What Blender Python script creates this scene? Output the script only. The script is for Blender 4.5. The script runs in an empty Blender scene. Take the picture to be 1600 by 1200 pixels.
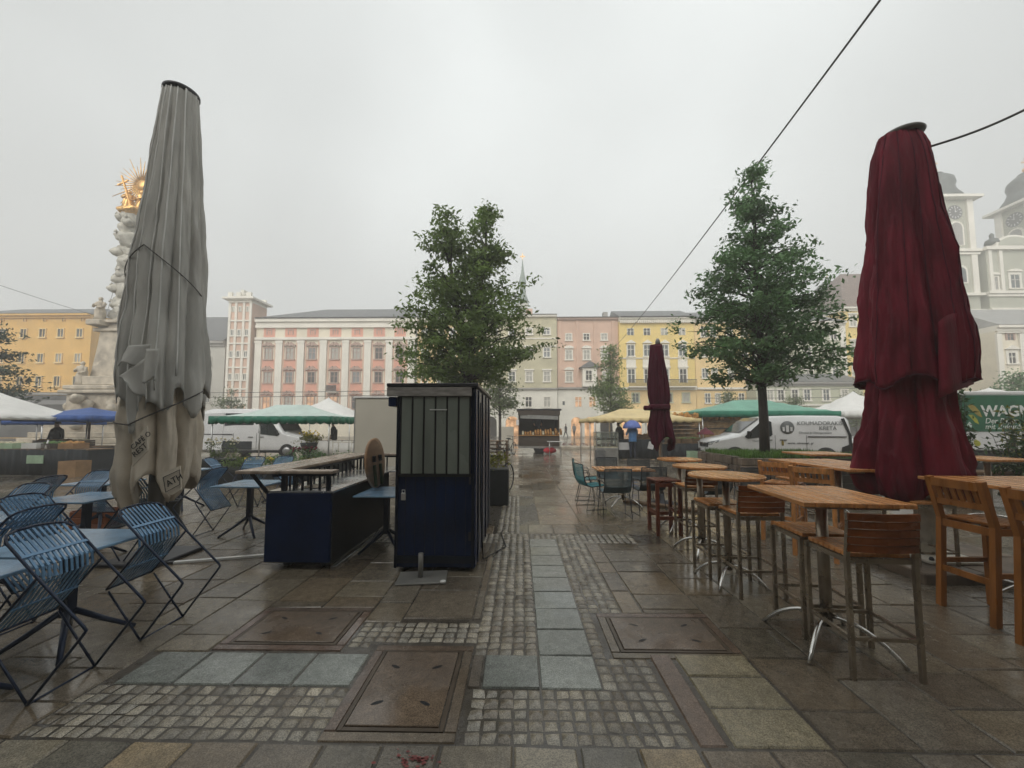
import bpy, bmesh, math, random
from mathutils import Vector, Matrix, Euler, noise
PI = math.pi; R = math.radians
S = bpy.context.scene
COL = S.collection
rnd = random.Random(7)
HAZE = .0062

# ------------------------------------------------------------------ camera
F = 620.0; CX, CY = 800.0, 621.0; H = 1.6
PITCH = math.atan(43 / 620.0); YAW = math.atan(12 / 620.0)
cd = bpy.data.cameras.new('camera'); cam = bpy.data.objects.new('camera', cd); COL.objects.link(cam)
cam.location = (0, 0, H); cam.rotation_euler = (PI / 2 + PITCH, 0, YAW)
cd.sensor_width = 36; cd.lens = 36 * F / 1600; cd.shift_y = 21 / 1600
cd.clip_start = 0.05; cd.clip_end = 1500
S.camera = cam
CM = Euler((PI / 2 + PITCH, 0, YAW)).to_matrix()
def ray(px, py): return CM @ Vector(((px - CX) / F, -(py - CY) / F, -1))
def G(px, py, z=0.0):                      # photo pixel -> point on the level z
    d = ray(px, py); t = (z - H) / d.z
    return Vector((d.x * t, d.y * t, z))
def V(px, py, D):                          # photo pixel -> point at distance y = D
    d = ray(px, py); t = D / d.y
    return Vector((d.x * t, D, H + d.z * t))
def X(px, D): return V(px, 664, D).x
def Z(py, D): return V(812, py, D).z

# ------------------------------------------------------------------ materials
def nt(name):
    m = bpy.data.materials.new(name); m.use_nodes = True
    n = m.node_tree.nodes; l = m.node_tree.links
    return m, n, l, n['Principled BSDF']
def pm(name, col, rough=.5, metal=0., var=.18, scale=4., bump=0., bscale=60., spec=.3, coat=0., stretch=None, rvar=0., attr=False, trans=0., dirt=None):
    m, n, l, b = nt(name)
    tc = n.new('ShaderNodeTexCoord'); mp = n.new('ShaderNodeMapping')
    l.new(tc.outputs['Object'], mp.inputs[0])
    if stretch: mp.inputs['Scale'].default_value = stretch
    nz = n.new('ShaderNodeTexNoise'); nz.inputs['Scale'].default_value = scale; nz.inputs['Detail'].default_value = 6
    l.new(mp.outputs[0], nz.inputs['Vector'])
    mr = n.new('ShaderNodeMapRange'); mr.inputs[1].default_value = .3; mr.inputs[2].default_value = .7
    mr.inputs[3].default_value = 1 - var; mr.inputs[4].default_value = 1 + var
    l.new(nz.outputs[0], mr.inputs[0])
    mx = n.new('ShaderNodeMix'); mx.data_type = 'RGBA'; mx.blend_type = 'MULTIPLY'; mx.inputs[0].default_value = 1
    mx.inputs[6].default_value = (*col, 1)
    if attr:
        at = n.new('ShaderNodeAttribute'); at.attribute_name = 'tint'
        l.new(at.outputs['Color'], mx.inputs[6])
    l.new(mr.outputs[0], mx.inputs[7])
    out = mx.outputs[2]
    if dirt:                               # (colour, scale, threshold, amount): stains with their own shape
        dn = n.new('ShaderNodeTexNoise'); dn.inputs['Scale'].default_value = dirt[1]; dn.inputs['Detail'].default_value = 8
        l.new(mp.outputs[0], dn.inputs['Vector'])
        dr = n.new('ShaderNodeMapRange'); dr.inputs[1].default_value = dirt[2]; dr.inputs[2].default_value = dirt[2] + .18; dr.inputs[4].default_value = dirt[3]
        l.new(dn.outputs[0], dr.inputs[0])
        m2 = n.new('ShaderNodeMix'); m2.data_type = 'RGBA'; m2.inputs[7].default_value = (*dirt[0], 1)
        l.new(dr.outputs[0], m2.inputs[0]); l.new(out, m2.inputs[6]); out = m2.outputs[2]
    l.new(out, b.inputs['Base Color'])
    b.inputs['Roughness'].default_value = rough; b.inputs['Metallic'].default_value = metal
    b.inputs['Specular IOR Level'].default_value = spec; b.inputs['Coat Weight'].default_value = coat; b.inputs['Coat Roughness'].default_value = .08
    if rvar:
        r2 = n.new('ShaderNodeMapRange'); r2.inputs[1].default_value = .35; r2.inputs[2].default_value = .65
        r2.inputs[3].default_value = max(.03, rough - rvar); r2.inputs[4].default_value = min(1, rough + rvar)
        nz2 = n.new('ShaderNodeTexNoise'); nz2.inputs['Scale'].default_value = scale * .6; nz2.inputs['Detail'].default_value = 5
        l.new(mp.outputs[0], nz2.inputs['Vector']); l.new(nz2.outputs[0], r2.inputs[0]); l.new(r2.outputs[0], b.inputs['Roughness'])
    if bump:
        bn = n.new('ShaderNodeTexNoise'); bn.inputs['Scale'].default_value = bscale; bn.inputs['Detail'].default_value = 5
        l.new(mp.outputs[0], bn.inputs['Vector'])
        bu = n.new('ShaderNodeBump'); bu.inputs['Strength'].default_value = bump; bu.inputs['Distance'].default_value = .02
        l.new(bn.outputs[0], bu.inputs['Height']); l.new(bu.outputs[0], b.inputs['Normal'])
    if trans:
        tr = n.new('ShaderNodeBsdfTranslucent'); l.new(out, tr.inputs[0])
        ms = n.new('ShaderNodeMixShader'); ms.inputs[0].default_value = trans
        l.new(b.outputs[0], ms.inputs[1]); l.new(tr.outputs[0], ms.inputs[2])
        l.new(ms.outputs[0], n['Material Output'].inputs[0])
    return m
def glow(name, col, strength, scale=3.):
    m, n, l, b = nt(name)
    tc = n.new('ShaderNodeTexCoord'); nz = n.new('ShaderNodeTexNoise'); nz.inputs['Scale'].default_value = scale
    l.new(tc.outputs['Object'], nz.inputs['Vector'])
    cr = n.new('ShaderNodeValToRGB'); cr.color_ramp.elements[0].position = .35; cr.color_ramp.elements[1].position = .65
    cr.color_ramp.elements[0].color = (col[0] * .35, col[1] * .3, col[2] * .25, 1); cr.color_ramp.elements[1].color = (*col, 1)
    l.new(nz.outputs[0], cr.inputs[0]); l.new(cr.outputs[0], b.inputs['Emission Color']); b.inputs['Emission Strength'].default_value = strength
    b.inputs['Base Color'].default_value = (.1, .07, .05, 1); b.inputs['Roughness'].default_value = .2
    return m
def glass(name, col, rough=.05):
    return pm(name, col, rough, 0, .35, 1.2, spec=.7)

M = {}
M['navy'] = pm('navy_paint', (.004, .013, .05), .26, var=.3, scale=3, bump=.06, bscale=25, spec=.14)
M['navy_trim'] = pm('navy_trim', (.004, .007, .016), .3, var=.3, spec=.2)
M['fascia'] = pm('weathered_fascia', (.32, .3, .28), .5, var=.35, scale=6, stretch=(1, 1, 4))
M['panel'] = pm('grey_green_panel', (.2, .225, .195), .3, var=.28, scale=2.2, stretch=(1, 1, .35), rvar=.1, spec=.45)
M['black'] = pm('black_rubber', (.012, .012, .013), .45, var=.3)
M['darkmetal'] = pm('dark_metal', (.05, .05, .055), .4, .6, .2)
M['steel'] = pm('wet_steel', (.55, .55, .54), .22, .9, .15, 3, rvar=.1)
M['chrome'] = pm('polished_steel', (.62, .61, .58), .2, 1., .15, 8, rvar=.08)
M['brushed'] = pm('brushed_steel', (.34, .285, .22), .3, .75, .25, 9, rvar=.1)
M['teak'] = pm('wet_teak', (.56, .25, .085), .22, var=.34, scale=3.2, stretch=(9, 1.0, 3), bump=.2, bscale=18, rvar=.14, dirt=((.2, .09, .03), 2.5, .6, .5))
M['teak_dark'] = pm('dark_teak', (.2, .06, .016), .34, var=.35, scale=3.5, stretch=(1.0, 8, 3), bump=.2, bscale=18, rvar=.12)
M['oak'] = pm('golden_wood', (.3, .115, .026), .34, var=.3, scale=3, stretch=(4, 4, .7), bump=.15, bscale=14, rvar=.1)
M['redwood'] = pm('red_brown_wood', (.15, .04, .018), .36, var=.3, scale=4, stretch=(5, 5, .7), bump=.15)
M['ledge'] = pm('wet_counter_wood', (.34, .27, .215), .2, var=.3, scale=3, stretch=(4, 1, 2), rvar=.14, bump=.15, bscale=20)
M['ply'] = pm('plywood_disc', (.42, .25, .14), .45, var=.18, scale=3, stretch=(1, 1, 5))
M['bluepaint'] = pm('blue_metal_paint', (.13, .25, .4), .24, .1, .25, 6, rvar=.12)
M['bluetop'] = pm('wet_blue_tabletop', (.19, .32, .46), .13, var=.25, scale=4, rvar=.1, bump=.12, bscale=50)
M['navyleg'] = pm('dark_blue_leg', (.018, .028, .055), .32, .2, .25)
M['tealstrap'] = pm('teal_strap', (.03, .23, .26), .4, var=.25)
M['greystrap'] = pm('blue_grey_strap', (.1, .15, .165), .4, var=.25)
M['darkstrap'] = pm('charcoal_strap', (.06, .075, .08), .4, var=.25)
M['rod'] = pm('dark_rod', (.03, .03, .035), .35, .5, .2)
M['grey_cloth'] = pm('grey_canvas', (.5, .49, .455), .8, var=.2, scale=2.5, stretch=(1.5, 1.5, .5), bump=.35, bscale=14, dirt=((.16, .125, .1), 1.3, .58, .6))
M['pale_cloth'] = pm('pale_canvas', (.62, .55, .45), .8, var=.16, scale=3, bump=.3, bscale=16, dirt=((.24, .17, .12), 2.0, .6, .5))
M['piping'] = pm('pale_piping', (.72, .72, .69), .7, var=.1)
M['red_cloth'] = pm('wine_canvas', (.15, .012, .025), .6, var=.4, scale=3, stretch=(2.2, 2.2, .35), bump=.45, bscale=22, spec=.12, dirt=((.06, .005, .011), 1.6, .56, .5))
M['plum_cloth'] = pm('plum_canvas', (.075, .011, .024), .65, var=.3, scale=3, stretch=(1.5, 1.5, .5), bump=.35, bscale=16, spec=.12)
M['capmetal'] = pm('cap_metal', (.06, .06, .065), .4, .5, .2)
M['post_grey'] = pm('grey_post_paint', (.2, .195, .18), .42, .2, .2)
M['post_white'] = pm('peeling_white_paint', (.6, .56, .48), .55, var=.18, scale=9, bump=.3, bscale=40, dirt=((.2, .13, .08), 7, .6, .85))
M['rope'] = pm('dark_rope', (.09, .085, .08), .8)
M['ink'] = pm('black_print', (.02, .02, .02), .7)
M['white'] = pm('white_paint', (.72, .72, .7), .32, var=.06, scale=2, coat=.4)
M['vanwhite'] = pm('white_van_paint', (.74, .74, .735), .25, var=.07, scale=1.5, coat=.6)
M['vanlow'] = pm('road_grimed_white', (.62, .6, .57), .4, var=.12, scale=3)
M['offwhite'] = pm('cream_panel', (.6, .565, .48), .45, var=.06, scale=1.2)
M['glass'] = pm('dark_vehicle_glass', (.018, .024, .025), .06, var=.3, scale=1.5, spec=.8)
M['lamp'] = pm('headlamp_glass', (.35, .37, .38), .12, .4, .3, 12)
M['grille'] = pm('black_grille', (.02, .02, .022), .3, var=.3)
M['tyre'] = pm('tyre', (.02, .02, .02), .7, var=.3)
M['rim'] = pm('wheel_rim', (.35, .35, .35), .35, .7, .2)
M['greysign'] = pm('grey_lettering', (.16, .17, .17), .5)
M['signgreen'] = pm('sign_green', (.012, .11, .05), .35, var=.3, scale=2.5)
M['leafprint'] = pm('printed_leaf', (.42, .42, .05), .5, var=.25)
M['cornprint'] = pm('printed_husk', (.4, .3, .06), .5, var=.3)
M['letterwhite'] = pm('white_lettering', (.75, .75, .72), .5, var=.05)
M['greencanopy'] = pm('green_canopy', (.02, .17, .105), .5, var=.2, scale=2, bump=.2, bscale=8)
M['palegreen'] = pm('pale_green_canopy', (.56, .66, .61), .55, var=.12, scale=2, bump=.2, bscale=8)
M['creamcanopy'] = pm('cream_canopy', (.68, .54, .28), .55, var=.12, scale=2, bump=.2, bscale=8)
M['whitecanopy'] = pm('white_canopy', (.72, .71, .68), .55, var=.07, scale=2, bump=.2, bscale=8)
M['bluecanopy'] = pm('blue_canopy', (.03, .09, .3), .5, var=.25, scale=2, bump=.2, bscale=8)
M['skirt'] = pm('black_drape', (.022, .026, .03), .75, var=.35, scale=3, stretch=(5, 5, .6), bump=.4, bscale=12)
M['alu'] = pm('aluminium_pole', (.55, .55, .54), .35, .8, .15)
M['timber'] = pm('old_timber', (.16, .1, .055), .7, var=.35, scale=4, stretch=(1, 4, 4), bump=.3, bscale=20)
M['darktimber'] = pm('dark_boarding', (.065, .05, .038), .5, var=.4, scale=4, stretch=(.6, 3, 9), bump=.35, bscale=20)
M['cardboard'] = pm('brown_carton', (.34, .21, .11), .7, var=.2)
M['paper'] = pm('paper_sheet', (.72, .72, .72), .6, var=.05)
M['soil'] = pm('soil', (.03, .022, .015), .9, var=.4, bump=.6, bscale=30)
M['terracotta'] = pm('terracotta', (.3, .1, .04), .6, var=.25)
M['darkpot'] = pm('dark_pot', (.02, .022, .022), .45, var=.3)
M['gold'] = pm('gilded_metal', (.74, .45, .17), .38, .75, .3, 7)
M['stone'] = pm('pale_carved_stone', (.52, .46, .37), .75, var=.25, scale=2.2, bump=.6, bscale=7, dirt=((.17, .15, .13), 1.6, .55, .6))
M['stonegrey'] = pm('grey_carved_stone', (.48, .46, .4), .75, var=.28, scale=2.2, bump=.7, bscale=6, dirt=((.13, .125, .115), 2.4, .54, .65))
M['bark'] = pm('wet_bark', (.045, .036, .028), .6, var=.45, scale=7, stretch=(3, 3, .6), bump=.8, bscale=26)
M['leaf'] = pm('linden_leaf', (.15, .22, .06), .42, var=.55, scale=1.1, trans=.4, spec=.4)
M['leaf2'] = pm('dark_linden_leaf', (.12, .225, .088), .42, var=.55, scale=1.1, trans=.3, spec=.4)
M['leafpale'] = pm('pale_leaf', (.12, .16, .06), .45, var=.4, scale=1.1, trans=.35)
M['leafdark'] = pm('evergreen_needles', (.025, .05, .03), .5, var=.4, scale=1.2, trans=.15)
M['leafglossy'] = pm('glossy_shrub_leaf', (.035, .075, .018), .24, var=.5, scale=3, trans=.2)
M['leafyellow'] = pm('yellow_green_leaf', (.17, .17, .02), .4, var=.4, scale=3, trans=.3)
M['grass'] = pm('grass_blade', (.09, .19, .025), .45, var=.4, scale=4, trans=.3)
M['petal_y'] = pm('yellow_petal', (.7, .5, .05), .6)
M['petal_r'] = pm('dark_red_petal', (.12, .012, .025), .6, var=.4)
M['petal_w'] = pm('cream_petal', (.6, .55, .4), .6, var=.3)
M['plantstone'] = pm('rubble_planter_stone', (.15, .115, .085), .55, var=.45, scale=3.5, bump=.9, bscale=6, rvar=.15)
M['planttimber'] = pm('dark_planter_boards', (.03, .024, .018), .45, var=.4, scale=3, stretch=(1, 1, 7), bump=.4, bscale=9)
M['skin'] = pm('skin', (.45, .27, .2), .5, var=.08)
M['hair'] = pm('dark_hair', (.02, .015, .012), .6)
M['cloth_black'] = pm('black_clothing', (.018, .018, .02), .8, var=.3, scale=8)
M['cloth_navy'] = pm('navy_clothing', (.02, .028, .055), .8, var=.3, scale=8)
M['cloth_blue'] = pm('blue_jacket', (.09, .22, .46), .7, var=.2, scale=8)
M['cloth_grey'] = pm('grey_clothing', (.16, .16, .16), .8, var=.25, scale=8)
M['umbrella_blue'] = pm('blue_umbrella_cloth', (.13, .19, .5), .45, var=.15)
M['apron'] = pm('pale_apron', (.5, .5, .48), .7, var=.12)
M['veg'] = pm('green_produce', (.07, .14, .03), .5, var=.6, scale=6, bump=.5, bscale=20)
M['bread'] = pm('bread_crust', (.45, .23, .07), .6, var=.4, scale=9, bump=.4)
M['redcloth'] = pm('red_plastic', (.5, .03, .045), .45, var=.2)
M['limecrate'] = pm('pale_green_crate', (.4, .55, .38), .5, var=.2)
M['produce_brown'] = pm('brown_goods', (.27, .17, .08), .7, var=.5, scale=5, bump=.6, bscale=9)

# ------------------------------------------------------------------ mesh helpers
class MB:
    def __init__(s): s.v = []; s.f = []; s.m = []; s.sm = []
    def add(s, vs, fs, mi=0, smooth=False):
        o = len(s.v); s.v += [tuple(v) for v in vs]
        for f in fs: s.f.append([i + o for i in f]); s.m.append(mi); s.sm.append(smooth)
        return s
    def box(s, x0, x1, y0, y1, z0, z1, mi=0, T=None):
        vs = [Vector((x, y, z)) for z in (z0, z1) for y in (y0, y1) for x in (x0, x1)]
        if T: vs = [T @ v for v in vs]
        return s.add(vs, [(0, 2, 3, 1), (4, 5, 7, 6), (0, 1, 5, 4), (2, 6, 7, 3), (0, 4, 6, 2), (1, 3, 7, 5)], mi)
    def bbox(s, x0, x1, y0, y1, z0, z1, b=.01, mi=0, T=None):      # box with all edges chamfered
        c = ((x0 + x1) / 2, (y0 + y1) / 2, (z0 + z1) / 2); h = ((x1 - x0) / 2, (y1 - y0) / 2, (z1 - z0) / 2)
        b = min(b, .45 * min(h))
        bm = bmesh.new(); bmesh.ops.create_cube(bm, size=2)
        for v in bm.verts: v.co = Vector((c[0] + v.co.x * h[0], c[1] + v.co.y * h[1], c[2] + v.co.z * h[2]))
        bmesh.ops.bevel(bm, geom=bm.edges[:], offset=b, segments=1, affect='EDGES')
        bm.verts.index_update()
        vs = [T @ v.co if T else v.co.copy() for v in bm.verts]
        s.add(vs, [[v.index for v in f.verts] for f in bm.faces], mi); bm.free(); return s
    def beam(s, a, b, w, h, mi=0, up=(0, 0, 1)):                     # rectangular bar from a to b
        a = Vector(a); b = Vector(b); d = (b - a).normalized(); u = Vector(up)
        if abs(d.dot(u)) > .98: u = Vector((0, 1, 0))
        r = d.cross(u).normalized(); u = r.cross(d).normalized()
        vs = [p + r * (i * w / 2) + u * (j * h / 2) for p in (a, b) for i, j in ((-1, -1), (1, -1), (1, 1), (-1, 1))]
        return s.add(vs, [(0, 3, 2, 1), (4, 5, 6, 7), (0, 1, 5, 4), (1, 2, 6, 5), (2, 3, 7, 6), (3, 0, 4, 7)], mi)
    def tube(s, pts, r, n=8, mi=0, cap=True, smooth=True):
        pts = [Vector(p) for p in pts]; N = len(pts)
        rs = r if isinstance(r, (list, tuple)) else [r] * N
        vs = []; t0 = (pts[1] - pts[0]).normalized()
        u = Vector((0, 0, 1)) if abs(t0.z) < .9 else Vector((1, 0, 0))
        u = (u - t0 * u.dot(t0)).normalized()
        for i in range(N):
            if i == 0: t = t0
            elif i == N - 1: t = (pts[-1] - pts[-2]).normalized()
            else:
                t = (pts[i + 1] - pts[i]).normalized() + (pts[i] - pts[i - 1]).normalized()
                t = t.normalized() if t.length > 1e-6 else (pts[i + 1] - pts[i]).normalized()
            u = (u - t * u.dot(t))
            u = u.normalized() if u.length > 1e-6 else t.orthogonal().normalized()
            w = t.cross(u)
            for k in range(n):
                a = 2 * PI * k / n; vs.append(pts[i] + (u * math.cos(a) + w * math.sin(a)) * rs[i])
        fs = [(i * n + k, i * n + (k + 1) % n, (i + 1) * n + (k + 1) % n, (i + 1) * n + k) for i in range(N - 1) for k in range(n)]
        if cap: fs += [tuple(reversed(range(n))), tuple(range((N - 1) * n, N * n))]
        return s.add(vs, fs, mi, smooth)
    def lathe(s, prof, c=(0, 0, 0), n=24, mi=0, T=None, smooth=True, fn=None):
        vs = []
        for r, z in prof:
            for k in range(n):
                a = 2 * PI * k / n
                rr = r * (fn(a, z) if fn else 1)
                v = Vector((rr * math.cos(a), rr * math.sin(a), z))
                v = (T @ v) if T else v
                vs.append(v + Vector(c))
        N = len(prof)
        fs = [(i * n + k, i * n + (k + 1) % n, (i + 1) * n + (k + 1) % n, (i + 1) * n + k) for i in range(N - 1) for k in range(n)]
        fs += [tuple(reversed(range(n))), tuple(range((N - 1) * n, N * n))]
        return s.add(vs, fs, mi, smooth)
    def prism(s, poly, a, b, mi=0, f=None):                          # polygon (2-D) extruded from level a to b, f maps (u, v, w)
        f = f or (lambda u, v, w: (u, w, v))
        n = len(poly); vs = [f(u, v, w) for w in (a, b) for u, v in poly]
        fs = [tuple(range(n)), tuple(reversed(range(n, 2 * n)))] + [(i, n + i, n + (i + 1) % n, (i + 1) % n) for i in range(n)]
        return s.add(vs, fs, mi)
    def ball(s, c, r, mi=0, n=8, sq=(1, 1, 1)):
        prof = [(r * math.sin(PI * i / n) + 1e-4, -r * math.cos(PI * i / n)) for i in range(n + 1)]
        T = Matrix.Diagonal((*sq, 1)).to_3x3()
        return s.lathe(prof, c, max(8, n + 2), mi, T)
    def build(s, name, mats, parent=None, loc=None, smooth=None, fix=True):
        me = bpy.data.meshes.new(name); me.from_pydata(s.v, [], s.f); me.validate()
        mats = mats if isinstance(mats, (list, tuple)) else [mats]
        for m in mats: me.materials.append(M[m] if isinstance(m, str) else m)
        if len(me.polygons) == len(s.m):
            me.polygons.foreach_set('material_index', s.m)
            me.polygons.foreach_set('use_smooth', [bool(x) if smooth is None else smooth for x in s.sm])
        if fix:
            bm = bmesh.new(); bm.from_mesh(me); bmesh.ops.recalc_face_normals(bm, faces=bm.faces[:]); bm.to_mesh(me); bm.free()
        o = bpy.data.objects.new(name, me); COL.objects.link(o)
        if parent: o.parent = parent
        if loc is not None: o.location = loc
        return o
def tag(o, label=None, cat=None, group=None, kind=None):
    if label: o['label'] = label
    if cat: o['category'] = cat
    if group: o['group'] = group
    if kind: o['kind'] = kind
    return o
def thing(name, label, cat, loc=(0, 0, 0), rz=0, group=None):
    o = bpy.data.objects.new(name, None); COL.objects.link(o); o.empty_display_size = .2
    o.location = loc; o.rotation_euler = (0, 0, rz)
    return tag(o, label, cat, group)
def copy_tree(o, parent=None, label=None, loc=None, rot=None, group=None):
    c = o.copy(); COL.objects.link(c)
    if parent: c.parent = parent
    for ch in list(o.children): copy_tree(ch, c)
    if label: c['label'] = label
    if group: c['group'] = group
    if loc is not None: c.location = loc
    if rot is not None: c.rotation_euler = rot
    return c
def text_mesh(name, body, size, mat, parent, T, extrude=.002, align='LEFT', shear=0, bold=0, label=None):
    cu = bpy.data.curves.new(name, 'FONT'); cu.body = body; cu.size = size; cu.extrude = extrude; cu.align_x = align; cu.shear = shear; cu.offset = bold
    cu.resolution_u = 3
    t = bpy.data.objects.new(name, cu); COL.objects.link(t)
    dg = bpy.context.evaluated_depsgraph_get()
    me = bpy.data.meshes.new_from_object(t.evaluated_get(dg)); bpy.data.objects.remove(t); bpy.data.curves.remove(cu)
    me.materials.clear(); me.materials.append(M[mat])
    o = bpy.data.objects.new(name, me); COL.objects.link(o); me.transform(T)
    o.parent = parent
    if label: o['label'] = label
    return o
def fbm(p, sc=1.): return noise.fractal(Vector(p) * sc, 1., 2., 4)
# ------------------------------------------------------------------ world, sun, haze, render
w = bpy.data.worlds.new('World'); S.world = w; w.use_nodes = True
wn = w.node_tree.nodes; wl = w.node_tree.links; bg = wn['Background']
sky = wn.new('ShaderNodeTexSky'); sky.sky_type = 'NISHITA'; sky.sun_disc = False
SUN_EL, SUN_AZ = R(31), R(196)
sky.sun_elevation = SUN_EL; sky.sun_rotation = SUN_AZ; sky.air_density = 1; sky.dust_density = 3
hs = wn.new('ShaderNodeHueSaturation'); hs.inputs['Saturation'].default_value = .12
wl.new(sky.outputs[0], hs.inputs['Color'])
tcw = wn.new('ShaderNodeTexCoord'); nzw = wn.new('ShaderNodeTexNoise'); nzw.inputs['Scale'].default_value = 1.1; nzw.inputs['Detail'].default_value = 3; nzw.inputs['Roughness'].default_value = .45
wl.new(tcw.outputs['Generated'], nzw.inputs['Vector'])
mrw = wn.new('ShaderNodeMapRange'); mrw.inputs[1].default_value = .3; mrw.inputs[2].default_value = .7; mrw.inputs[3].default_value = 3.5; mrw.inputs[4].default_value = 6.9
wl.new(nzw.outputs[0], mrw.inputs[0])
grey = wn.new('ShaderNodeMix'); grey.data_type = 'RGBA'; grey.blend_type = 'MULTIPLY'; grey.inputs[0].default_value = 1
grey.inputs[6].default_value = (.955, 1.0, .995, 1); wl.new(mrw.outputs[0], grey.inputs[7])
mixw = wn.new('ShaderNodeMix'); mixw.data_type = 'RGBA'; mixw.inputs[0].default_value = .82
wl.new(hs.outputs[0], mixw.inputs[6]); wl.new(grey.outputs[2], mixw.inputs[7]); 
sx = wn.new('ShaderNodeSeparateXYZ'); wl.new(tcw.outputs['Generated'], sx.inputs[0])
ov = wn.new('ShaderNodeMapRange'); ov.inputs[1].default_value = 0.; ov.inputs[2].default_value = .75; ov.inputs[3].default_value = .8; ov.inputs[4].default_value = 1.12   # an overcast sky is brighter overhead
wl.new(sx.outputs['Z'], ov.inputs[0])
om = wn.new('ShaderNodeMix'); om.data_type = 'RGBA'; om.blend_type = 'MULTIPLY'; om.inputs[0].default_value = 1
wl.new(mixw.outputs[2], om.inputs[6]); wl.new(ov.outputs[0], om.inputs[7]); wl.new(om.outputs[2], bg.inputs['Color'])
bg.inputs['Strength'].default_value = .12
sd = bpy.data.lights.new('sun', 'SUN'); sd.energy = 2.3; sd.angle = R(60); sd.color = (1, .96, .9)
so = bpy.data.objects.new('sun', sd); COL.objects.link(so)
# sun in the direction azimuth SUN_AZ (from +Y, clockwise), i.e. behind and left of the camera
sdir = Vector((math.sin(SUN_AZ) * math.cos(SUN_EL), math.cos(SUN_AZ) * math.cos(SUN_EL), math.sin(SUN_EL)))
so.rotation_euler = sdir.to_track_quat('Z', 'Y').to_euler(); so.location = (0, -20, 40)
S.view_settings.view_transform = 'Standard'; S.view_settings.look = 'None'; S.view_settings.gamma = 1; S.view_settings.exposure = .6
S.cycles.volume_bounces = 1; S.cycles.max_bounces = 6; S.cycles.use_denoising = True
S.cycles.volume_step_rate = 4; S.cycles.caustics_reflective = False; S.cycles.caustics_refractive = False
m, n, l, b = nt('haze_air'); n.remove(b)
pv = n.new('ShaderNodeVolumePrincipled'); pv.inputs['Color'].default_value = (.87, .865, .85, 1); pv.inputs['Density'].default_value = HAZE
pv.inputs['Anisotropy'].default_value = .2
l.new(pv.outputs[0], n['Material Output'].inputs['Volume'])
hz = MB().box(-170, 170, -60, 160, -1.2, 62).build('haze', m)
tag(hz, 'grey rain haze filling the whole square', 'haze', kind='stuff')

# ------------------------------------------------------------------ ground and paving
def wet_stone(name, wetcol, base_rough=(.035, .2), attr=True):
    m, n, l, b = nt(name)
    tc = n.new('ShaderNodeTexCoord'); geo = tc.outputs['Object']
    if attr:
        at = n.new('ShaderNodeAttribute'); at.attribute_name = 'tint'; base = at.outputs['Color']
    else:
        rgb = n.new('ShaderNodeRGB'); rgb.outputs[0].default_value = (*wetcol, 1); base = rgb.outputs[0]
    def noi(sc, det=6, ro=.6):
        z = n.new('ShaderNodeTexNoise'); z.inputs['Scale'].default_value = sc; z.inputs['Detail'].default_value = det; z.inputs['Roughness'].default_value = ro
        l.new(geo, z.inputs['Vector']); return z.outputs[0]
    def rng(o, a, bb, c, d):
        r = n.new('ShaderNodeMapRange'); r.inputs[1].default_value = a; r.inputs[2].default_value = bb; r.inputs[3].default_value = c; r.inputs[4].default_value = d
        l.new(o, r.inputs[0]); return r.outputs[0]
    def mul(a, f):
        x = n.new('ShaderNodeMix'); x.data_type = 'RGBA'; x.blend_type = 'MULTIPLY'; x.inputs[0].default_value = 1
        l.new(a, x.inputs[6]); l.new(f, x.inputs[7]); return x.outputs[2]
    c = mul(base, rng(noi(1.1), .3, .7, .72, 1.28))
    c = mul(c, rng(noi(14, 8, .7), .3, .7, .7, 1.3))
    sp = n.new('ShaderNodeTexNoise'); sp.inputs['Scale'].default_value = 160; sp.inputs['Detail'].default_value = 2; l.new(geo, sp.inputs['Vector'])
    c = mul(c, rng(sp.outputs[0], .32, .68, .6, 1.5))
    l.new(c, b.inputs['Base Color'])
    pud = rng(noi(.75, 5), .46, .58, 0, 1)
    rr = n.new('ShaderNodeMix'); rr.data_type = 'FLOAT'; l.new(pud, rr.inputs[0]); rr.inputs[3].default_value = base_rough[0]
    l.new(rng(noi(9, 6), .35, .65, base_rough[1] - .1, base_rough[1] + .1), rr.inputs[2])
    l.new(rr.outputs[0], b.inputs['Roughness'])
    bu = n.new('ShaderNodeBump'); bu.inputs['Distance'].default_value = .012
    l.new(rng(pud, 0, 1, .34, .06), bu.inputs['Strength']); l.new(noi(42, 6, .65), bu.inputs['Height'])
    b2 = n.new('ShaderNodeBump'); b2.inputs['Distance'].default_value = .05; b2.inputs['Strength'].default_value = .03
    l.new(noi(4, 4), b2.inputs['Height']); l.new(bu.outputs[0], b2.inputs['Normal'])
    l.new(b2.outputs[0], b.inputs['Normal'])
    b.inputs['Specular IOR Level'].default_value = .6
    return m
M['paving'] = wet_stone('wet_paving_stone', None)
M['joint'] = wet_stone('wet_joint_sand', (.06, .05, .038), (.08, .35), attr=False)
g = MB(); g.add([(-165, -55, 0), (165, -55, 0), (165, 155, 0), (-165, 155, 0)], [(0, 1, 2, 3)])
tag(g.build('ground', 'joint', fix=False), kind='structure')

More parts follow.
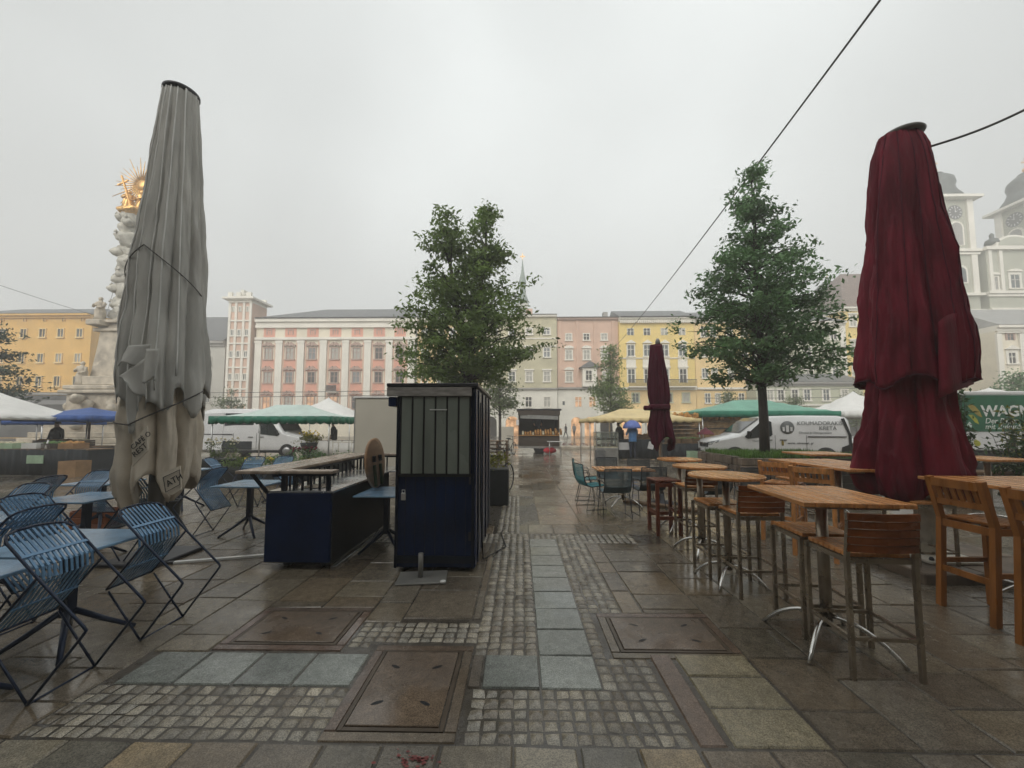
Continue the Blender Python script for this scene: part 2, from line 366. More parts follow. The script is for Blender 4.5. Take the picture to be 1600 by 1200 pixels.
pr = random.Random(3)
PV = []; PF = []; PT = []; PS = []
def stone(x0, x1, y0, y1, gap, ch, hgt, col, wob=0., dome=0.):
    x0 += gap / 2; x1 -= gap / 2; y0 += gap / 2; y1 -= gap / 2
    if x1 - x0 < .03 or y1 - y0 < .03: return
    o = len(PV); j = lambda: pr.uniform(-wob, wob)
    tx, ty = pr.uniform(-.006, .006), pr.uniform(-.006, .006); h0 = hgt + pr.uniform(-.0015, .0015)
    cs = [(x0 + j(), y0 + j()), (x1 + j(), y0 + j()), (x1 + j(), y1 + j()), (x0 + j(), y1 + j())]
    mx = (x0 + x1) / 2; my = (y0 + y1) / 2
    for x, y in cs: PV.append((x, y, .0005))
    for x, y in cs:
        k = 1 - 2 * ch / max(.05, min(x1 - x0, y1 - y0))
        xx = mx + (x - mx) * (1 - 2 * ch / (x1 - x0)); yy = my + (y - my) * (1 - 2 * ch / (y1 - y0))
        PV.append((xx, yy, h0 + (xx - mx) * tx + (yy - my) * ty))
    fs = [(0, 1, 5, 4), (1, 2, 6, 5), (2, 3, 7, 6), (3, 0, 4, 7)]
    if dome:
        PV.append((mx + j(), my + j(), h0 + dome)); fs += [(4, 5, 8), (5, 6, 8), (6, 7, 8), (7, 4, 8)]
    else: fs.append((4, 5, 6, 7))
    for f in fs: PF.append([i + o for i in f]); PT.append(col); PS.append(bool(dome))
SLABC = [(.15, .128, .1), (.135, .12, .1), (.185, .165, .13), (.12, .105, .09), (.15, .14, .125), (.19, .15, .105), (.11, .085, .062)]
BLUE = [(.2, .222, .22), (.22, .241, .238), (.185, .206, .204)]
SETT = [(.235, .217, .183), (.2, .185, .16), (.275, .255, .215), (.175, .158, .135), (.235, .225, .2)]
def vary(c, k=.14):
    f = .98 * (1 + pr.uniform(-k, k)); a = .5; g = (.142, .122, .096); c2 = [x * (1 - a) + y * a for x, y in zip(c, g)] if max(c) < .2 else c; return tuple(x * f * w_ for x, w_ in zip(c2, (1.02, .97, .88)))
# rectangles already taken: (x0, x1, y0, y1)
taken = []
def free(x0, x1, y0, y1):
    return not any(x0 < b - .01 and x1 > a + .01 and y0 < d - .01 and y1 > c + .01 for a, b, c, d in taken)
def setts(x0, x1, y0, y1, s=.082):
    nx = max(1, round((x1 - x0) / s)); dx = (x1 - x0) / nx; ny = max(1, round((y1 - y0) / s)); dy = (y1 - y0) / ny
    for j in range(ny):
        off = pr.uniform(-.3, .3) * dx
        for i in range(nx):
            a = x0 + i * dx; 
            if free(a, a + dx, y0 + j * dy, y0 + (j + 1) * dy):
                stone(a, a + dx, y0 + j * dy, y0 + (j + 1) * dy, pr.uniform(.009, .019), .012, .009, vary(pr.choice(SETT), .24), .007, .005)
def slabs(x0, x1, y0, y1, wx, ly, pal, var=.35, gap=.011):
    x = x0
    wx = max(wx, .05)
    while x < x1 - .02:
        ww = min(wx * (pr.uniform(.9, 1.12) if x1 - x0 > 1.2 else 1), x1 - x)
        if x1 - x - ww < .15: ww = x1 - x
        y = y0 + pr.uniform(-.3, 0)
        while y < y1 - .02:
            ll = ly * pr.uniform(1 - var, 1 + var); a, b2 = max(y, y0), min(y + ll, y1)
            if b2 - a > .1:
                segs = [(a, b2)]
                for t0, t1, c0, c1 in taken:
                    if x < t1 - .02 and x + ww > t0 + .02:
                        ns = []
                        for p, q in segs:
                            if q <= c0 or p >= c1: ns.append((p, q))
                            else:
                                if c0 - p > .06: ns.append((p, c0))
                                if q - c1 > .06: ns.append((c1, q))
                        segs = ns
                for p, q in segs: stone(x, x + ww, p, q, gap, .007, .009, vary(pr.choice(pal)), .004)
            y += ll
        x += ww
HATCH = [(.74, 1.46, 2.95, 3.4), (-.93, -.43, 2.2, 2.88), (-2.1, -1.37, 3.0, 3.46)]
for a, b2, c, d in HATCH:
    for r in ((a - .1, b2 + .1, c - .1, c - .032), (a - .1, b2 + .1, d + .032, d + .1), (a - .1, a - .032, c - .032, d + .032), (b2 + .032, b2 + .1, c - .032, d + .032)): stone(*r, .004, .004, .008, tuple(x * pr.uniform(.9, 1.1) for x in (.125, .095, .066)))
    taken.append((a - .1, b2 + .1, c - .1, d + .1))
# strips of blue granite slabs
y = 2.52
while y < 5.5:
    stone(.125, .505, y, y + .35, .01, .006, .0095, vary(pr.choice(BLUE), .1), .002); y += .352
for xx in (-.24, -1.41, -1.78, -2.15, -2.52):
    stone(xx, xx + .365, 2.52, 2.87, .01, .006, .0095, vary(pr.choice(BLUE), .12), .002)
taken += [(.125, .505, 2.52, y), (-.24, .125, 2.52, 2.87), (-2.52, -1.04, 2.52, 2.87)]
setts(.505, .87, 2.52, 5.9); setts(-2.6, .87, 2.1, 2.52); setts(-.32, .125, 2.87, 5.9); setts(-1.25, -.32, 2.95, 3.32); setts(-2.6, 1.6, 5.52, 5.95); setts(-.35, .0, 5.95, 9)
taken += [(.505, .87, 2.52, 5.95), (-2.6, .87, 2.1, 2.52), (-.32, .125, 2.87, 5.95), (-1.25, -.32, 2.95, 3.32), (-2.6, 1.6, 5.5, 5.95), (-.35, 0, 5.95, 9)]
stone(-.325, -.243, 2.52, 2.87, .008, .005, .009, (.12, .1, .08))
# edging of slabs in the foreground
x = -3.6
FG = [(.25, .2, .13), (.1, .1, .09), (.22, .2, .16), (.15, .12, .09), (.13, .125, .115), (.12, .125, .115), (.16, .14, .12), (.17, .155, .125)]
k = 0
while x < 3.2:
    ww = pr.uniform(.27, .38); stone(x, x + ww, 1.62, 2.09, .014, .008, .0095, vary(FG[(k * 3 + 1) % 8]), .006); x += ww; k += 1
taken.append((-3.6, x, 1.62, 2.09))
stone(.89, 1.04, 2.1, 2.9, .012, .008, .009, (.13, .09, .065)); taken.append((.87, 1.05, 2.1, 2.9))
for a, b2 in ((2.1, 2.38), (2.38, 2.66), (2.66, 2.9)): stone(1.06, 1.55, a, b2, .013, .008, .0095, vary((.2, .18, .13), .1), .004)
taken.append((1.05, 1.56, 2.1, 2.9))
AN = [-9, -2.6, -2.2, -1.27, -.97, -.39, -.32, .125, .505, .87, 1.05, 1.56, 10]
for a, b2 in zip(AN, AN[1:]): slabs(a, b2, .6, 6.5, min(.46, (b2 - a) / max(1, round((b2 - a) / .46)) + .001), .46, SLABC)
slabs(-14, 14, 6.5, 15, .62, .7, SLABC, gap=.014)
slabs(-34, 40, 15, 44, 1.2, 1.3, [(.17, .15, .125), (.155, .14, .12), (.185, .165, .14)], gap=.022)
me = bpy.data.meshes.new('paving'); me.from_pydata(PV, [], PF); me.materials.append(M['paving'])
me.polygons.foreach_set('use_smooth', PS); ca = me.color_attributes.new('tint', 'FLOAT_COLOR', 'CORNER'); buf = []
for p, c in zip(me.polygons, PT): buf += [*c, 1] * p.loop_total
ca.data.foreach_set('color', buf)
po = bpy.data.objects.new('paving', me); COL.objects.link(po); tag(po, kind='structure')
# spray-paint mark on one foreground slab
M['spray'] = pm('red_spray_paint', (.2, .05, .045), .5, var=.3, scale=20)
sp = MB(); sr = random.Random(5)
for i in range(45):
    c = G(620 + sr.gauss(22, 16), 1182 + sr.gauss(4, 5), .0165); r = sr.uniform(.002, .009)
    sp.add([(c.x + r * 1.6 * math.cos(a), c.y + r * math.sin(a), c.z) for a in [j * PI / 3 for j in range(6)]], [tuple(range(6))])
tag(sp.build('paint_mark', 'spray', fix=False), 'faded red spray paint mark on a pale slab in the foreground', 'paint mark')
M['hatchcol'] = wet_stone('brown_hatch_cover', (.125, .09, .062), (.1, .36), attr=False)
M['hatchframe'] = pm('hatch_frame', (.085, .064, .045), .35, .1, .3)
HL = ['brown hatch cover right of the blue grey slab strip, nearest the tall stools', 'brown hatch cover in the paving at the middle foreground, longer than wide', 'reddish brown hatch cover in the paving in front of the dark bar counter']
for (x0, x1, y0, y1), lb in zip(HATCH, HL):
    t = thing('hatch_cover', lb, 'hatch cover', ((x0 + x1) / 2, (y0 + y1) / 2, 0), group='hatch covers in the paving')
    hx, hy = (x1 - x0) / 2, (y1 - y0) / 2
    MB().bbox(-hx, hx, -hy, hy, .001, .015, .004).build('cover_plate', 'hatchcol', t)
    f = MB()
    for a in (-1, 1): f.box(a * (hx + .018) - .012, a * (hx + .018) + .012, -hy - .03, hy + .03, .001, .0095); f.box(-hx - .005, hx + .005, a * (hy + .018) - .012, a * (hy + .018) + .012, .001, .0092)
    f.build('frame', 'hatchframe', t)
    for a in (-1, 1):
        for b2 in (-1, 1):
            T = Matrix.Translation((a * hx * .55, b2 * hy * .5, 0)) @ Matrix.Rotation(a * b2 * .5, 4, 'Z')
            q = MB(); q.add([T @ Vector((.036 * math.cos(i * PI / 6), .013 * math.sin(i * PI / 6), .0158)) for i in range(12)], [tuple(range(12))]); q.build('lifting_slot', 'black', t, fix=False)
# ------------------------------------------------------------------ closed parasols
def lerp_prof(prof, z):
    for (a, b) in zip(prof, prof[1:]):
        if b[0] <= z <= a[0]:
            t = (a[0] - z) / (a[0] - b[0] + 1e-9); t2 = t
            return [p + (q - p) * t2 for p, q in zip(a, b)]
    return list(prof[-1] if z < prof[-1][0] else prof[0])
def canopy(prof, nf, amp, hem, seed, n=176, rings=52, depth=.9, wr=.03, close=True):
    """prof: (z, left radius, right radius); folds run down the cloth; hem(a) -> lift of the lower edge"""
    zt, zb = prof[0][0], prof[-1][0]; mb = MB(); vs = []
    for i in range(rings + 1):
        t = i / rings
        for k in range(n):
            a = 2 * PI * k / n
            z = zt + (zb + hem(a) - zt) * t
            _, rl, rr = lerp_prof(prof, z)
            ca, sa = math.cos(a), math.sin(a)
            r = (rr if ca > 0 else rl); rm = (rl + rr) / 2 * depth
            ph = noise.noise((t * 1.6, a * .5, seed)) * .9
            fo = abs(math.cos(nf * a / 2 + ph)) ** .42
            am = amp * min(1, .25 + 1.5 * t)
            k2 = 1 - am + am * fo * 1.25
            wv = (wr * fbm((ca * 3, sa * 3, z * .9 + seed * 7), 1.7) + wr * .45 * fbm((ca * 9, sa * 9, z * 1.1 + seed), 1.) + wr * .25 * fbm((ca * 5, sa * 5, z * 6 + seed), 1.)) * min(1, .3 + t * 1.6)
            vs.append((ca * (r * k2 + wv), sa * (rm * k2 + wv), z))
    fs = [(i * n + k, i * n + (k + 1) % n, (i + 1) * n + (k + 1) % n, (i + 1) * n + k) for i in range(rings) for k in range(n)]
    if close: fs.append(tuple(range(n)))
    mb.add(vs, fs, 0, True)
    return mb, (lambda i, k: vs[i * n + k])
def solid(o, t=.006):
    md = o.modifiers.new('thickness', 'SOLIDIFY'); md.thickness = t; md.offset = -1; return o

D = 4.8; s = D / F; ux = X(252, D)
t = thing('closed_parasol', 'tall folded grey canvas parasol with pale ribs and a round cap, among the blue chairs', 'parasol', (ux, D, 0))
zz = lambda py: Z(py, D)
gp = [(zz(141), 24 * s, 25 * s), (zz(165), 26 * s, 27 * s), (zz(230), 32 * s, 33 * s), (zz(300), 37 * s, 38 * s), (zz(400), 48 * s, 46 * s), (zz(500), 56 * s, 52 * s), (zz(560), 69 * s, 59 * s), (zz(590), 70 * s, 60 * s), (zz(660), 58 * s, 62 * s)]
def ghem(a):
    front = .5 - .5 * math.sin(a)                                   # 1 towards the camera
    return .28 * abs(math.sin(a * 2.5 + .6)) + .1 * math.sin(a * 9) + (.62 if 2.4 < a < 4.15 else .0) + (.16 if a < .8 or a > 5.6 else 0) - .06 * front
gp = [(a, b * (1.06 if a > 3 else .95 if a > 2.6 else .84), c * .97) for a, b, c in gp]
mb, at = canopy(gp, 12, .24, ghem, 3.1)
cl = solid(mb.build('canopy', 'grey_cloth', t))
vp = [(zz(545), 40 * s, 42 * s), (zz(600), 45 * s, 44 * s), (zz(680), 49 * s, 48 * s), (zz(750), 52 * s, 46 * s), (zz(782), 51 * s, 36 * s)]
mb, _ = canopy(vp, 9, .42, lambda a: .22 * abs(math.sin(a * 2 + .4)) + .12 * math.sin(a * 5 + 1), 8.7, rings=26, close=False, wr=.05)
solid(mb.build('valance', 'pale_cloth', t))
pp = MB()
for k in (88, 107, 118, 127, 136, 146, 158):
    pts = [Vector(at(i, k)) for i in range(0, 51, 2)]
    pp.tube([p + Vector((p.x, p.y, 0)).normalized() * .006 for p in pts], .008, 6)
pp.build('piping', 'piping', t)
MB().lathe([(.02, zz(141) - .02), (.175, zz(141) - .02), (.198, zz(141) + .005), (.198, zz(141) + .035), (.17, zz(141) + .055), (.03, zz(141) + .07)], n=32).build('cap', 'capmetal', t)
MB().lathe([(.085, 0), (.085, 1.2), (.07, 3)], n=20).build('pole', 'post_grey', t)
MB().bbox(-.35, .35, -.35, .35, .005, .05, .012).build('base_plate', 'darkmetal', t)
rp = MB()
def band(zl, zr, zc, rad, lift=.035):
    pts = []
    for i in range(25):
        a = PI + PI * i / 24; u = i / 24; z = zl + (zr - zl) * u + (zc - (zl + zr) / 2) * (1 - abs(2 * u - 1))
        _, rl, rr = lerp_prof(gp, z); r = (rl if math.cos(a) < 0 else rr) + lift
        pts.append((math.cos(a) * r * 1.02, math.sin(a) * ((rl + rr) / 2 * .9 + lift), z))
    return pts
rp.tube(band(zz(455), zz(460), zz(398), 0), .006, 6); rp.build('tie_cord', 'rope', t); rp = MB(); rp.tube(band(zz(655), zz(610), zz(664), 0), .008, 6)
rp.build('tie_cord', 'rope', t)
def flap(pts, d, lines, name='printed_flap'):
    L = [V(px, py, d) - Vector((ux, D, 0)) for px, py in pts]
    f = MB(); n = len(L); f.add(L + [p + Vector((0, .012, 0)) for p in L], [tuple(range(n)), tuple(range(2 * n - 1, n - 1, -1))] + [(i, i + n, (i + 1) % n + n, (i + 1) % n) for i in range(n)])
    fo = f.build(name, 'pale_cloth', t)
    for body, p0, p1, size in lines:
        a = V(*p0, d - .006) - Vector((ux, D, 0)); b = V(*p1, d - .006) - Vector((ux, D, 0)); e = (b - a).normalized(); up = Vector((0, -1, 0)).cross(e)
        if up.z < 0: up = -up
        nn = e.cross(up)
        T = Matrix(((e.x, up.x, nn.x, a.x), (e.y, up.y, nn.y, a.y), (e.z, up.z, nn.z, a.z), (0, 0, 0, 1)))
        text_mesh('lettering', body, size, 'ink', fo, T, .001)
flap([(205, 694), (230, 665), (231, 704), (207, 729)], 4.2, [('CAFÉ O', (207, 703), (230, 684), .075), ('REST', (210, 715), (230, 698), .085)])
flap([(249, 742), (281, 728), (283, 765), (268, 774), (252, 768)], 4.22, [('ATH', (262, 761), (281, 750), .095)])
fr = MB(); q = [V(px, py, 4.21) - Vector((ux, D, 0)) for px, py in ((255, 746), (281, 734), (281, 757), (259, 769), (255, 746))]
fr.tube(q, .004, 5); fr.build('printed_frame', 'ink', t)
# tattered loose corner at the left side
lc = MB()
for k, (c4, d) in enumerate((([(200, 540), (235, 538), (230, 566), (188, 572)], 4.33), ([(186, 588), (226, 560), (230, 630), (207, 600)], 4.30), ([(229, 545), (248, 545), (248, 592), (230, 596)], 4.27))):
    a, b2, c, e = [V(px, py, d) - Vector((ux, D, 0)) for px, py in c4]; m_ = 12; vs = []
    for i in range(m_ + 1):
        for j in range(m_ + 1):
            u, v = i / m_, j / m_; p = a.lerp(b2, u).lerp(e.lerp(c, u), v)
            vs.append(p + Vector((.012 * fbm((u * 3, v * 2, k), 1), -.035 * math.sin(u * 5 + k) * v - .03 * v, .03 * v * math.sin(u * 7 + k * 2))))
    lc.add(vs, [(i * (m_ + 1) + j, (i + 1) * (m_ + 1) + j, (i + 1) * (m_ + 1) + j + 1, i * (m_ + 1) + j + 1) for i in range(m_) for j in range(m_)], 0, True)
solid(lc.build('loose_corner', 'grey_cloth', t, smooth=True), .01)

D = 4.7; s = D / F; ux = X(1441, D)
t = thing('closed_parasol', 'large wine red folded parasol on a peeling white post, beside the tall wooden tables', 'parasol', (ux, D, 0))
zz = lambda py: Z(py, D); ax = lambda py: 1441 - (664 + 0 - py) * .0705
def rprof(rows): return [(zz(y), (ax(y) - l) * s, (r - ax(y)) * s) for y, l, r in rows]
r1 = [(a, b * .86, c * .77) for a, b, c in rprof([(222, 1371, 1430), (232, 1370, 1443), (250, 1363, 1450), (320, 1358, 1466), (400, 1353, 1484), (455, 1350, 1497), (520, 1346, 1508), (570, 1344, 1515), (606, 1347, 1518)])]
mb, at = canopy(r1, 5, .27, lambda a: .05 * math.sin(a * 5) + .06 * abs(math.sin(a * 3.5)), 1.3, wr=.05, depth=.8)
solid(mb.build('canopy', 'red_cloth', t))
sm = MB()
for k in (96, 112, 124, 133, 141, 150, 163):
    p_ = [Vector(at(i, k)) for i in range(0, 52, 3)]; sm.tube([p + Vector((p.x, p.y, 0)).normalized() * .004 for p in p_], .005, 5)
sm.build('seam', 'plum_cloth', t)
hm = MB(); hm.tube([Vector(at(52, k % 176)) for k in range(0, 177, 2)], .009, 5, cap=False); hm.build('hem', 'plum_cloth', t)
r2 = [(a, b * .86, c * .62) for a, b, c in rprof([(560, 1362, 1486), (610, 1356, 1478), (640, 1358, 1482), (700, 1346, 1494), (740, 1340, 1497), (765, 1350, 1492), (785, 1375, 1465)])]
mb, _ = canopy(r2, 7, .42, lambda a: .16 * abs(math.sin(a * 1.5 + .8)) + .05 * math.sin(a * 6), 5.2, rings=26, close=False, wr=.06, depth=.85)
solid(mb.build('valance', 'red_cloth', t))
MB().lathe([(.02, zz(222) - .01), (.2, zz(222) - .01), (.215, zz(222) + .015), (.2, zz(222) + .035), (.03, zz(222) + .045)], n=32).build('cap', 'post_grey', t)
MB().lathe([(.085, .13), (.085, .9), (.07, 3.2)], n=20).build('post', 'post_white', t)
b = MB().bbox(-.3, .3, -.3, .3, .122, .15, .008); bo = b.build('base_plate', 'post_white', t)
b = MB()
for i in (-1, 1):
    for j in (-1, 1): b.lathe([(.022, .15), (.022, .17), (.012, .185)], (i * .24, j * .24, 0), 8)
b.build('bolt', 'darkmetal', bo)
# folded pocket of cloth hanging on the right of the canopy
pk = MB(); n = 13
for side in (0,):
    vs = []
    for i in range(n):
        u = i / (n - 1)
        for j in range(9):
            v = j / 8; px = 1466 + 56 * u; py = 503 + (600 - 503) * v + 22 * (1 - u) * v - 14 * math.sin(PI * u) * (1 - v)
            d = 4.28 - .12 * math.sin(PI * min(1, u * 1.1)) * (.35 + .65 * v) + .22 * u * u
            vs.append(V(px, py, d) - Vector((ux, D, 0)))
    pk.add(vs, [(i * 9 + j, (i + 1) * 9 + j, (i + 1) * 9 + j + 1, i * 9 + j + 1) for i in range(n - 1) for j in range(8)], 0, True)
solid(pk.build('cloth_pocket', 'red_cloth', t), .012)
st = MB(); a = V(1443, 232, 4.62); b2 = V(1640, 152, 4.3); st.tube([a + (b2 - a) * (i / 12) - Vector((0, 0, .05 * math.sin(PI * i / 12))) for i in range(13)], .014, 6)
tag(st.build('guy_strap', 'rope'), 'dark strap pulled taut from the top of the big wine red parasol', 'strap')
pl = thing('parasol_plinth', 'low dark stone plinth under the white base plate of the big red parasol', 'plinth', (ux, D, 0))
for i, (a0, a1, c0, c1) in enumerate(((-.62, -.01, -.55, -.01), (.01, .95, -.55, -.01), (-.62, -.01, .01, .5), (.01, .95, .01, .5))):
    MB().bbox(a0, a1, c0, c1, .002, .118 - .003 * (i % 2), .012).build('block', 'plantstone', pl)

D = 8.2; s = D / F; ux = X(1031, D)
t = thing('closed_parasol', 'slim plum coloured folded parasol on a thin metal pole behind the round bar tables', 'parasol', (ux, D, 0))
zz = lambda py: Z(py, D); ax = lambda py: 1031 - (664 - py) * .025
r3 = rprof([(540, 1016, 1034), (560, 1015, 1037), (600, 1013, 1044), (618, 1014, 1046), (635, 1018, 1045)])
mb, _ = canopy(r3, 8, .24, lambda a: .02 * math.sin(a * 4), 2.2, rings=26, wr=.02)
solid(mb.build('canopy', 'plum_cloth', t), .008)
r4 = rprof([(634, 1018, 1045), (650, 1017, 1046), (670, 1015, 1050), (688, 1017, 1053), (705, 1022, 1049)])
mb, _ = canopy(r4, 7, .4, lambda a: .3 * abs(math.sin(a * 1.5 + .5)) ** 1.3, 4.1, rings=18, close=False, wr=.03)
solid(mb.build('valance', 'plum_cloth', t), .008)
q = MB(); q.lathe([(.2, zz(641)), (.215, zz(639)), (.215, zz(634)), (.2, zz(632))], n=28); q.tube([(-.2, -.05, zz(638)), (-.33, -.1, zz(638))], .05, 8); q.build('tie_band', 'plum_cloth', t)
MB().lathe([(.035, 0), (.035, 2.2), (.028, zz(530))], n=14).build('pole', 'alu', t)
MB().lathe([(.02, zz(540)), (.05, zz(538)), (.045, zz(533)), (.015, zz(530))], n=14).build('finial', 'post_grey', t)
MB().lathe([(.3, .004), (.3, .05), (.06, .08), (.05, .22)], n=24).build('base', 'darkmetal', t)

# ------------------------------------------------------------------ bar hut and counter
t = thing('bar_hut', 'tall navy wooden bar hut with grey green glazed panels on its front', 'hut', (0, 0, 0))
y0 = 4.4; xl = X(620, y0); xr = X(744, y0); zt = Z(599, y0); zb = .055; y1 = 6.5
MB().bbox(xl, xr, y0, y1, zb, zt - .045, .012).build('body', 'navy', t)
r_ = MB(); r_.bbox(X(605, y0), xr + .025, y0 - .05, y1 + .03, zt - .04, zt, .006); r_.build('roof', 'darkmetal', t)
MB().bbox(X(607, y0), xl - .003, y0 - .03, y0 + .75, Z(635, y0), zt - .15, .01).build('roof_box', 'navy', t)
MB().bbox(X(605, y0), X(737, y0), y0 - .045, y0 - .004, zt - .145, zt - .043, .006).build('fascia', 'fascia', t)
px0, px1 = X(627, y0), X(735, y0); n = 6; pz0, pz1 = Z(742, y0), zt - .15
for i in range(n):
    a = px0 + (px1 - px0) * i / n; b2 = px0 + (px1 - px0) * (i + 1) / n
    MB().bbox(a + .008, b2 - .008, y0 - .022, y0 - .003, pz0 + .012, pz1, .004).build('glazed_panel', 'panel', t)
q = MB()
for i in range(n + 1):
    a = px0 + (px1 - px0) * i / n; q.box(a - .007, a + .007, y0 - .026, y0 - .002, pz0, pz1)
q.box(px0 - .02, px1 + .02, y0 - .03, y0 - .001, pz0 - .02, pz0 + .008); q.build('glazing_bar', 'black', t)
MB().box(X(672, y0), X(699, y0), y0 - .031, y0 - .023, Z(641, y0), Z(640, y0) + .004).build('white_strip', 'white', t)
q = MB(); q.box(xr - .045, xr - .012, y0 - .014, y0 - .001, zb, zt - .05); q.box(xl + .002, xl + .03, y0 - .014, y0 - .001, zb, zt - .15)
q.box(xl, xr, y0 - .012, y0 - .001, zb + .05, zb + .13); q.build('corner_trim', 'navy_trim', t)
q = MB()
for k in range(4): q.box(xr + .001, xr + .014, y0 + .2 + k * .5, y0 + .24 + k * .5, zb, zt - .06)
q.build('side_batten', 'navy_trim', t)
for a, b2 in ((xl + .1, y0 + .12), (xr - .1, y0 + .12), (xl + .1, y1 - .12), (xr - .1, y1 - .12)): MB().lathe([(.035, 0), (.035, .03), (.06, .04), (.06, .054)], (a, b2, 0), 12).build('foot', 'black', t)

for z in (.35, .95, 1.7): MB().box(xr - .075, xr - .05, y0 - .02, y0 - .0125, z, z + .09).build('hinge', 'darkmetal', t)
q = MB(); q.bbox(xl + .07, xl + .12, y0 - .03, y0 - .0125, .78, .86, .004); q.tube([(xl + .08, y0 - .02, .86), (xl + .08, y0 - .02, .89), (xl + .11, y0 - .02, .89), (xl + .11, y0 - .02, .86)], .005, 6); q.build('padlock', 'alu', t)
q = MB()
for k in range(1, 8): x = xl + (xr - xl) * k / 8; q.box(x - .0025, x + .0025, y0 - .003, y0 - .0005, zb + .14, pz0 - .03)
q.build('board_joint', 'black', t)
q = MB(); q.tube([(xr + .02, y0 + .3, zt - .2), (xr + .022, y0 + .32, .6), (xr + .05, y0 + .4, .02), (xr + .3, y0 + .9, .018), (xr + .2, y0 + 1.6, .018)], .008, 6); q.build('cable', 'black', t)
t = thing('bar_counter', 'navy outdoor bar counter with a railed wooden ledge and wet steel worktop', 'bar counter', (0, 0, 0))
cl, cr = X(420, 4.42), X(520, 4.42); yb = 7.1; zk = .86
MB().bbox(cl, cr, 4.42, 4.47, .09, zk - .02, .008).build('front_panel', 'navy', t)
MB().bbox(cl, cl + .05, 4.475, yb, .09, zk - .02, .008).build('side_panel', 'navy', t)
MB().bbox(cr - .05, cr, 4.475, yb - .7, .05, zk - .02, .008).build('inner_panel', 'black', t)
w_ = MB(); w_.bbox(cl + .02, cr + .02, 4.44, yb - .002, zk - .018, zk + .006, .004); w_.bbox(cr + .022, xl - .02, yb - .72, yb - .002, zk - .019, zk + .005, .004); w_.build('worktop', 'steel', t)
MB().bbox(cr + .001, xl - .02, yb - .06, yb - .003, .09, zk - .03, .008).build('rear_panel', 'navy', t)
lz = 1.06; ll = X(376, 4.42)
q = MB(); q.bbox(ll, cl + .16, 4.36, yb + .05, lz, lz + .035, .006); q.bbox(cl + .163, cr + .03, 4.38, 4.55, lz, lz + .034, .006); q.bbox(cl + .163, xl + .1, yb - .1, yb + .06, lz, lz + .033, .006)
q.build('ledge', 'ledge', t)
def baluster(x, y, wd=.022): MB().box(x - wd / 2, x + wd / 2, y - wd / 2, y + wd / 2, zk + .007, lz - .031).build('baluster', 'navy_trim', t)
for i in range(6): baluster(cl + .19 + i * .098, 4.46, .02 if i not in (0, 5) else .04)
for i in range(19): baluster(cl + .13, 4.52 + i * .138, .03 if i % 4 == 0 else .02)
for i in range(8): baluster(cl + .3 + i * .165, yb - .03)
q = MB(); q.box(cl + .1, cl + .155, 4.36, yb, lz - .03, lz - .001); q.box(cl + .157, cr + .03, 4.43, 4.49, lz - .0295, lz - .001); q.box(cl + .157, xl - .01, yb - .06, yb - .01, lz - .0295, lz - .001); q.build('ledge_rail', 'navy_trim', t)
for y in (4.5, 5.3, 6.1, 6.9): MB().beam((ll + .09, y, lz - .004), (cl - .003, y, zk - .06), .03, .03).build('ledge_bracket', 'navy_trim', t)
MB().bbox(cr - .01, cr + .05, 4.5, 6.4, .012, .035, .004).build('floor_rail', 'steel', t)
for x, y in ((cl + .17, 4.6), (cr - .12, 4.6), (cl + .17, 6.9), (cr - .12, 6.2)):
    c = MB(); c.lathe([(.045, -.018), (.055, -.012), (.055, .012), (.045, .018)], (x, y, .055), 16, 0, Matrix.Rotation(PI / 2, 3, 'X')); co = c.build('castor', 'black', t)
    MB().bbox(x - .035, x + .035, y - .035, y + .035, .105, .125, .004).build('castor_plate', 'darkmetal', co)
q = MB(); q.lathe([(.14, zk + .008), (.15, zk + .012), (.16, zk + .016), (.15, zk + .018), (.02, zk + .0085)], (cl + .42, 4.75, 0), 24); q.build('sink', 'brushed', t)

def leaf_quads(mb, c, spread, n, size, rr, up=.55, mi=0):
    for _ in range(n):
        p = Vector(c) + Vector((rr.gauss(0, spread[0]), rr.gauss(0, spread[1]), rr.gauss(0, spread[2])))
        a = rr.uniform(0, 2 * PI); nrm = Vector((rr.gauss(0, 1), rr.gauss(0, 1), rr.gauss(0, 1) + up * 2)).normalized()
        u = nrm.orthogonal().normalized(); u = (Matrix.Rotation(a, 3, nrm) @ u); v = nrm.cross(u)
        L = size * rr.uniform(.65, 1.3); W = L * .42
        mb.add([p - u * L * .5, p + v * W * .5 - u * .05 * L + nrm * .06 * L, p + u * L * .5, p - v * W * .5 - u * .05 * L + nrm * .06 * L], [(0, 1, 2, 3)], mi)

def round_discs():
    for k, (x, y, lb) in enumerate(((-2.03, 5.62, 'round plywood table top on edge behind the other, against the wet bar counter'), (-1.96, 5.38, 'round plywood table top with green brackets, on edge on the small blue table'))):
        t = thing('round_board', lb, 'table top', (x, y, .757), group=None)
        T = Matrix.Translation((0, 0, .33)) @ Matrix.Rotation(-.10, 4, 'Y') @ Matrix.Rotation(PI / 2, 4, 'Y')
        MB().lathe([(.3, -.018), (.33, -.012), (.33, .012), (.3, .018)], (0, 0, 0), 48, 0, T).build('disc', 'ply', t)
        for yy in (-.11, .12):
            b = MB(); b.bbox(.02, .3, yy - .022, yy + .022, .019, .05, .005, T=T @ Matrix.Rotation(0, 4, 'Z')); bo = b.build('bracket', 'greenmetal', t)
            MB().bbox(-.1, -.02, yy - .03, yy + .01, .019, .06, .006, T=T).build('clip', 'black', bo)
M['greenmetal'] = pm('dark_green_metal', (.03, .055, .02), .4)
round_discs()

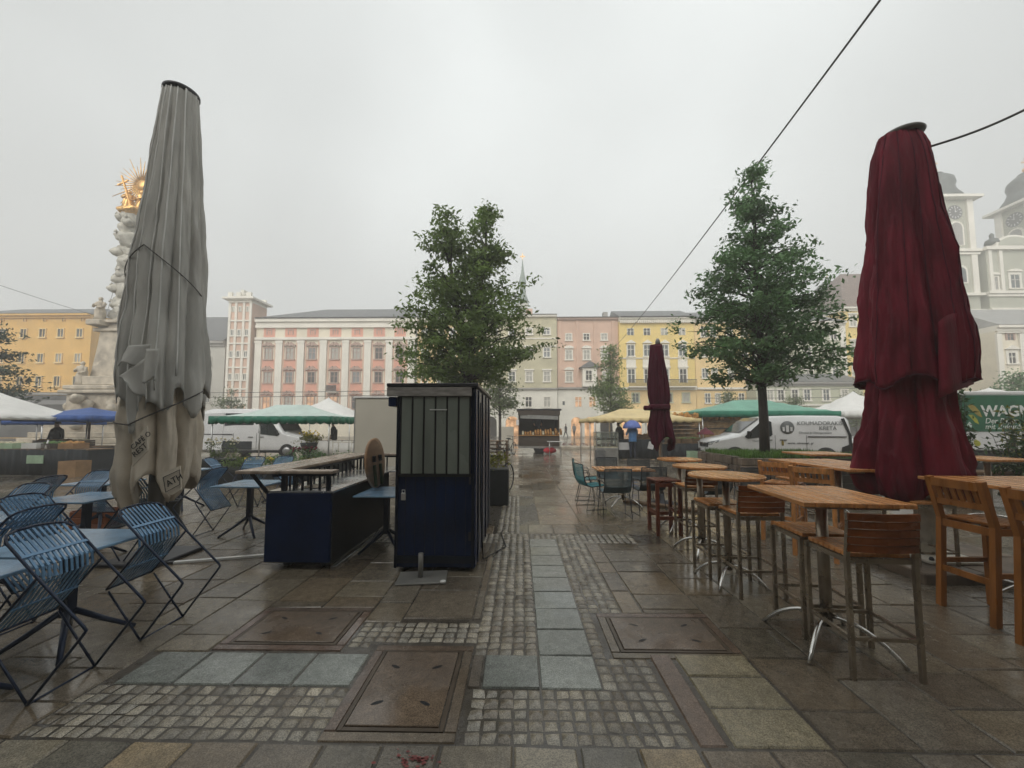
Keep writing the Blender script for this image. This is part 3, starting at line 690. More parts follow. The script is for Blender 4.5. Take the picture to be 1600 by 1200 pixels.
bx = G(660, 906)
t = thing('parasol_stand', 'grey metal parasol stand with a square plate and short empty tube, before the bar hut', 'parasol stand', (bx.x, bx.y, 0), .12)
MB().bbox(-.25, .25, -.17, .17, .012, .03, .005).build('plate', 'post_grey', t)
q = MB(); q.tube([(-.02, 0, .031), (-.02, 0, .27)], .026, 16); q.tube([(-.02, 0, .27), (-.02, 0, .272)], [.026, .02], 16); q.build('tube', 'post_grey', t)
MB().lathe([(.03, .012), (.03, .03), (.018, .034)], (.22, -.15, .01), 10).build('knob', 'white', t)
a, b2 = G(272, 882), G(418, 870)
t = thing('white_bar', 'long thin white bar lying on the wet paving left of the bar counter', 'bar'); MB().beam((a.x, a.y, .022), (b2.x, b2.y, .022), .05, .024).build('bar', 'white', t)
MB().beam((a.x - .16, a.y - .012, .02), (a.x - .005, a.y, .02), .055, .03).build('end_cap', 'darkmetal', t)
for px, py, lb in ((224, 818, 'dark plastic tub left of the grey parasol post'), (263, 818, 'dark plastic tub right of the grey parasol post')):
    c = G(px, py); t = thing('plastic_tub', lb, 'tub', (c.x, c.y, 0))
    MB().lathe([(.12, .003), (.14, .15), (.165, .36), (.175, .37), (.165, .385), (.15, .36), (.125, .04), (.01, .035)], n=24).build('tub', 'darkpot', t)
c = G(150, 826); t = thing('wooden_crate', 'orange brown wooden crate on the paving under the blue tables', 'crate', (c.x, c.y, 0), .1)
for k in range(3): MB().bbox(-.24, .24, -.17, -.15, .02 + k * .095, .1 + k * .095, .004).build('slat', 'terracotta', t)
q = MB(); q.box(-.24, -.22, -.149, .15, .01, .3); q.box(.22, .24, -.149, .15, .01, .3); q.box(-.22, .22, .13, .15, .01, .3); q.box(-.219, .219, -.149, .129, .01, .03); q.build('box', 'terracotta', t)

# ------------------------------------------------------------------ blue folding chairs and tables
def fold_chair(label):
    t = thing('folding_chair', label, 'chair', group='blue folding chairs tipped against the tables')
    hw = .185; L = .53
    f = MB()
    for sgn in (-1, 1):
        y = sgn * hw
        f.tube([(-L - .085, y * .55, .775), (-L - .082, y * .86, .757), (-L - .075, y, .71), (-L - .03, y, .4), (-L + .012, y, .04), (-L + .02, y, .012), (-L + .05, y, .009), (-.03, y, .009), (0, y, .009)], .0085, 8)
        f.tube([(-.005, y, .012), (-.13, y, .43)], .0075, 8); f.tube([(-L - .035, y, .43), (-.13, y, .45)], .0075, 8)
    f.tube([(-L - .085, -hw * .55, .775), (-L - .088, 0, .782), (-L - .085, hw * .55, .775)], .0085, 8)
    f.tube([(0, -hw, .009), (0, hw, .009)], .0085, 8); f.tube([(-.13, -hw, .45), (-.13, hw, .45)], .0075, 8)
    f.build('frame', 'navyleg', t)
    bk = MB(); seat = MB(); n = 12
    for i in range(n):
        y = -hw * .93 + 2 * hw * .93 * i / (n - 1); e = 1 - (2 * i / (n - 1) - 1) ** 2
        top = .71 + .062 * min(1, e * 2.2)
        bk.beam((-L - .08, y, top), (-L - .055, y, .6), .0145, .006, up=(1, 0, 0)); bk.beam((-L - .055, y, .6), (-L - .03 + .0, y, .5), .0145, .006, up=(1, 0, 0))
        bk.beam((-L - .03, y, .5), (-L + .02, y, .452), .0145, .006, up=(1, 0, 0))
        seat.beam((-L + .02, y, .448), (-.32, y, .44), .0145, .006); seat.beam((-.32, y, .44), (-.125, y, .456), .0145, .006)
    bk.box(-L - .064, -L - .058, -hw, hw, .575, .595); seat.box(-.33, -.315, -hw, hw, .43, .436)
    bk.build('backrest', 'bluepaint', t); seat.build('seat', 'bluepaint', t)
    return t
def cafe_table(label, w=.7, d=.7, hgt=.74):
    t = thing('cafe_table', label, 'table', group='blue square cafe tables')
    MB().bbox(-w / 2, w / 2, -d / 2, d / 2, hgt - .022, hgt, .008).build('tabletop', 'bluetop', t)
    MB().box(-.032, .032, -.032, .032, .2, hgt - .023).build('post', 'navyleg', t)
    for k in range(4):
        a = PI / 4 + k * PI / 2; c, s_ = math.cos(a), math.sin(a)
        MB().tube([(c * .033, s_ * .033, .24), (c * .2, s_ * .2, .12), (c * .37, s_ * .37, .012)], [.022, .019, .015], 8).build('leg', 'navyleg', t)
    return t
TB = [(-3.32, 2.95, 'front blue table at the left edge, its corner under the two nearest tipped chairs'), (-3.32, 2.2, 'blue table cut by the left edge of the picture, nearest the camera'),
      (-5.2, 4.75, 'blue table with a dark post left of the grey parasol, second row back'), (-6.35, 6.0, 'far blue table partly behind the pale tubs left of the grey parasol'),
      (-4.0, 5.9, 'wet blue table between the grey parasol and the bar counter ledge'), (-6.5, 7.6, 'blue table behind the hanging cloth of the grey parasol'),
      (-5.05, 8.45, 'blue table farthest back, near the flower tubs'), (-4.95, 3.6, 'blue table at the left edge in the second row')]
t0 = None
for x, y, lb in TB:
    if t0 is None: t0 = cafe_table(lb); t0.location = (x, y, 0); o = t0
    else: copy_tree(t0, label=lb, loc=(x, y, 0))
t = cafe_table('small blue table standing between the bar counter and the hut', .6, .75); t.location = (-1.73, 5.22, 0)
TIP = R(54)
CH = [(-2.8, 3.18, PI, 'blue slatted chair tipped onto the front table, its feet nearest the white bar'), (-2.8, 2.5, PI + .03, 'blue slatted chair tipped onto the table nearest the left bottom of the picture'),
      (-3.95, 3.08, 0., 'blue chair tipped on the far side of the front table, only its arched back showing'), (-4.33, 3.62, PI, 'blue chair at the left edge, tipped onto the second row table'),
      (-6.0, 4.85, .05, 'dark blue chair with arched back leaning on the left of the second row table'), (-4.53, 4.75, PI - .1, 'blue chair leaning on the right of the second row table, before the parasol post'),
      (-5.85, 5.28, PI / 2, 'blue chair tipped onto the far left table, back toward the camera'), (-4.66, 5.86, -.05, 'blue chair tipped on the left of the table beside the bar counter'),
      (-3.34, 5.92, PI, 'blue chair tipped on the table beside the bar counter, half behind the ledge'), (-5.75, 7.6, PI + .2, 'pale blue chair tipped just right of the grey parasol cloth'),
      (-5.3, 7.75, PI / 2 + .1, 'blue chair tipped at the farthest table, left of a pair'), (-4.78, 7.85, PI / 2 - .05, 'blue chair tipped at the farthest table, right of a pair'),
      (-5.25, 4.05, PI / 2, 'blue chair tipped onto the near edge of the second row table')]
c0 = None
for x, y, rz, lb in CH:
    if c0 is None: c0 = fold_chair(lb); c0.location = (x, y, .004); c0.rotation_euler = (0, TIP, rz)
    else: copy_tree(c0, label=lb, loc=(x, y, .004), rot=(0, TIP + rnd.uniform(-.04, .03), rz))
# ------------------------------------------------------------------ teak bar furniture
def feet4(t, r, hub, mat='chrome'):
    for k in range(4):
        a = PI / 4 + k * PI / 2; c, s_ = math.cos(a), math.sin(a); pts = []
        for i in range(9):
            u = i / 8; rr = .03 + (r - .03) * u; z = hub * (1 - (u * 1.0) ** 2.4) + .014
            pts.append((c * rr, s_ * rr, z))
        MB().tube(pts, .015, 10).build('foot', mat, t)
def slat_top(w, d, z, n=9, th=.03, gap=.006):
    q = MB(); ww = w / n
    for i in range(n): q.bbox(-w / 2 + i * ww + gap / 2, -w / 2 + (i + 1) * ww - gap / 2, -d / 2, d / 2, z - th, z, .003)
    return q
def round_bar(label, r, x, y):
    t = thing('round_bar_table', label, 'bar table', (x, y, 0), rnd.uniform(-.1, .3), 'round wooden bar tables')
    MB().lathe([(.01, 1.058), (r - .02, 1.058), (r, 1.066), (r, 1.084), (r - .006, 1.09), (.01, 1.0905)], n=56, smooth=False).build('tabletop', 'teak', t)
    MB().lathe([(.12, 1.045), (.12, 1.057)], n=20).build('top_plate', 'darkmetal', t)
    MB().lathe([(.034, .13), (.034, 1.044)], n=16).build('post', 'brushed', t)
    feet4(t, .34, .17); return t
round_bar('nearest round wooden bar table, right of the paved walk, in front of two others', .36, 2.13, 4.2)
round_bar('middle one of the three round wooden bar tables', .315, 2.27, 5.12)
round_bar('farthest and smallest looking round wooden bar table, before the plum parasol pole', .32, 2.43, 6.15)
def square_bar(label, w, d, x, y, rz=0):
    t = thing('bar_table', label, 'bar table', (x, y, 0), rz, 'square wooden bar tables')
    slat_top(w, d, 1.09, max(9, int(w / .085))).build('tabletop', 'teak', t)
    q = MB(); q.box(-w / 2 + .05, w / 2 - .05, -d / 2 + .08, -d / 2 + .11, 1.035, 1.059); q.box(-w / 2 + .05, w / 2 - .05, d / 2 - .11, d / 2 - .08, 1.035, 1.059); q.box(-.03, .03, -d / 2 + .111, d / 2 - .111, 1.036, 1.0585); q.build('top_frame', 'brushed', t)
    MB().lathe([(.038, .14), (.038, 1.034)], n=16).build('post', 'brushed', t)
    feet4(t, .42, .2); return t
square_bar('square slatted bar table in the right foreground, two stools pushed under it', .68, .8, 2.25, 3.06, -.1)
square_bar('long slatted bar table behind the foreground one, ending behind the big red parasol', .9, 1.5, 4.22, 5.4)
square_bar('small slatted bar table farthest back, beyond the dark planter', .85, .8, 5.5, 7.45)
square_bar('large slatted bar table at the right edge, with golden wooden chairs', 1.5, 1.0, 4.75, 3.62)
square_bar('low looking bar table right of the big red parasol, before the bushes', .8, .8, 7.3, 6.4)

def bar_stool(label, x, y, rz, back=True):
    t = thing('bar_stool', label, 'bar stool', (x, y, 0), rz, 'metal framed bar stools with teak seats')
    hw = .19
    q = MB(); n = 7; ww = 2 * hw / n
    for i in range(n): q.bbox(-hw, hw, -hw + i * ww + .003, -hw + (i + 1) * ww - .003, .755, .782, .003)
    q.build('seat', 'teak', t)
    f = MB(); zb = .752
    for a, b in (((-hw, -hw), (hw, -hw)), ((hw, -hw), (hw, hw)), ((hw, hw), (-hw, hw)), ((-hw, hw), (-hw, -hw))): f.beam((*a, .735), (*b, .735), .024, .032)
    f.build('seat_frame', 'brushed', t)
    for sx in (-1, 1):
        for sy in (-1, 1):
            top = (1.04 if back and sy < 0 else .72)
            l_ = MB()
            if top > .8: l_.beam((sx * (hw + .012), -hw - .014, .004), (sx * (hw + .012), -hw - .014, .76), .026, .026); l_.beam((sx * (hw + .012), -hw - .014, .76), (sx * (hw + .012), -hw - .045, 1.0), .024, .024)
            else: l_.beam((sx * (hw + .012), sy * (hw - .005), .004), (sx * (hw + .012), sy * (hw - .005), .75), .026, .026)
            l_.build('leg', 'brushed', t)
    r_ = MB(); zr = .26
    r_.beam((-hw, hw - .005, zr), (hw, hw - .005, zr), .02, .022); r_.beam((-hw, -hw - .012, zr - .001), (hw, -hw - .012, zr - .001), .02, .022)
    for sx in (-1, 1): r_.beam((sx * (hw + .01), -hw, zr + .001), (sx * (hw + .01), hw - .015, zr + .001), .019, .021)
    r_.build('footrail', 'brushed', t)
    if back:
        b = MB()
        for k in range(5):
            z = .8 + k * .05
            for i in range(6):
                u0, u1 = -1 + i / 3, -1 + (i + 1) / 3
                yb = lambda u, z=z: -hw - .03 - (z - .8) * .12 - .03 * (1 - u * u)
                b.beam((u0 * (hw + .02), yb(u0), z + .022), (u1 * (hw + .02), yb(u1), z + .022), .016, .044)
        b.build('backrest', 'teak_dark', t)
    return t
bar_stool('teak bar stool with its slatted back to the camera, at the foreground square table', 2.3, 2.83, -.06)
bar_stool('backless looking teak bar stool pushed under the far half of the foreground square table', 2.34, 3.29, -.06, False)
bar_stool('teak bar stool with back to the camera, under the nearest round table', 2.22, 3.98, 0)
bar_stool('backless teak bar stool under the nearest round table, on the walk side', 2.16, 4.42, 0, False)
bar_stool('teak bar stool with low back, between the middle and farthest round tables', 2.42, 5.62, 0)
bar_stool('teak bar stool at the far side of the long slatted table, seat just showing', 4.3, 6.35, PI)
bar_stool('teak bar stool under the long slatted table beside the red parasol', 4.4, 4.55, 0, False)
t = thing('wooden_stool', 'tall red brown wooden stool without back, at the edge of the paved walk', 'bar stool', (2.15, 6.05, 0), .05)
q = MB()
for i in range(5): q.bbox(-.19 + i * .077, -.125 + i * .077, -.19, .19, .775, .8, .004)
q.build('seat', 'redwood', t)
for a in (-1, 1):
    for b in (-1, 1): MB().bbox(a * .165 - .024, a * .165 + .024, b * .165 - .024, b * .165 + .024, .003, .773, .005).build('leg', 'redwood', t)
q = MB()
for b in (-1, 1):
    for bx_ in ((-.14, .14, b * .165 - .015, b * .165 + .015, .23, .28), (b * .165 - .015, b * .165 + .015, -.14, .14, .3, .35), (-.14, .14, b * .165 - .012, b * .165 + .012, .7, .76)): MB().box(*bx_).build('stretcher', 'redwood', t)

def bar_chair(label, x, y, rz, mat='oak', metal=True, hgt=1.14, group='golden wooden bar chairs'):
    """faces local +Y, back at -Y"""
    t = thing('bar_chair', label, 'bar chair', (x, y, 0), rz, group)
    hw = .2
    q = MB()
    for i in range(6): q.bbox(-hw, hw, -.17 + i * .063, -.115 + i * .063, .775, .797, .004)
    q.build('seat', mat, t)
    for sx in (-1, 1):
        MB().bbox(sx * hw - .022, sx * hw + .022, .17, .214, .003, .773, .005).build('leg', mat, t)
        l_ = MB(); l_.beam((sx * hw, -.255, .003), (sx * hw, -.2, .78), .044, .05); l_.beam((sx * hw, -.2, .77), (sx * hw, -.285, hgt), .042, .046); l_.build('leg', mat, t)
    b = MB(); b.beam((-hw + .02, -.282, hgt - .045), (hw - .02, -.282, hgt - .045), .028, .07); b.beam((-hw + .02, -.238, .93), (hw - .02, -.238, .93), .026, .05)
    b.build('back_rail', mat, t)
    b = MB()
    for i in range(6):
        x_ = -.14 + i * .056; b.beam((x_, -.243, .95), (x_, -.276, hgt - .078), .034, .014, up=(0, 1, 0))
    b.build('back_slat', mat, t)
    BS = []
    for sx in (-1, 1): BS += [((sx * hw, -.2, .74), (sx * hw, .17, .74), .022, .055), ((sx * hw, -.22, .4), (sx * hw, .17, .4), .022, .04)]
    BS += [((-hw + .022, -.205, .735), (hw - .022, -.205, .735), .022, .06), ((-hw + .022, .19, .735), (hw - .022, .19, .735), .022, .06), ((-hw + .022, -.235, .34), (hw - .022, -.235, .34), .022, .05)]
    for bs in BS: MB().beam(*bs).build('stretcher', mat, t)
    if metal: MB().tube([(-hw + .02, .19, .25), (-hw * .6, .235, .25), (hw * .6, .235, .25), (hw - .02, .19, .25)], .012, 8).build('footrest', 'chrome', t)
    return t
bar_chair('golden wooden bar chair with slatted back, standing whole before the right edge table', 4.0, 3.52, -PI / 2 + .02)
bar_chair('golden wooden bar chair cut by the right edge of the picture', 3.9, 2.87, -PI / 2)
bar_chair('slim teak bar chair left of a pair at the long slatted table', 3.72, 5.75, -PI / 2 + .75, 'teak', False, 1.1, 'teak bar chairs at the long table')
bar_chair('slim teak bar chair right of a pair at the long slatted table', 3.7, 5.08, -PI / 2 + .75, 'teak', False, 1.1, 'teak bar chairs at the long table')

# ------------------------------------------------------------------ strap chairs round the low table
def strap_chair(label, strap, x, y, rz, group='strap seat chairs round the low table'):
    t = thing('strap_chair', label, 'chair', (x, y, 0), rz, group)
    hw = .23; side = [(-.26, .85), (-.245, .7), (-.22, .55), (-.17, .46), (-.08, .43), (.08, .44), (.2, .455), (.24, .44)]
    f = MB()
    for sx in (-1, 1): f.tube([(sx * hw, y_, z) for y_, z in side], .009, 8)
    f.tube([(-hw, -.26, .85), (0, -.275, .856), (hw, -.26, .85)], .009, 8); f.tube([(-hw, .24, .44), (hw, .24, .44)], .009, 8); f.build('frame', 'rod', t)
    def at_(u):
        u *= len(side) - 1; i = min(int(u), len(side) - 2); k = u - i
        return side[i][0] + (side[i + 1][0] - side[i][0]) * k, side[i][1] + (side[i + 1][1] - side[i][1]) * k
    b = MB(); s_ = MB()
    for i in range(48):
        u = i / 47; y_, z = at_(u); q = b if u < .44 else s_
        q.tube([(-hw, y_, z), (-hw * .5, y_ - .012, z - .005), (hw * .5, y_ - .012, z - .005), (hw, y_, z)], .0085, 5)
    b.build('backrest', strap, t); s_.build('seat', strap, t)
    for sx in (-1, 1):
        MB().tube([(sx * hw, -.1, .43), (sx * (hw + .02), -.2, .012), (sx * (hw + .02), .2, .012), (sx * hw, .12, .44)], .0075, 8).build('leg', 'rod', t)
        MB().tube([(sx * hw, -.225, .6), (sx * (hw + .03), -.2, .64), (sx * (hw + .03), .05, .64), (sx * hw, .1, .445)], .009, 8).build('armrest', 'rod', t)
    return t
strap_chair('dark blue grey strap chair with back to the camera, before the low table', 'greystrap', 1.66, 7.1, .05)
strap_chair('charcoal strap chair with its back to the camera, right of the dark blue grey one', 'darkstrap', 2.33, 7.35, .12)
strap_chair('bright teal strap chair seen from the side, left of the low table', 'tealstrap', 1.38, 7.85, -PI / 2 + .25)
strap_chair('paler teal strap chair farthest left, behind the bright teal one', 'tealstrap', 1.42, 8.75, -PI / 2 - .2)
strap_chair('charcoal strap chair on the far side of the low table, left', 'darkstrap', 2.0, 9.0, PI)
strap_chair('charcoal strap chair on the far side of the low table, right', 'darkstrap', 2.6, 8.75, PI - .2)
strap_chair('charcoal strap chair behind the nearest round bar table', 'darkstrap', 3.3, 7.0, .3)
strap_chair('charcoal strap chair in front of the dark planter', 'darkstrap', 4.15, 7.3, -.2)
t = thing('low_table', 'low wooden table with curved steel feet between the strap chairs', 'table', (2.05, 8.05, 0))
slat_top(1.1, .7, .74, 10).build('tabletop', 'teak', t); MB().lathe([(.03, .12), (.03, .709)], n=14).build('post', 'brushed', t); feet4(t, .42, .16)
t = thing('timber_board', 'dark board lying flat on the paving beside the strap chairs', 'board', (2.75, 7.9, 0), .9)
MB().bbox(-.09, .09, -.75, .75, .012, .06, .008).build('board', 'timber', t)

# ------------------------------------------------------------------ stone planter with the right-hand tree
t = thing('tree_planter', 'low rubble stone planter with dark board front and grass, round the right-hand tree', 'planter', (0, 0, 0))
x0, x1, y0, y1, zt = 5.35, 8.6, 9.75, 12.1, .82
pw = MB(); rr = random.Random(9)
def stone_wall(mb, ax0, ax1, fixed, axis, z0, z1):
    z = z0
    while z < z1 - .02:
        hh = min(rr.uniform(.13, .22), z1 - z); a = ax0
        while a < ax1 - .02:
            ww = min(rr.uniform(.18, .42), ax1 - a)
            if ax1 - a - ww < .1: ww = ax1 - a
            d = rr.uniform(0, .03)
            if axis == 'x': mb.bbox(a + .004, a + ww - .004, fixed - d, fixed + .2, z + .004, z + hh - .004, .014)
            else: mb.bbox(fixed - d, fixed + .2, a + .004, a + ww - .004, z + .004, z + hh - .004, .014)
            a += ww
        z += hh
stone_wall(pw, y0 + .21, y1, x0, 'y', .002, zt); stone_wall(pw, x0, x0 + .8, y0, 'x', .003, zt - .02); pw.box(x0 + .01, x1, y1 - .2, y1, .002, zt - .03); pw.box(x1 - .2, x1, y0 + .02, y1 - .21, .002, zt - .03)
pw.build('stone_wall', 'plantstone', t)
fb = MB()
for k in range(4): fb.bbox(x0 + .81, x1, y0 - .02 - .004 * (k % 2), y0 + .03, .01 + k * .2, .2 + k * .2, .008)
fb.build('board_front', 'planttimber', t)
MB().box(x0 + .215, x1 - .21, y0 + .21, y1 - .21, .3, zt - .06).build('soil', 'soil', t)
gr = MB()
for _ in range(7000):
    x = rr.uniform(x0 + .05, x1 - .3); y = rr.uniform(y0 + .03, y1 - .1); hgt = rr.uniform(.06, .2); a = rr.uniform(0, 2 * PI); ln = rr.uniform(.02, .09)
    dx, dy = math.cos(a), math.sin(a); wd = .007
    z = zt - .065 if (x > x0 + .22 and y > y0 + .22) else zt - .03
    p = Vector((x, y, z)); q = p + Vector((dx * ln * .4, dy * ln * .4, hgt * .6)); e = p + Vector((dx * ln, dy * ln, hgt)); sd_ = Vector((-dy * wd, dx * wd, 0))
    gr.add([p - sd_, p + sd_, q + sd_ * .8, e, q - sd_ * .8], [(0, 1, 2, 4), (4, 2, 3)])
o = gr.build('grass', 'grass', t, fix=False); tag(o, kind='stuff')
# ------------------------------------------------------------------ trees and shrubs
def interp(prof, z):
    for (a, ra), (b, rb) in zip(prof, prof[1:]):
        if a <= z <= b: return ra + (rb - ra) * (z - a) / (b - a + 1e-9)
    return prof[0][1] if z < prof[0][0] else prof[-1][1]
def tree(name, label, loc, prof, trunk, leaders, nb, leaf, mat, seed, trad=.12, per=17, up=.45, spread=(.2, .2, .11), group=None, cat='tree', flat=False, nsub=4):
    rr = random.Random(seed); t = thing(name, label, cat, loc, 0, group)
    z0 = prof[0][0]; zt = prof[-1][0]
    wood = MB(); wood.tube([(0, 0, 0), (.02, .01, trunk * .5), (0, 0, trunk)], [trad * 1.12, trad, trad * .9], 12)
    for ld in leaders:
        n = len(ld); wood.tube(ld, [trad * .88 * (1 - .86 * i / (n - 1)) + .008 for i in range(n)], 8)
    wood.build('trunk', 'bark', t)
    br = MB(); cr = MB(); ga = rr.uniform(0, 6)
    def lead_at(ld, z):
        if z <= ld[0][2]: return Vector(ld[0])
        for a, b in zip(ld, ld[1:]):
            if a[2] <= z <= b[2]: return Vector(a).lerp(Vector(b), (z - a[2]) / (b[2] - a[2] + 1e-9))
        return Vector(ld[-1])
    for i in range(nb):
        ld = leaders[i % len(leaders)]; ga += 2.39996 + rr.uniform(-.3, .3)
        while True:
            z = rr.uniform(z0, zt)
            if rr.random() < .18 + interp(prof, z) / max(p[1] for p in prof): break
        Rr = interp(prof, z) * rr.uniform(.72, 1.0) * (1 if i % 3 else rr.uniform(.4, .75))
        ax = lead_at(ld, z) if len(leaders) > 1 and z > trunk + 1.5 else Vector((0, 0, z))
        tip = Vector((math.cos(ga) * Rr, math.sin(ga) * Rr, z))
        if len(leaders) > 1 and z > trunk + 2: tip = Vector((ax.x + math.cos(ga) * Rr * (.85 - .45 * min(1, max(0, z - 5.2) / 1.9)), ax.y + math.sin(ga) * Rr * (.85 - .45 * min(1, max(0, z - 5.2) / 1.9)), z))
        o = lead_at(ld, max(trunk * .92, z - Rr * up))
        mid = o.lerp(tip, .5) + Vector((0, 0, -.1 * Rr if flat else .13 * Rr))
        pts = [o, o.lerp(mid, .55), mid, mid.lerp(tip, .6), tip]
        br.tube(pts, [.028 * (.5 + Rr / 2), .022, .016, .011, .005], 5, cap=False)
        nc = max(3, int(nsub * (.6 + Rr)))
        for c in range(nc):
            u = .32 + .68 * (c + rr.random()) / nc
            k = min(3, int(u * 4)); p = pts[k].lerp(pts[k + 1], u * 4 - k)
            off = Vector((rr.gauss(0, .2), rr.gauss(0, .2), rr.gauss(-.02, .07))) * (.5 + .35 * Rr)
            leaf_quads(cr, p + off, spread, int(per * rr.uniform(.5, 1.4)), leaf, rr)
    br.build('branch', 'bark', t, fix=False)
    cr.build('crown', mat, t, fix=False)
    return t
def col_prof(rows, cx, D): return sorted((Z(y, D), w * D / F) for y, w in rows)
D = 12.0
tx = X(727, D)
tree('linden_tree', 'full linden tree with two tops, rising behind the navy bar hut', (tx, D, 0),
     [(Z(604, D), .5), (Z(590, D), 1.75), (Z(572, D), 2.2), (Z(545, D), 2.55), (Z(515, D), 2.3), (Z(470, D), 2.15), (Z(420, D), 1.85), (Z(385, D), 1.6), (Z(350, D), 1.15), (Z(322, D), .45)],
     2.9, [[(0, 0, 2.85), (-.05, 0, 4.2), (-.35, .05, 5.6), (-.58, 0, 7), (-.6, 0, 7.9)], [(0, 0, 2.85), (.1, 0, 4.2), (.4, -.05, 5.6), (.6, 0, 7), (.6, 0, 8.1)]], 165, .155, 'leaf', 23, .12, per=25, spread=(.14, .14, .075), nsub=3)
D = 11.0; tx = X(1193, D)
tree('linden_tree', 'pointed linden tree with a cone shaped crown, in the grassy planter', (tx, D, .74),
     [(z - .74, r) for z, r in [(Z(606, D), .5), (Z(590, D), 1.55), (Z(565, D), 2.0), (Z(530, D), 2.25), (Z(490, D), 2.1), (Z(450, D), 1.75), (Z(400, D), 1.22), (Z(350, D), .8), (Z(310, D), .45), (Z(285, D), .24), (Z(266, D), .05)]],
     2.0, [[(0, 0, 1.95), (.03, .02, 3.5), (-.02, 0, 5.2), (0, 0, 6.6), (-.04, 0, 7.75)]], 170, .145, 'leaf2', 5, .115, per=25, up=.3, spread=(.135, .135, .075), nsub=3)
D = 30.0
tree('young_tree', 'small green tree before the pink and yellow houses, behind the cream canopy', (X(955, D), D, 0),
     [(2.3, .6), (3.0, 1.55), (4.2, 1.6), (5.4, 1.0), (6.6, .65), (7.6, .15)], 2.2, [[(0, 0, 2.1), (0, 0, 4), (.05, 0, 6), (0, 0, 7.4)]], 70, .24, 'leaf', 8, .09, per=12, spread=(.26, .26, .16))
D = 27.0
tree('young_tree', 'pale yellowish green young tree just right of the bar hut', (X(781, D), D, 0),
     [(2.2, .5), (3.0, 1.4), (4.0, 1.5), (5.0, 1.0), (5.6, .3)], 2.3, [[(0, 0, 2.2), (0, 0, 4), (0, 0, 5.4)]], 48, .22, 'leafpale', 18, .1, per=9, spread=(.26, .26, .16))
M['leafpale2'] = pm('misty_needles', (.06, .09, .06), .5, var=.4, scale=1.2, trans=.3)
D = 19.0
tree('evergreen_tree', 'dark tree with flat layered boughs at the far left edge of the picture', (X(-52, D), D, 0),
     [(1.8, 1.5), (3.0, 2.7), (4.5, 2.2), (5.5, 1.7), (6.6, 1.1), (7.6, .25)], 1.8, [[(0, 0, 1.7), (0, 0, 4), (0, 0, 7.5)]], 80, .2, 'leafpale2', 33, .13, per=16, up=-.08, spread=(.28, .28, .06), flat=True)
D = 38.0
tree('young_tree', 'faint small tree in front of the pink tower', (X(360, D), D, 0), [(1.5, .6), (2.5, 1.4), (4, 1.1), (5.2, .3)], 1.5, [[(0, 0, 1.4), (0, 0, 3.5), (0, 0, 5)]], 36, .26, 'leafpale', 41, .08, per=9, spread=(.28, .28, .2))
for px, hgt, sd_, lb, D in ((1140, 4.6, 51, 'faint low tree behind the green canopy, left of the linden trunk', 36), (1245, 4.2, 52, 'faint low tree behind the green canopy, right of the linden trunk', 36), (1600, 5.4, 53, 'bushy tree at the right edge above the green lorry', 27), (1338, 4.8, 54, 'faint low tree just left of the big red parasol above the white tent', 38)):
    tree('young_tree', lb, (X(px, D), D, 0), [(1.6, .6), (hgt * .5, hgt * .3), (hgt * .75, hgt * .24), (hgt, .3)], 1.6, [[(0, 0, 1.5), (0, 0, hgt * .6), (0, 0, hgt * .95)]], 44, .22, 'leafpale' if px < 1500 else 'leaf2', sd_, .09, per=10, spread=(.28, .28, .18))
def shrub(name, label, loc, hgt, rad, leaf, mat, seed, n=26, per=22, pot=None, group=None):
    rr = random.Random(seed); t = thing(name, label, 'shrub', loc, 0, group); zb = 0
    if pot:
        MB().lathe([(pot * .75, .003), (pot * .95, .38), (pot, .42), (pot * .9, .43), (pot * .85, .36), (.01, .35)], n=22).build('pot', 'darkpot', t); zb = .36
    st = MB(); cr = MB()
    for i in range(n):
        a = rr.uniform(0, 2 * PI); u = rr.uniform(.35, 1); r = rad * rr.uniform(.2, 1) * (1 - .35 * u)
        tip = Vector((math.cos(a) * r, math.sin(a) * r, zb + (hgt - zb) * u)); base = Vector((math.cos(a) * .05, math.sin(a) * .05, zb if pot else .003))
        st.tube([base, base.lerp(tip, .5) + Vector((0, 0, .08)), tip], [.012, .008, .003], 5, cap=False)
        for k in range(4): leaf_quads(cr, base.lerp(tip, .45 + .18 * k), (rad * .13, rad * .13, hgt * .05), per // 4 + 1, leaf, rr)
    st.build('stem', 'bark', t, fix=False); cr.build('foliage', mat, t, fix=False); return t
shrub('leafy_shrub', 'dense glossy green shrub at the right edge, before the green lorry', (X(1592, 7.6), 7.6, 0), 1.75, .62, .11, 'leafglossy', 3, 54, 30)
shrub('leafy_shrub', 'yellow topped shrub behind the glossy one at the right edge', (X(1588, 8.6), 8.6, 0), 1.95, .45, .1, 'leafyellow', 4, 34, 26)
shrub('tall_plant', 'tall leafy plant just right of the big wine red parasol', (X(1496, 8.2), 8.2, 0), 2.25, .38, .12, 'leafglossy', 6, 38, 22, .3)
for k, (px, py) in enumerate(((1478, 725), (1545, 730))):
    c = V(px, 735, 7.4)
D_ = 7.9
t = thing('wooden_bench', 'rough timber bench top below the shrubs at the right', 'bench', (X(1540, D_), D_, 0))
MB().bbox(-.75, .75, -.2, .2, .66, .72, .01).build('seat', 'timber', t)
for a in (-.6, .6): MB().bbox(a - .05, a + .05, -.16, .16, .003, .657, .008).build('leg', 'timber', t)

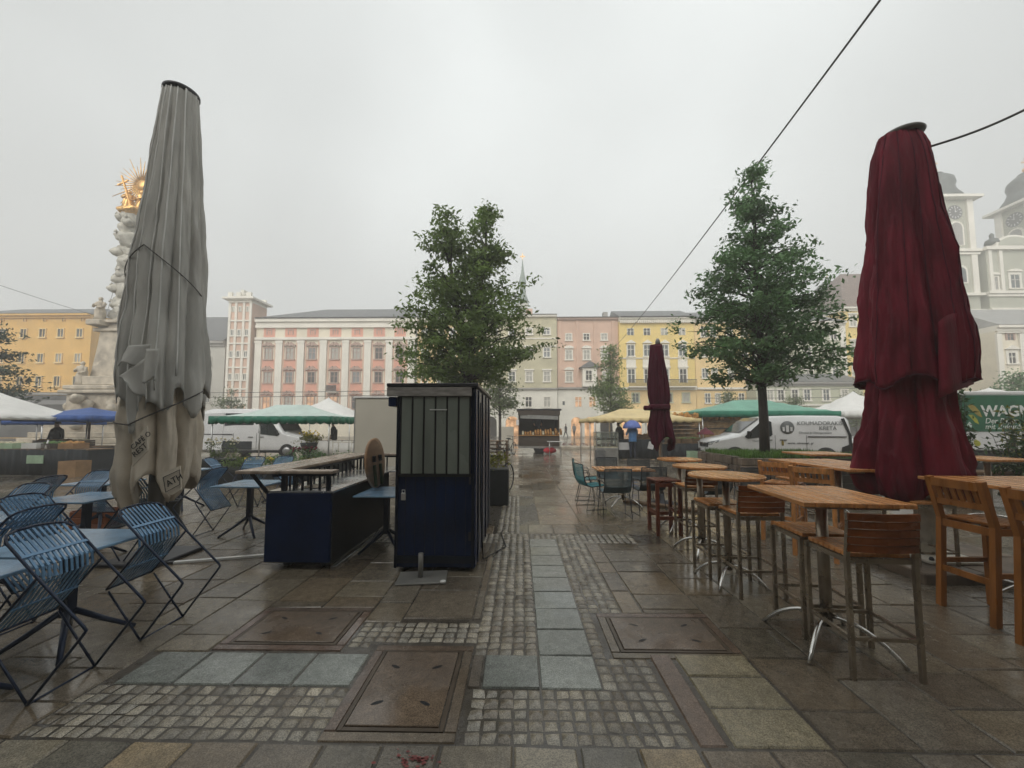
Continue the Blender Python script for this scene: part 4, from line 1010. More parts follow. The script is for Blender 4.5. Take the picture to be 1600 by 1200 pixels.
# ------------------------------------------------------------------ trinity column
def lumpy(mb, prof, c, seed, amp=.22, sc=1.5, n=40, mi=0):
    vs = []
    for r, z in prof:
        for k in range(n):
            a = 2 * PI * k / n; p = Vector((math.cos(a) * r, math.sin(a) * r, z))
            d = 1 + amp * fbm((p.x * sc + seed, p.y * sc, p.z * sc), 1) * 1.6
            vs.append((c[0] + p.x * d, c[1] + p.y * d, c[2] + z + .1 * amp * noise.noise((p.x * 3, p.y * 3, z * 3 + seed))))
    N = len(prof); fs = [(i * n + k, i * n + (k + 1) % n, (i + 1) * n + (k + 1) % n, (i + 1) * n + k) for i in range(N - 1) for k in range(n)]
    fs += [tuple(reversed(range(n))), tuple(range((N - 1) * n, N * n))]
    mb.add(vs, fs, mi, True)
def balls(r, z0, z1, n=9): return [(max(.02, r * math.sin(PI * (i + .01) / (n + .02))), z0 + (z1 - z0) * (1 - math.cos(PI * i / n)) / 2) for i in range(n + 1)]
D = 27.0; ux = X(188, D); zz = lambda py: Z(py, D); s = D / F
t = thing('plague_column', 'tall carved stone column with a gilded sunburst, behind the grey parasol', 'monument', (ux, D, 0))
sq = lambda r: [(-r, -r), (r, -r), (r, r), (-r, r)]
q = MB()
for a, b, r in ((0, .45, 3.6), (.46, .8, 3.2), (.81, 1.15, 2.9)): q.bbox(-r, r, -r, r, a + .004, b, .03)
q.build('step', 'stone', t)
q = MB()
for py0, py1, r in ((690, 662, 2.5), (661, 652, 2.65), (651, 644, 2.25), (643, 618, 1.85), (617, 612, 2.15), (611, 605, 2.0), (604, 590, 1.5)): q.bbox(-r, r, -r, r, zz(py0), zz(py1), .05)
q.build('pedestal', 'stone', t)
q = MB(); q.prism([(-1.35, zz(589)), (1.35, zz(589)), (1.0, zz(545)), (.85, zz(520)), (-.85, zz(520)), (-1.0, zz(545))], -.95, .95)
q.bbox(-1.25, 1.25, -1.1, 1.1, zz(520), zz(515), .03); q.bbox(-1.05, 1.05, -.95, .95, zz(514.5), zz(508), .03); q.bbox(-1.35, 1.35, -1.2, 1.2, zz(507.5), zz(503), .03); q.build('shaft_base', 'stone', t)
q = MB()
ys = [503, 480, 462, 441, 420, 400, 383, 366, 349, 331]; rw = [27, 22, 25, 21, 24, 20, 25, 20, 21, 18]
for i in range(len(ys) - 1):
    z0, z1 = zz(ys[i]), zz(ys[i + 1]); lumpy(q, balls(rw[i] * s * .76, z0 - .28, z1 + .28), ((-1) ** i * .13, 0, 0), i * 3.3, .3)
q.build('cloud_shaft', 'stonegrey', t)
q = MB()
rr = random.Random(12)
for i in range(15):
    py = 497 - i * 11.5; a = -PI / 2 + (i * 2.1) % 3.6 - 1.8; r = (23 + (i % 3) * 2) * s * .62
    c = (math.cos(a) * r, math.sin(a) * r, zz(py)); lumpy(q, balls(.34, -.34, .34, 7), c, i, .45, 2.2, 18)
    q.tube([(c[0], c[1], c[2]), (c[0] * 1.35, c[1] * 1.35, c[2] + .3), (c[0] * 1.5, c[1] * 1.5, c[2] + .15)], [.13, .1, .03], 7)
q.build('cherub', 'stonegrey', t)
def statue(mb, c, hgt, face, seed):
    x, y, z = c; k = hgt / 1.75; T = Matrix.Rotation(face, 3, 'Z')
    lumpy(mb, [(.36 * k, 0), (.33 * k, .3 * k), (.3 * k, .7 * k), (.22 * k, .98 * k), (.27 * k, 1.2 * k), (.25 * k, 1.36 * k), (.12 * k, 1.44 * k), (.08 * k, 1.5 * k)], c, seed, .34, 4.5, 26)
    lumpy(mb, balls(.14 * k, 1.45 * k, 1.78 * k, 7), c, seed, .1, 2, 14)
    for sg, e, h_ in ((-1, Vector((-.36, -.18, 1.02)), Vector((-.08, -.42, 1.12))), (1, Vector((.36, -.14, 1.0)), Vector((.12, -.4, .86)))):
        mb.tube([Vector(c) + T @ (Vector((sg * .28, 0, 1.33)) * k), Vector(c) + T @ (e * k), Vector(c) + T @ (h_ * k)], [.1 * k, .085 * k, .06 * k], 8)
for k, (dx, dy, py) in enumerate(((-1.5, -1.3, 612), (1.5, -1.3, 612), (-1.5, 1.3, 612), (-.8, -1.1, 512))):
    q = MB(); q.bbox(dx - .5, dx + .5, dy - .45, dy + .45, zz(py) - .02, zz(py) + .35, .05); statue(q, (dx, dy, zz(py) + .35), 1.6, 0, k * 2.7); q.build('stone_statue', 'stone', t)
q = MB()
for i in range(26):
    a = rr.uniform(PI, 2 * PI); r = 2.35 + rr.uniform(-.2, .45); lumpy(q, balls(rr.uniform(.2, .42), -.3, .35, 6), (math.cos(a) * r, math.sin(a) * r, rr.uniform(1.3, 3.3)), i, .5, 2.5, 14)
q.build('base_carving', 'stone', t)
q = MB(); zb = zz(331); lumpy(q, balls(.85, zb - .3, zb + .55), (0, 0, 0), 4, .35)
statue(q, (-.35, -.1, zb + .25), 1.55, .5, 1.1); statue(q, (.45, 0, zb + .25), 1.6, -.5, 2.2); statue(q, (-.75, .1, zb + .7), 1.2, .3, 5)
q.beam((-.62, -.5, zb + 2.7), (.35, -.55, zb + .1), .1, .09); q.beam((-.85, -.5, zb + 2.0), (-.1, -.5, zb + 2.35), .09, .08)
q.build('gilded_group', 'gold', t)
cz = zz(281); c = Vector((.25, .1, cz)); q = MB()
q.lathe([(.02, -.12), (.35, -.1), (.48, -.02), (.48, .02), (.02, .06)], c, 24, 0, Matrix.Rotation(PI / 2, 3, 'X'))
for i in range(34):
    a = 2 * PI * i / 34; L = 1.85 + .28 * math.sin(i * 2.4) + (.12 if i % 2 else -.12); d = Vector((math.cos(a), 0, math.sin(a)))
    q.tube([c + d * .42, c + d * L], [.052, .016], 5)
q.build('sunburst', 'gold', t)

# ------------------------------------------------------------------ overhead wires
def wire(label, a, b, sag, r, name='overhead_wire', mat='rope'):
    q = MB(); q.tube([a + (b - a) * (i / 24) - Vector((0, 0, sag * 4 * (i / 24) * (1 - i / 24))) for i in range(25)], r, 6)
    tag(q.build(name, mat), label, 'wire')
wire('thick overhead cable slanting across the sky above the right-hand tree', V(1405, -40, 6.5), V(958, 545, 54.6), .35, .022)
wire('upper thin tram wire in front of the pink palace', V(-60, 612, 40), V(640, 610, 40), -.02 + .2, .03)
wire('lower thin tram wire in front of the pink palace', V(-60, 622, 40), V(720, 616, 40), .12, .03)
wire('faint thin wire in the grey sky at far left', V(-60, 425, 30), V(260, 522, 46), .3, .02)
wire('faint thin stay wire just left of the carved column', V(168, 486, 40), V(198, 380, 40), .05, .018)
wire('upper tram wire in front of the pale green house right of the linden', V(1100, 610, 42), V(1400, 604, 42), .15, .028)
wire('lower tram wire in front of the pale green house right of the linden', V(1100, 622, 42), V(1640, 612, 42), .2, .028)
# ------------------------------------------------------------------ vehicles
def van(label, loc, rz, L=5.05, top=1.97, hw=.96, side=-1, body='vanwhite', open_door=False, blackrear=False, cat='van'):
    """front at local x = 0, length towards +x; side = -1: the detailed side is -y"""
    t = thing('delivery_van', label, cat, loc, rz)
    k = top / 1.97
    st = [(0.0, .30, .62, .80), (.03, .27, .86, .90), (.14, .26, .99, .95), (.42, .26, 1.07, .985), (.98, .26, 1.19, 1.0), (1.12, .26, 1.28, 1.0), (1.62, .26, 1.68 * k, .995), (1.95, .26, 1.87 * k, .99), (2.3, .26, 1.945 * k, .99), (3.4, .26, 1.97 * k, .99), (4.7, .26, 1.955 * k, .985), (4.98, .27, 1.90 * k, .975), (L, .32, 1.80 * k, .955)]
    mb = MB(); vs = []
    def sec(zb, zt, wf):
        w = hw * wf; b = min(1.12, zt - .1)
        ins = .12 * max(0, zt - 1.12)
        return [(w * .9, zb), (w * .985, zb + .1), (w, zb + .32), (w, b), (w - ins * .55, b + (zt - b) * .55), (w - ins - .03, zt - .06), (w - ins - .13, zt), (0, zt + .012)]
    for x, zb, zt, wf in st:
        s_ = sec(zb, zt, wf); ring = [(x, y, z) for y, z in s_] + [(x, -y, z) for y, z in reversed(s_[:-1])]
        vs += ring
    n = 15; N = len(st)
    fs = [(i * n + j, i * n + (j + 1) % n, (i + 1) * n + (j + 1) % n, (i + 1) * n + j) for i in range(N - 1) for j in range(n)]
    fs += [tuple(range(n)), tuple(range((N - 1) * n, N * n))]
    mb.add(vs, fs, 0, True); bo = mb.build('body', body, t)
    sy = side
    def ys(z): return sy * (hw - .12 * max(0, top - 1.12) * max(0, (z - 1.12)) / (top - 1.12) * 1.0 + .006)
    def panel(name, poly, mat, th=.008, par=None, lift=0.):
        q = MB(); n_ = len(poly); a = [(x, ys(z) + sy * lift, z) for x, z in poly]; b = [(x, ys(z) + sy * (lift + th), z) for x, z in poly]
        q.add(a + b, [tuple(range(n_)), tuple(reversed(range(n_, 2 * n_)))] + [(i, n_ + i, n_ + (i + 1) % n_, (i + 1) % n_) for i in range(n_)]); return q.build(name, mat, par or t)
    zt = lambda z: 1.12 + (z - 1.12) * (top - 1.12) / .85
    panel('side_window', [(1.22, 1.14), (1.34, 1.06), (2.18, 1.16), (2.25, 1.22), (2.25, zt(1.72)), (2.12, zt(1.78)), (1.86, zt(1.72))], 'glass')
    q = MB(); q.box(1.78, 1.8, -.004, .004, 0, 1)
    panel('window_pillar', [(1.8, 1.12), (1.835, 1.12), (1.835, zt(1.7)), (1.8, zt(1.7))], 'black', .011)
    # windscreen
    q = MB(); W = hw * .86; W2 = hw * .74
    q.add([(1.10, -W, 1.30), (1.10, W, 1.30), (1.66, W * .97, 1.735 * k), (1.66, -W * .97, 1.735 * k), (1.93, W2, 1.88 * k), (1.93, -W2, 1.88 * k)], [(0, 1, 2, 3), (3, 2, 4, 5)])
    q.v = [(x - .012, y, z + .016) for x, y, z in q.v]; q.build('windscreen', 'glass', t)
    for s_ in (-1, 1):
        q = MB(); q.add([(.035, s_ * hw * .44, .80), (.035, s_ * hw * .44, .90), (.12, s_ * hw * .9, .97), (.33, s_ * hw * .985, 1.03), (.28, s_ * hw * .99, .93), (.06, s_ * hw * .88, .82)], [(0, 1, 2, 5), (2, 3, 4, 5)])
        q.v = [(x - .03, y * 1.012, z) for x, y, z in q.v]; lo = q.build('headlight', 'lamp', t)
        q = MB(); q.tube([(.0, s_ * hw * .6, .84), (.03, s_ * hw * .9, .87), (.2, s_ * hw * 1.0, .96)], .012, 6); q.build('light_bar', 'white', lo)
        m_ = MB(); m_.bbox(1.3, 1.42, s_ * (hw + .03) - .02, s_ * (hw + .12), 1.12, 1.36, .03); m_.build('mirror', 'black', t)
    g_ = MB(); g_.bbox(-.012, .03, -hw * .5, hw * .5, .7, .88, .01); go = g_.build('grille', 'grille', t)
    for z in (.73, .785, .84): MB().box(-.02, -.0125, -hw * .47, hw * .47, z, z + .014).build('grille_bar', 'chrome', go)
    e = MB(); e.prism([(0, -.085), (.055, 0), (0, .085), (-.055, 0)], -.038, -.021, f=lambda u, v, w: (w, u, .83 + v)); e.build('emblem', 'chrome', go)
    g_ = MB(); g_.bbox(-.03, .12, -hw * .86, hw * .86, .3, .54, .03); g_.build('bumper', 'black', t); g_ = MB(); g_.box(-.04, -.031, -.26, .26, .53, .64); g_.build('number_plate', 'paper', t)
    # doors, handles, rail, sill
    q = MB()
    for x in (2.33, 3.45): q.box(x, x + .012, sy * (hw + .001), sy * (hw + .006), .42, 1.2)
    q.build('door_gap', 'grille', t)
    for x in (2.1, 2.62): MB().bbox(x - .12, x + .12, sy * (hw + .008), sy * (hw + .03), 1.0, 1.03, .008).build('door_handle', 'black', t)
    MB().box(3.5, 4.86, sy * (hw + .004), sy * (hw + .02), 1.13, 1.165).build('slide_rail', 'black', t)
    MB().bbox(.9, 4.1, sy * (hw - .02), sy * (hw + .015), .25, .38, .01).build('sill', 'black', t)
    if blackrear:
        panel('rear_pillar', [(4.74, zt(1.84)), (4.86, zt(1.86)), (5.03, 1.2), (5.05, .45), (4.62, .36), (4.68, .75), (4.93, .85), (4.93, 1.25)], 'black', .012)
    for x in (.86, 4.12):
        for s_ in (-1, 1):
            a = MB(); a.lathe([(.02, 0), (.4, 0), (.4, .02), (.02, .02)], (x, s_ * (hw - .012) + (0 if s_ < 0 else 0), .345), 28, 0, Matrix.Rotation(PI / 2, 3, 'X')); a.build('wheel_arch', 'black', t)
            w_ = MB(); w_.lathe([(.2, -.1), (.31, -.11), (.34, -.07), (.34, .07), (.31, .11), (.2, .1)], (x, s_ * (hw - .07), .342), 28, 0, Matrix.Rotation(PI / 2, 3, 'X')); wo = w_.build('wheel', 'tyre', t)
            r_ = MB(); r_.lathe([(.01, -.115), (.06, -.12), (.19, -.1), (.2, -.06), (.2, .06), (.19, .1), (.06, .12), (.01, .115)], (x, s_ * (hw - .07), .342), 20, 0, Matrix.Rotation(PI / 2, 3, 'X')); r_.build('rim', 'rim', wo)
    if open_door:
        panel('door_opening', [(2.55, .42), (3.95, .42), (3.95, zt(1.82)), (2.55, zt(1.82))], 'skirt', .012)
        panel('slid_door', [(3.98, .4), (5.02, .42), (4.98, zt(1.8)), (3.98, zt(1.84))], body, .05)
    t['ysign'] = 0; del t['ysign']
    return t, ys, panel, zt
vt, ys, panel, zt = van('white delivery van with grey shop lettering and a round picture on its side', (7.74, 16.95, 0), -.115, blackrear=True)
Tv = lambda x, z, sz=0: Matrix.Translation((x, -.96 + .12 * max(0, z - 1.12) - .012, z)) @ Matrix.Rotation(PI / 2, 4, 'X') @ Matrix.Rotation(-.0, 4, 'X')
lt = text_mesh('lettering', 'KOUMADORAKIS', .205, 'greysign', vt, Tv(3.17, 1.60), .003)
text_mesh('lettering', 'KRETA', .205, 'greysign', vt, Tv(4.55, 1.41), .003, 'RIGHT')
text_mesh('lettering', 'Olivenöl & Olivenprodukte', .105, 'greysign', vt, Tv(3.2, 1.27), .003)
text_mesh('lettering', 'www. olivenoel. gr', .12, 'ink', vt, Tv(2.78, .86), .003)
text_mesh('lettering', 'Olivenöl Kreta', .07, 'greysign', vt, Tv(1.5, .96), .003)
q = MB(); q.lathe([(.01, 0), (.25, 0), (.25, .012), (.01, .012)], (2.8, -.96 + .12 * .35 - .022, 1.5), 32, 0, Matrix.Rotation(PI / 2, 3, 'X')); ro = q.build('round_picture', 'greysign', vt)
q = MB(); yy = -.96 + .042 - .038; q.box(2.75, 2.85, yy, yy + .003, 1.33, 1.58); q.box(2.62, 2.7, yy, yy + .003, 1.36, 1.52); q.box(2.9, 2.98, yy, yy + .003, 1.36, 1.52); q.build('picture_motif', 'paper', ro)
q = MB(); q.lathe([(.035, .8), (.045, .86), (.045, .95), (.02, .99), (.018, 1.03), (.01, 1.04)], (2.6, -.975, 0), 12); q.v = [(x, -.965 + (y + .975) * .15, z) for x, y, z in q.v]; q.build('bottle_print', 'cornprint', vt)
van('white van with dark grille parked behind the lettered van, half hidden by the red parasol', (13.25, 16.3, 0), -.1, top=2.15)
van('tall white van with its side door open, under the scalloped green awning', (X(476, 19.2), 20.2, 0), PI + .03, L=5.3, top=2.4, hw=1.0, side=1, open_door=True)

# lorry with green sign
D = 13.4; x0 = X(1486, D); t = thing('market_lorry', 'white market lorry with a green sign board, behind the shrubs at the right', 'lorry', (0, 0, 0))
ztp, zsm, zbt = Z(613, D), Z(674, D), Z(703, D)
MB().bbox(x0, x0 + 6.2, D, D + 2.4, zbt, ztp, .03).build('box_body', 'vanwhite', t)
MB().bbox(x0 - .02, x0 + 6.22, D - .02, D + 2.42, ztp - .1, ztp + .012, .02).build('roof_edge', 'white', t)
sg = MB().box(x0 + .12, x0 + 6.1, D - .016, D - .004, zsm, ztp - .12).build('sign_board', 'signgreen', t)
Tt = lambda px, py, a=0: Matrix.Translation(V(px, py, D - .02)) @ Matrix.Rotation(PI / 2, 4, 'X') @ Matrix.Rotation(a, 4, 'Z')
text_mesh('lettering', 'WAGNER', .50, 'letterwhite', sg, Tt(1534, 650), .004, bold=.012)
text_mesh('lettering', 'Der Bauer', .25, 'letterwhite', sg, Tt(1539, 661.5), .004, shear=.25)
text_mesh('lettering', 'mit Zukunft', .25, 'letterwhite', sg, Tt(1539, 670.5), .004, shear=.25)
def leafshape(pts, mat, par, d): 
    L = [V(px, py, d) for px, py in pts]; n = len(L); q = MB(); q.add(L + [p + Vector((0, .006, 0)) for p in L], [tuple(range(n)), tuple(range(2 * n - 1, n - 1, -1))] + [(i, i + n, (i + 1) % n + n, (i + 1) % n) for i in range(n)]); return q.build('printed_leaf', mat, par)
leafshape([(1512, 634), (1517, 631), (1524, 635), (1531, 643), (1535, 652), (1529, 650), (1520, 643)], 'cornprint', sg, D - .024)
leafshape([(1513, 648), (1520, 648), (1527, 655), (1530, 663), (1524, 660)], 'leafprint', sg, D - .024)
for k, (px, py) in enumerate(((1500, 642), (1496, 652), (1505, 660), (1515, 664), (1499, 668), (1490, 660))): leafshape([(px - 4, py), (px, py - 5), (px + 4, py - 1), (px + 3, py + 4), (px - 2, py + 3)], 'palegreen' if k % 2 else 'veg', sg, D - .022)
leafshape([(1522, 688), (1526, 687), (1531, 690), (1533, 694), (1530, 697), (1525, 697), (1522, 693)], 'leafprint', t, D - .01)
leafshape([(1500, 688), (1512, 690), (1518, 699), (1508, 698)], 'cloth_grey', t, D - .01)
MB().bbox(x0 + .1, x0 + 6.1, D + .1, D + 2.3, .45, zbt - .004, .02).build('chassis', 'black', t)
for x in (x0 + 1.0, x0 + 4.6):
    w_ = MB(); w_.lathe([(.2, -.12), (.42, -.13), (.45, -.08), (.45, .08), (.42, .13), (.2, .12)], (x, D + .25, .455), 26, 0, Matrix.Rotation(PI / 2, 3, 'X')); wo = w_.build('wheel', 'tyre', t)
    r_ = MB(); r_.lathe([(.02, -.125), (.2, -.115), (.22, -.05), (.22, .05), (.2, .115), (.02, .125)], (x, D + .25, .455), 18, 0, Matrix.Rotation(PI / 2, 3, 'X')); r_.build('rim', 'rim', wo)

# plain white box trailer behind the bar
D = 11.2; xa, xb = X(553, D), X(640, D) + 1.0; t = thing('box_trailer', 'plain cream white box trailer standing behind the bar counter', 'trailer', (0, 0, 0))
zt_ = Z(619, D); MB().bbox(xa, xb, D, D + 3.6, .42, zt_ - .06, .02).build('box_body', 'offwhite', t)
MB().bbox(xa - .03, xb + .03, D - .03, D + 3.63, zt_ - .058, zt_, .01).build('roof_edge', 'white', t)
q = MB(); q.box(xa + .005, xa + .03, D - .008, D - .001, .43, zt_ - .065); q.box(xb - .03, xb - .005, D - .008, D - .001, .43, zt_ - .065); q.build('corner_trim', 'alu', t)
MB().box(xa + .2, xb - .2, D + .2, D + 3.4, .3, .415).build('chassis', 'black', t)
for s_ in (xa + .12, xb - .12):
    w_ = MB(); w_.lathe([(.15, -.09), (.29, -.1), (.31, -.06), (.31, .06), (.29, .1), (.15, .09)], (s_, D + 1.9, .315), 22, 0, Matrix.Rotation(PI / 2, 3, 'Y')); wo = w_.build('wheel', 'tyre', t)
    MB().lathe([(.01, -.095), (.15, -.08), (.15, .08), (.01, .095)], (s_, D + 1.9, .315), 16, 0, Matrix.Rotation(PI / 2, 3, 'Y')).build('rim', 'rim', wo)

# bread trailer
D = 22.0; xa, xb = X(810, D), X(874, D); t = thing('food_trailer', 'dark boarded bread trailer with open hatch and lit counter in the middle of the square', 'food trailer', (0, 0, 0))
zf, zc, zr = Z(697, D), Z(680, D), Z(639, D)
q = MB(); q.box(xa, xb, D + 2.0, D + 2.06, zf, zr - .1); q.box(xa, xa + .06, D + .001, D + 1.999, zf, zr - .1); q.box(xb - .06, xb, D + .001, D + 1.999, zf, zr - .1); q.box(xa + .061, xb - .061, D + .002, D + 1.998, zf, zf + .06); q.build('body', 'darktimber', t)
MB().box(xa + .0, xb - .0, D - .04, D + .0, zf, zc - .03).build('front_panel', 'darktimber', t)
MB().bbox(xa - .1, xb + .1, D - .25, D + 2.15, zr - .1, zr, .01).build('roof', 'darkmetal', t)
MB().box(xa - .02, xb + .02, D - .24, D - .18, zr - .36, zr - .104).build('fascia', 'darktimber', t)
MB().beam((xa + .1, D - .17, zr - .42), (xb - .1, D - .45, zr - .5), .03, .2).build('hatch_flap', 'alu', t)
MB().bbox(xa + .02, xb - .02, D - .12, D + .5, zc - .03, zc + .005, .006).build('counter', 'bread', t)
MB().box(xa, xb, D - .05, D + 2.0, zf - .12, zf - .004).build('chassis', 'alu', t)
for s_ in (-1, 1):
    w_ = MB(); w_.lathe([(.16, -.09), (.3, -.1), (.33, -.06), (.33, .06), (.3, .1), (.16, .09)], ((xa + xb) / 2 + .05, D + (.12 if s_ < 0 else 1.9), .335), 22, 0, Matrix.Rotation(PI / 2, 3, 'X')); wo = w_.build('wheel', 'tyre', t)
    MB().lathe([(.01, -.095), (.16, -.08), (.16, .08), (.01, .095)], ((xa + xb) / 2 + .05, D + (.12 if s_ < 0 else 1.9), .335), 16, 0, Matrix.Rotation(PI / 2, 3, 'X')).build('rim', 'rim', wo)
q = MB(); q.beam((xa, D + .9, .45), (xa - 1.1, D + .9, .42), .08, .08); q.tube([(xa - .9, D + .9, .4), (xa - .9, D + .9, .003)], .03, 8); q.build('drawbar', 'alu', t)
MB().box(xa - .12, xa + .02, D - .3, D - .27, zc + .55, zc + .85).build('price_board', 'paper', t)
rr = random.Random(77)
for k in range(16):
    x = xa + .25 + k * .14; h_ = rr.uniform(.1, .3) if k > 4 else rr.uniform(.06, .14)
    q = MB()
    for j in range(3): q.lathe([(.02, 0), (.055, .02), (.058, h_ * .8), (.03, h_), (.01, h_ + .01)], (x, D + .0 + j * .14, zc + .006 + .05 * j), 9)
    tag(q.build('bread_stack', 'bread' if k % 4 else 'petal_w'), 'small stack of baked goods on the counter of the dark bread trailer', 'baked goods', 'baked goods on the trailer counter')
lm = MB().box(xa + .4, xb - .4, D + .3, D + .36, zr - .2, zr - .17).build('lamp_strip', glow('warm_tube', (1, .75, .45), 3.), t)
t = thing('folding_table', 'white folding table under the right end of the bread trailer', 'table', (X(867, D - .6), D - .6, 0)); MB().bbox(-.42, .42, -.25, .25, .70, .73, .006).build('tabletop', 'white', t)
for a in (-.3, .3): MB().tube([(a, -.2, .699), (a, -.2, .01), (a, .2, .01), (a, .2, .699)], .014, 6).build('leg', 'alu', t)
q = MB(); lumpy(q, balls(.36, .0, .36, 6), (X(858, D - .1), D - .1, .02), 5, .25); tag(q.build('red_bag', 'redcloth'), 'red plastic bag on the ground under the white folding table', 'bag')

# ------------------------------------------------------------------ people
def person(label, loc, rz, top, legs, elbows=None, hands=None, lean=0., hgt=1.75, hair='hair', stride=.0, apron=False, group=None):
    t = thing('person', label, 'person', loc, rz, group); k = hgt / 1.75
    E = elbows or [(-.27, .02, 1.14), (.27, .02, 1.14)]; Hd = hands or [(-.29, .1, .9), (.29, .1, .9)]
    V_ = [(0, 0, .95, .135), (0, 0, 1.12, .13), (0, lean * .5, 1.3, .15), (0, lean, 1.44, .12), (0, lean * 1.1 + .01, 1.53, .058), (0, lean * 1.2 + .02, 1.61, .085), (0, lean * 1.2 + .015, 1.69, .075)]
    Ed = [(0, 1), (1, 2), (2, 3), (3, 4), (4, 5), (5, 6)]
    for s_, e, h_ in zip((-1, 1), E, Hd):
        i = len(V_); V_ += [(s_ * .19, lean, 1.4, .075), (*e, .052), (*h_, .036)]; Ed += [(3, i), (i, i + 1), (i + 1, i + 2)]
        st = stride * s_
        i = len(V_); V_ += [(s_ * .095, 0, .86, .105), (s_ * .1, st * .5 + .02, .5, .07), (s_ * .1, st, .1, .05), (s_ * .11, st + .15, .05, .04)]; Ed += [(0, i), (i, i + 1), (i + 1, i + 2), (i + 2, i + 3)]
    V_.append((0, lean * 1.2 + .115, 1.615, .018)); Ed.append((5, len(V_) - 1))
    me = bpy.data.meshes.new('body'); me.from_pydata([Vector(v[:3]) * k for v in V_], Ed, [])
    o = bpy.data.objects.new('body', me); COL.objects.link(o); md = o.modifiers.new('skin', 'SKIN'); o.modifiers.new('sub', 'SUBSURF').levels = 1
    for sv, v in zip(me.skin_vertices[0].data, V_): sv.radius = (v[3] * k, v[3] * k * .85)
    me.skin_vertices[0].data[0].use_root = True
    dg = bpy.context.evaluated_depsgraph_get(); m2 = bpy.data.meshes.new_from_object(o.evaluated_get(dg)); o.modifiers.clear(); o.data = m2; bpy.data.meshes.remove(me)
    m2.name = 'body'; m2.materials.clear()
    bm = bmesh.new(); bm.from_mesh(m2)
    for h_, e, s_ in zip(Hd, E, (-1, 1)):                            # five bent fingers on each hand
        d = (Vector(h_) - Vector(e)).normalized(); sd_ = d.cross(Vector((0, 1, 0))).normalized() if abs(d.y) < .9 else Vector((1, 0, 0)); bd = d.cross(sd_)
        f = MB()
        for j in range(5):
            b0 = Vector(h_) + d * (.02 if j else -.01) + sd_ * ((j - 2.5) * .017 if j else -s_ * .035); ln = (.055, .07, .078, .072, .055)[j]
            f.tube([b0 * k, (b0 + d * ln * .5) * k, (b0 + d * ln * .85 + bd * ln * .35) * k], [.0095 * k, .009 * k, .006 * k], 6)
        off = len(bm.verts)
        vv = [bm.verts.new(v) for v in f.v]
        for fc in f.f: bm.faces.new([vv[i] for i in fc])
    bm.to_mesh(m2); bm.free()
    for mm in (top, legs, 'skin', 'black'): m2.materials.append(M[mm])
    hp = [Vector(h_) * k for h_ in Hd]
    for p in m2.polygons:
        c = p.center; z = c.z / k; p.use_smooth = True
        p.material_index = 3 if z < .09 else 1 if z < .9 and min((c - h_).length for h_ in hp) > .14 else 2 if z > 1.5 or min((c - h_).length for h_ in hp) < .11 else 0
    o.parent = t
    q = MB(); hc = Vector((0, lean * 1.2 + .0, 1.665)) * k; q.lathe([(.098 * k * math.cos(a), .098 * k * math.sin(a)) for a in [i * PI / 2 / 6 - .25 for i in range(7)]], hc, 16, fn=lambda a, z: 1.02 - (.14 if math.sin(a) > .5 and z < .05 else 0)); q.build('hair', hair, t)
    q = MB(); q.lathe([(.16 * k, 1.36 * k), (.165 * k, 1.2 * k), (.16 * k, .9 * k), (.17 * k, .82 * k)], (0, lean * .4, 0), 18, fn=lambda a, z: 1.0 + .12 * abs(math.cos(a))); q.build('jacket', top, t)
    if apron: MB().bbox(-.14, .14, .17 + lean * .4, .185 + lean * .4, .6, 1.3, .006).build('apron', 'apron', t)
    return t
D = 19.5
person('person in black jacket and light apron reaching over the glass counter, under the cream canopy', (X(970, D), D, 0), PI / 2 + .35, 'cloth_black', 'cloth_grey', [(-.26, .2, 1.28), (.25, .12, 1.12)], [(-.2, .52, 1.2), (.2, .34, 1.02)], .1)
person('person in blue jacket and dark trousers standing under a blue umbrella at the market stall', (X(988, 18.6), 18.6, 0), .1, 'cloth_blue', 'cloth_navy', [(-.25, .1, 1.13), (.26, .1, 1.15)], [(-.13, .26, 1.25), (.2, .3, 1.05)], 0)
c = Vector((X(988, 18.6) - .03, 18.6 - .02, -.16))
t = thing('open_umbrella', 'open blue umbrella held over the person in the blue jacket', 'umbrella', c)
q = MB(); n = 16; prof = [(.03, 1.99), (.17, 1.96), (.3, 1.87), (.4, 1.72), (.44, 1.6)]
q.lathe(prof, (0, 0, 0), n, fn=lambda a, z: 1 - .07 * (1 - abs(math.cos(4 * a))) * (1.92 - z) / .34); q.f = [f for f in q.f if len(f) == 4]; q.m = [0] * len(q.f); q.sm = [True] * len(q.f)
solid(q.build('cloth', 'umbrella_blue', t), .006); q = MB(); q.tube([(-.1, .28, 1.4), (0, 0, 2.05)], .008, 6); q.build('shaft', 'black', t)
person('vendor in dark clothes behind the counter of the bread trailer', (X(840, 23.1), 23.1, .62), PI, 'cloth_navy', 'cloth_black', None, [(-.2, .25, 1.0), (.2, .25, 1.0)], .05)
person('person in dark coat standing under the white tent at the left', (X(523, 21.5), 21.5, 0), PI / 2, 'cloth_black', 'cloth_navy', None, None, .06)
person('small far person in grey in the lit arcade right of the bread trailer', (X(897, 52.5), 52.5, 0), .4, 'cloth_grey', 'cloth_black', stride=.15)
person('small far person walking left by the shop front right of the bread trailer', (X(884, 51), 51, 0), PI / 2, 'cloth_black', 'cloth_black', stride=.25)
person('dark dressed vendor in the shade of the left market stall', (X(90, 15.2), 15.2, 0), PI, 'cloth_black', 'cloth_navy')
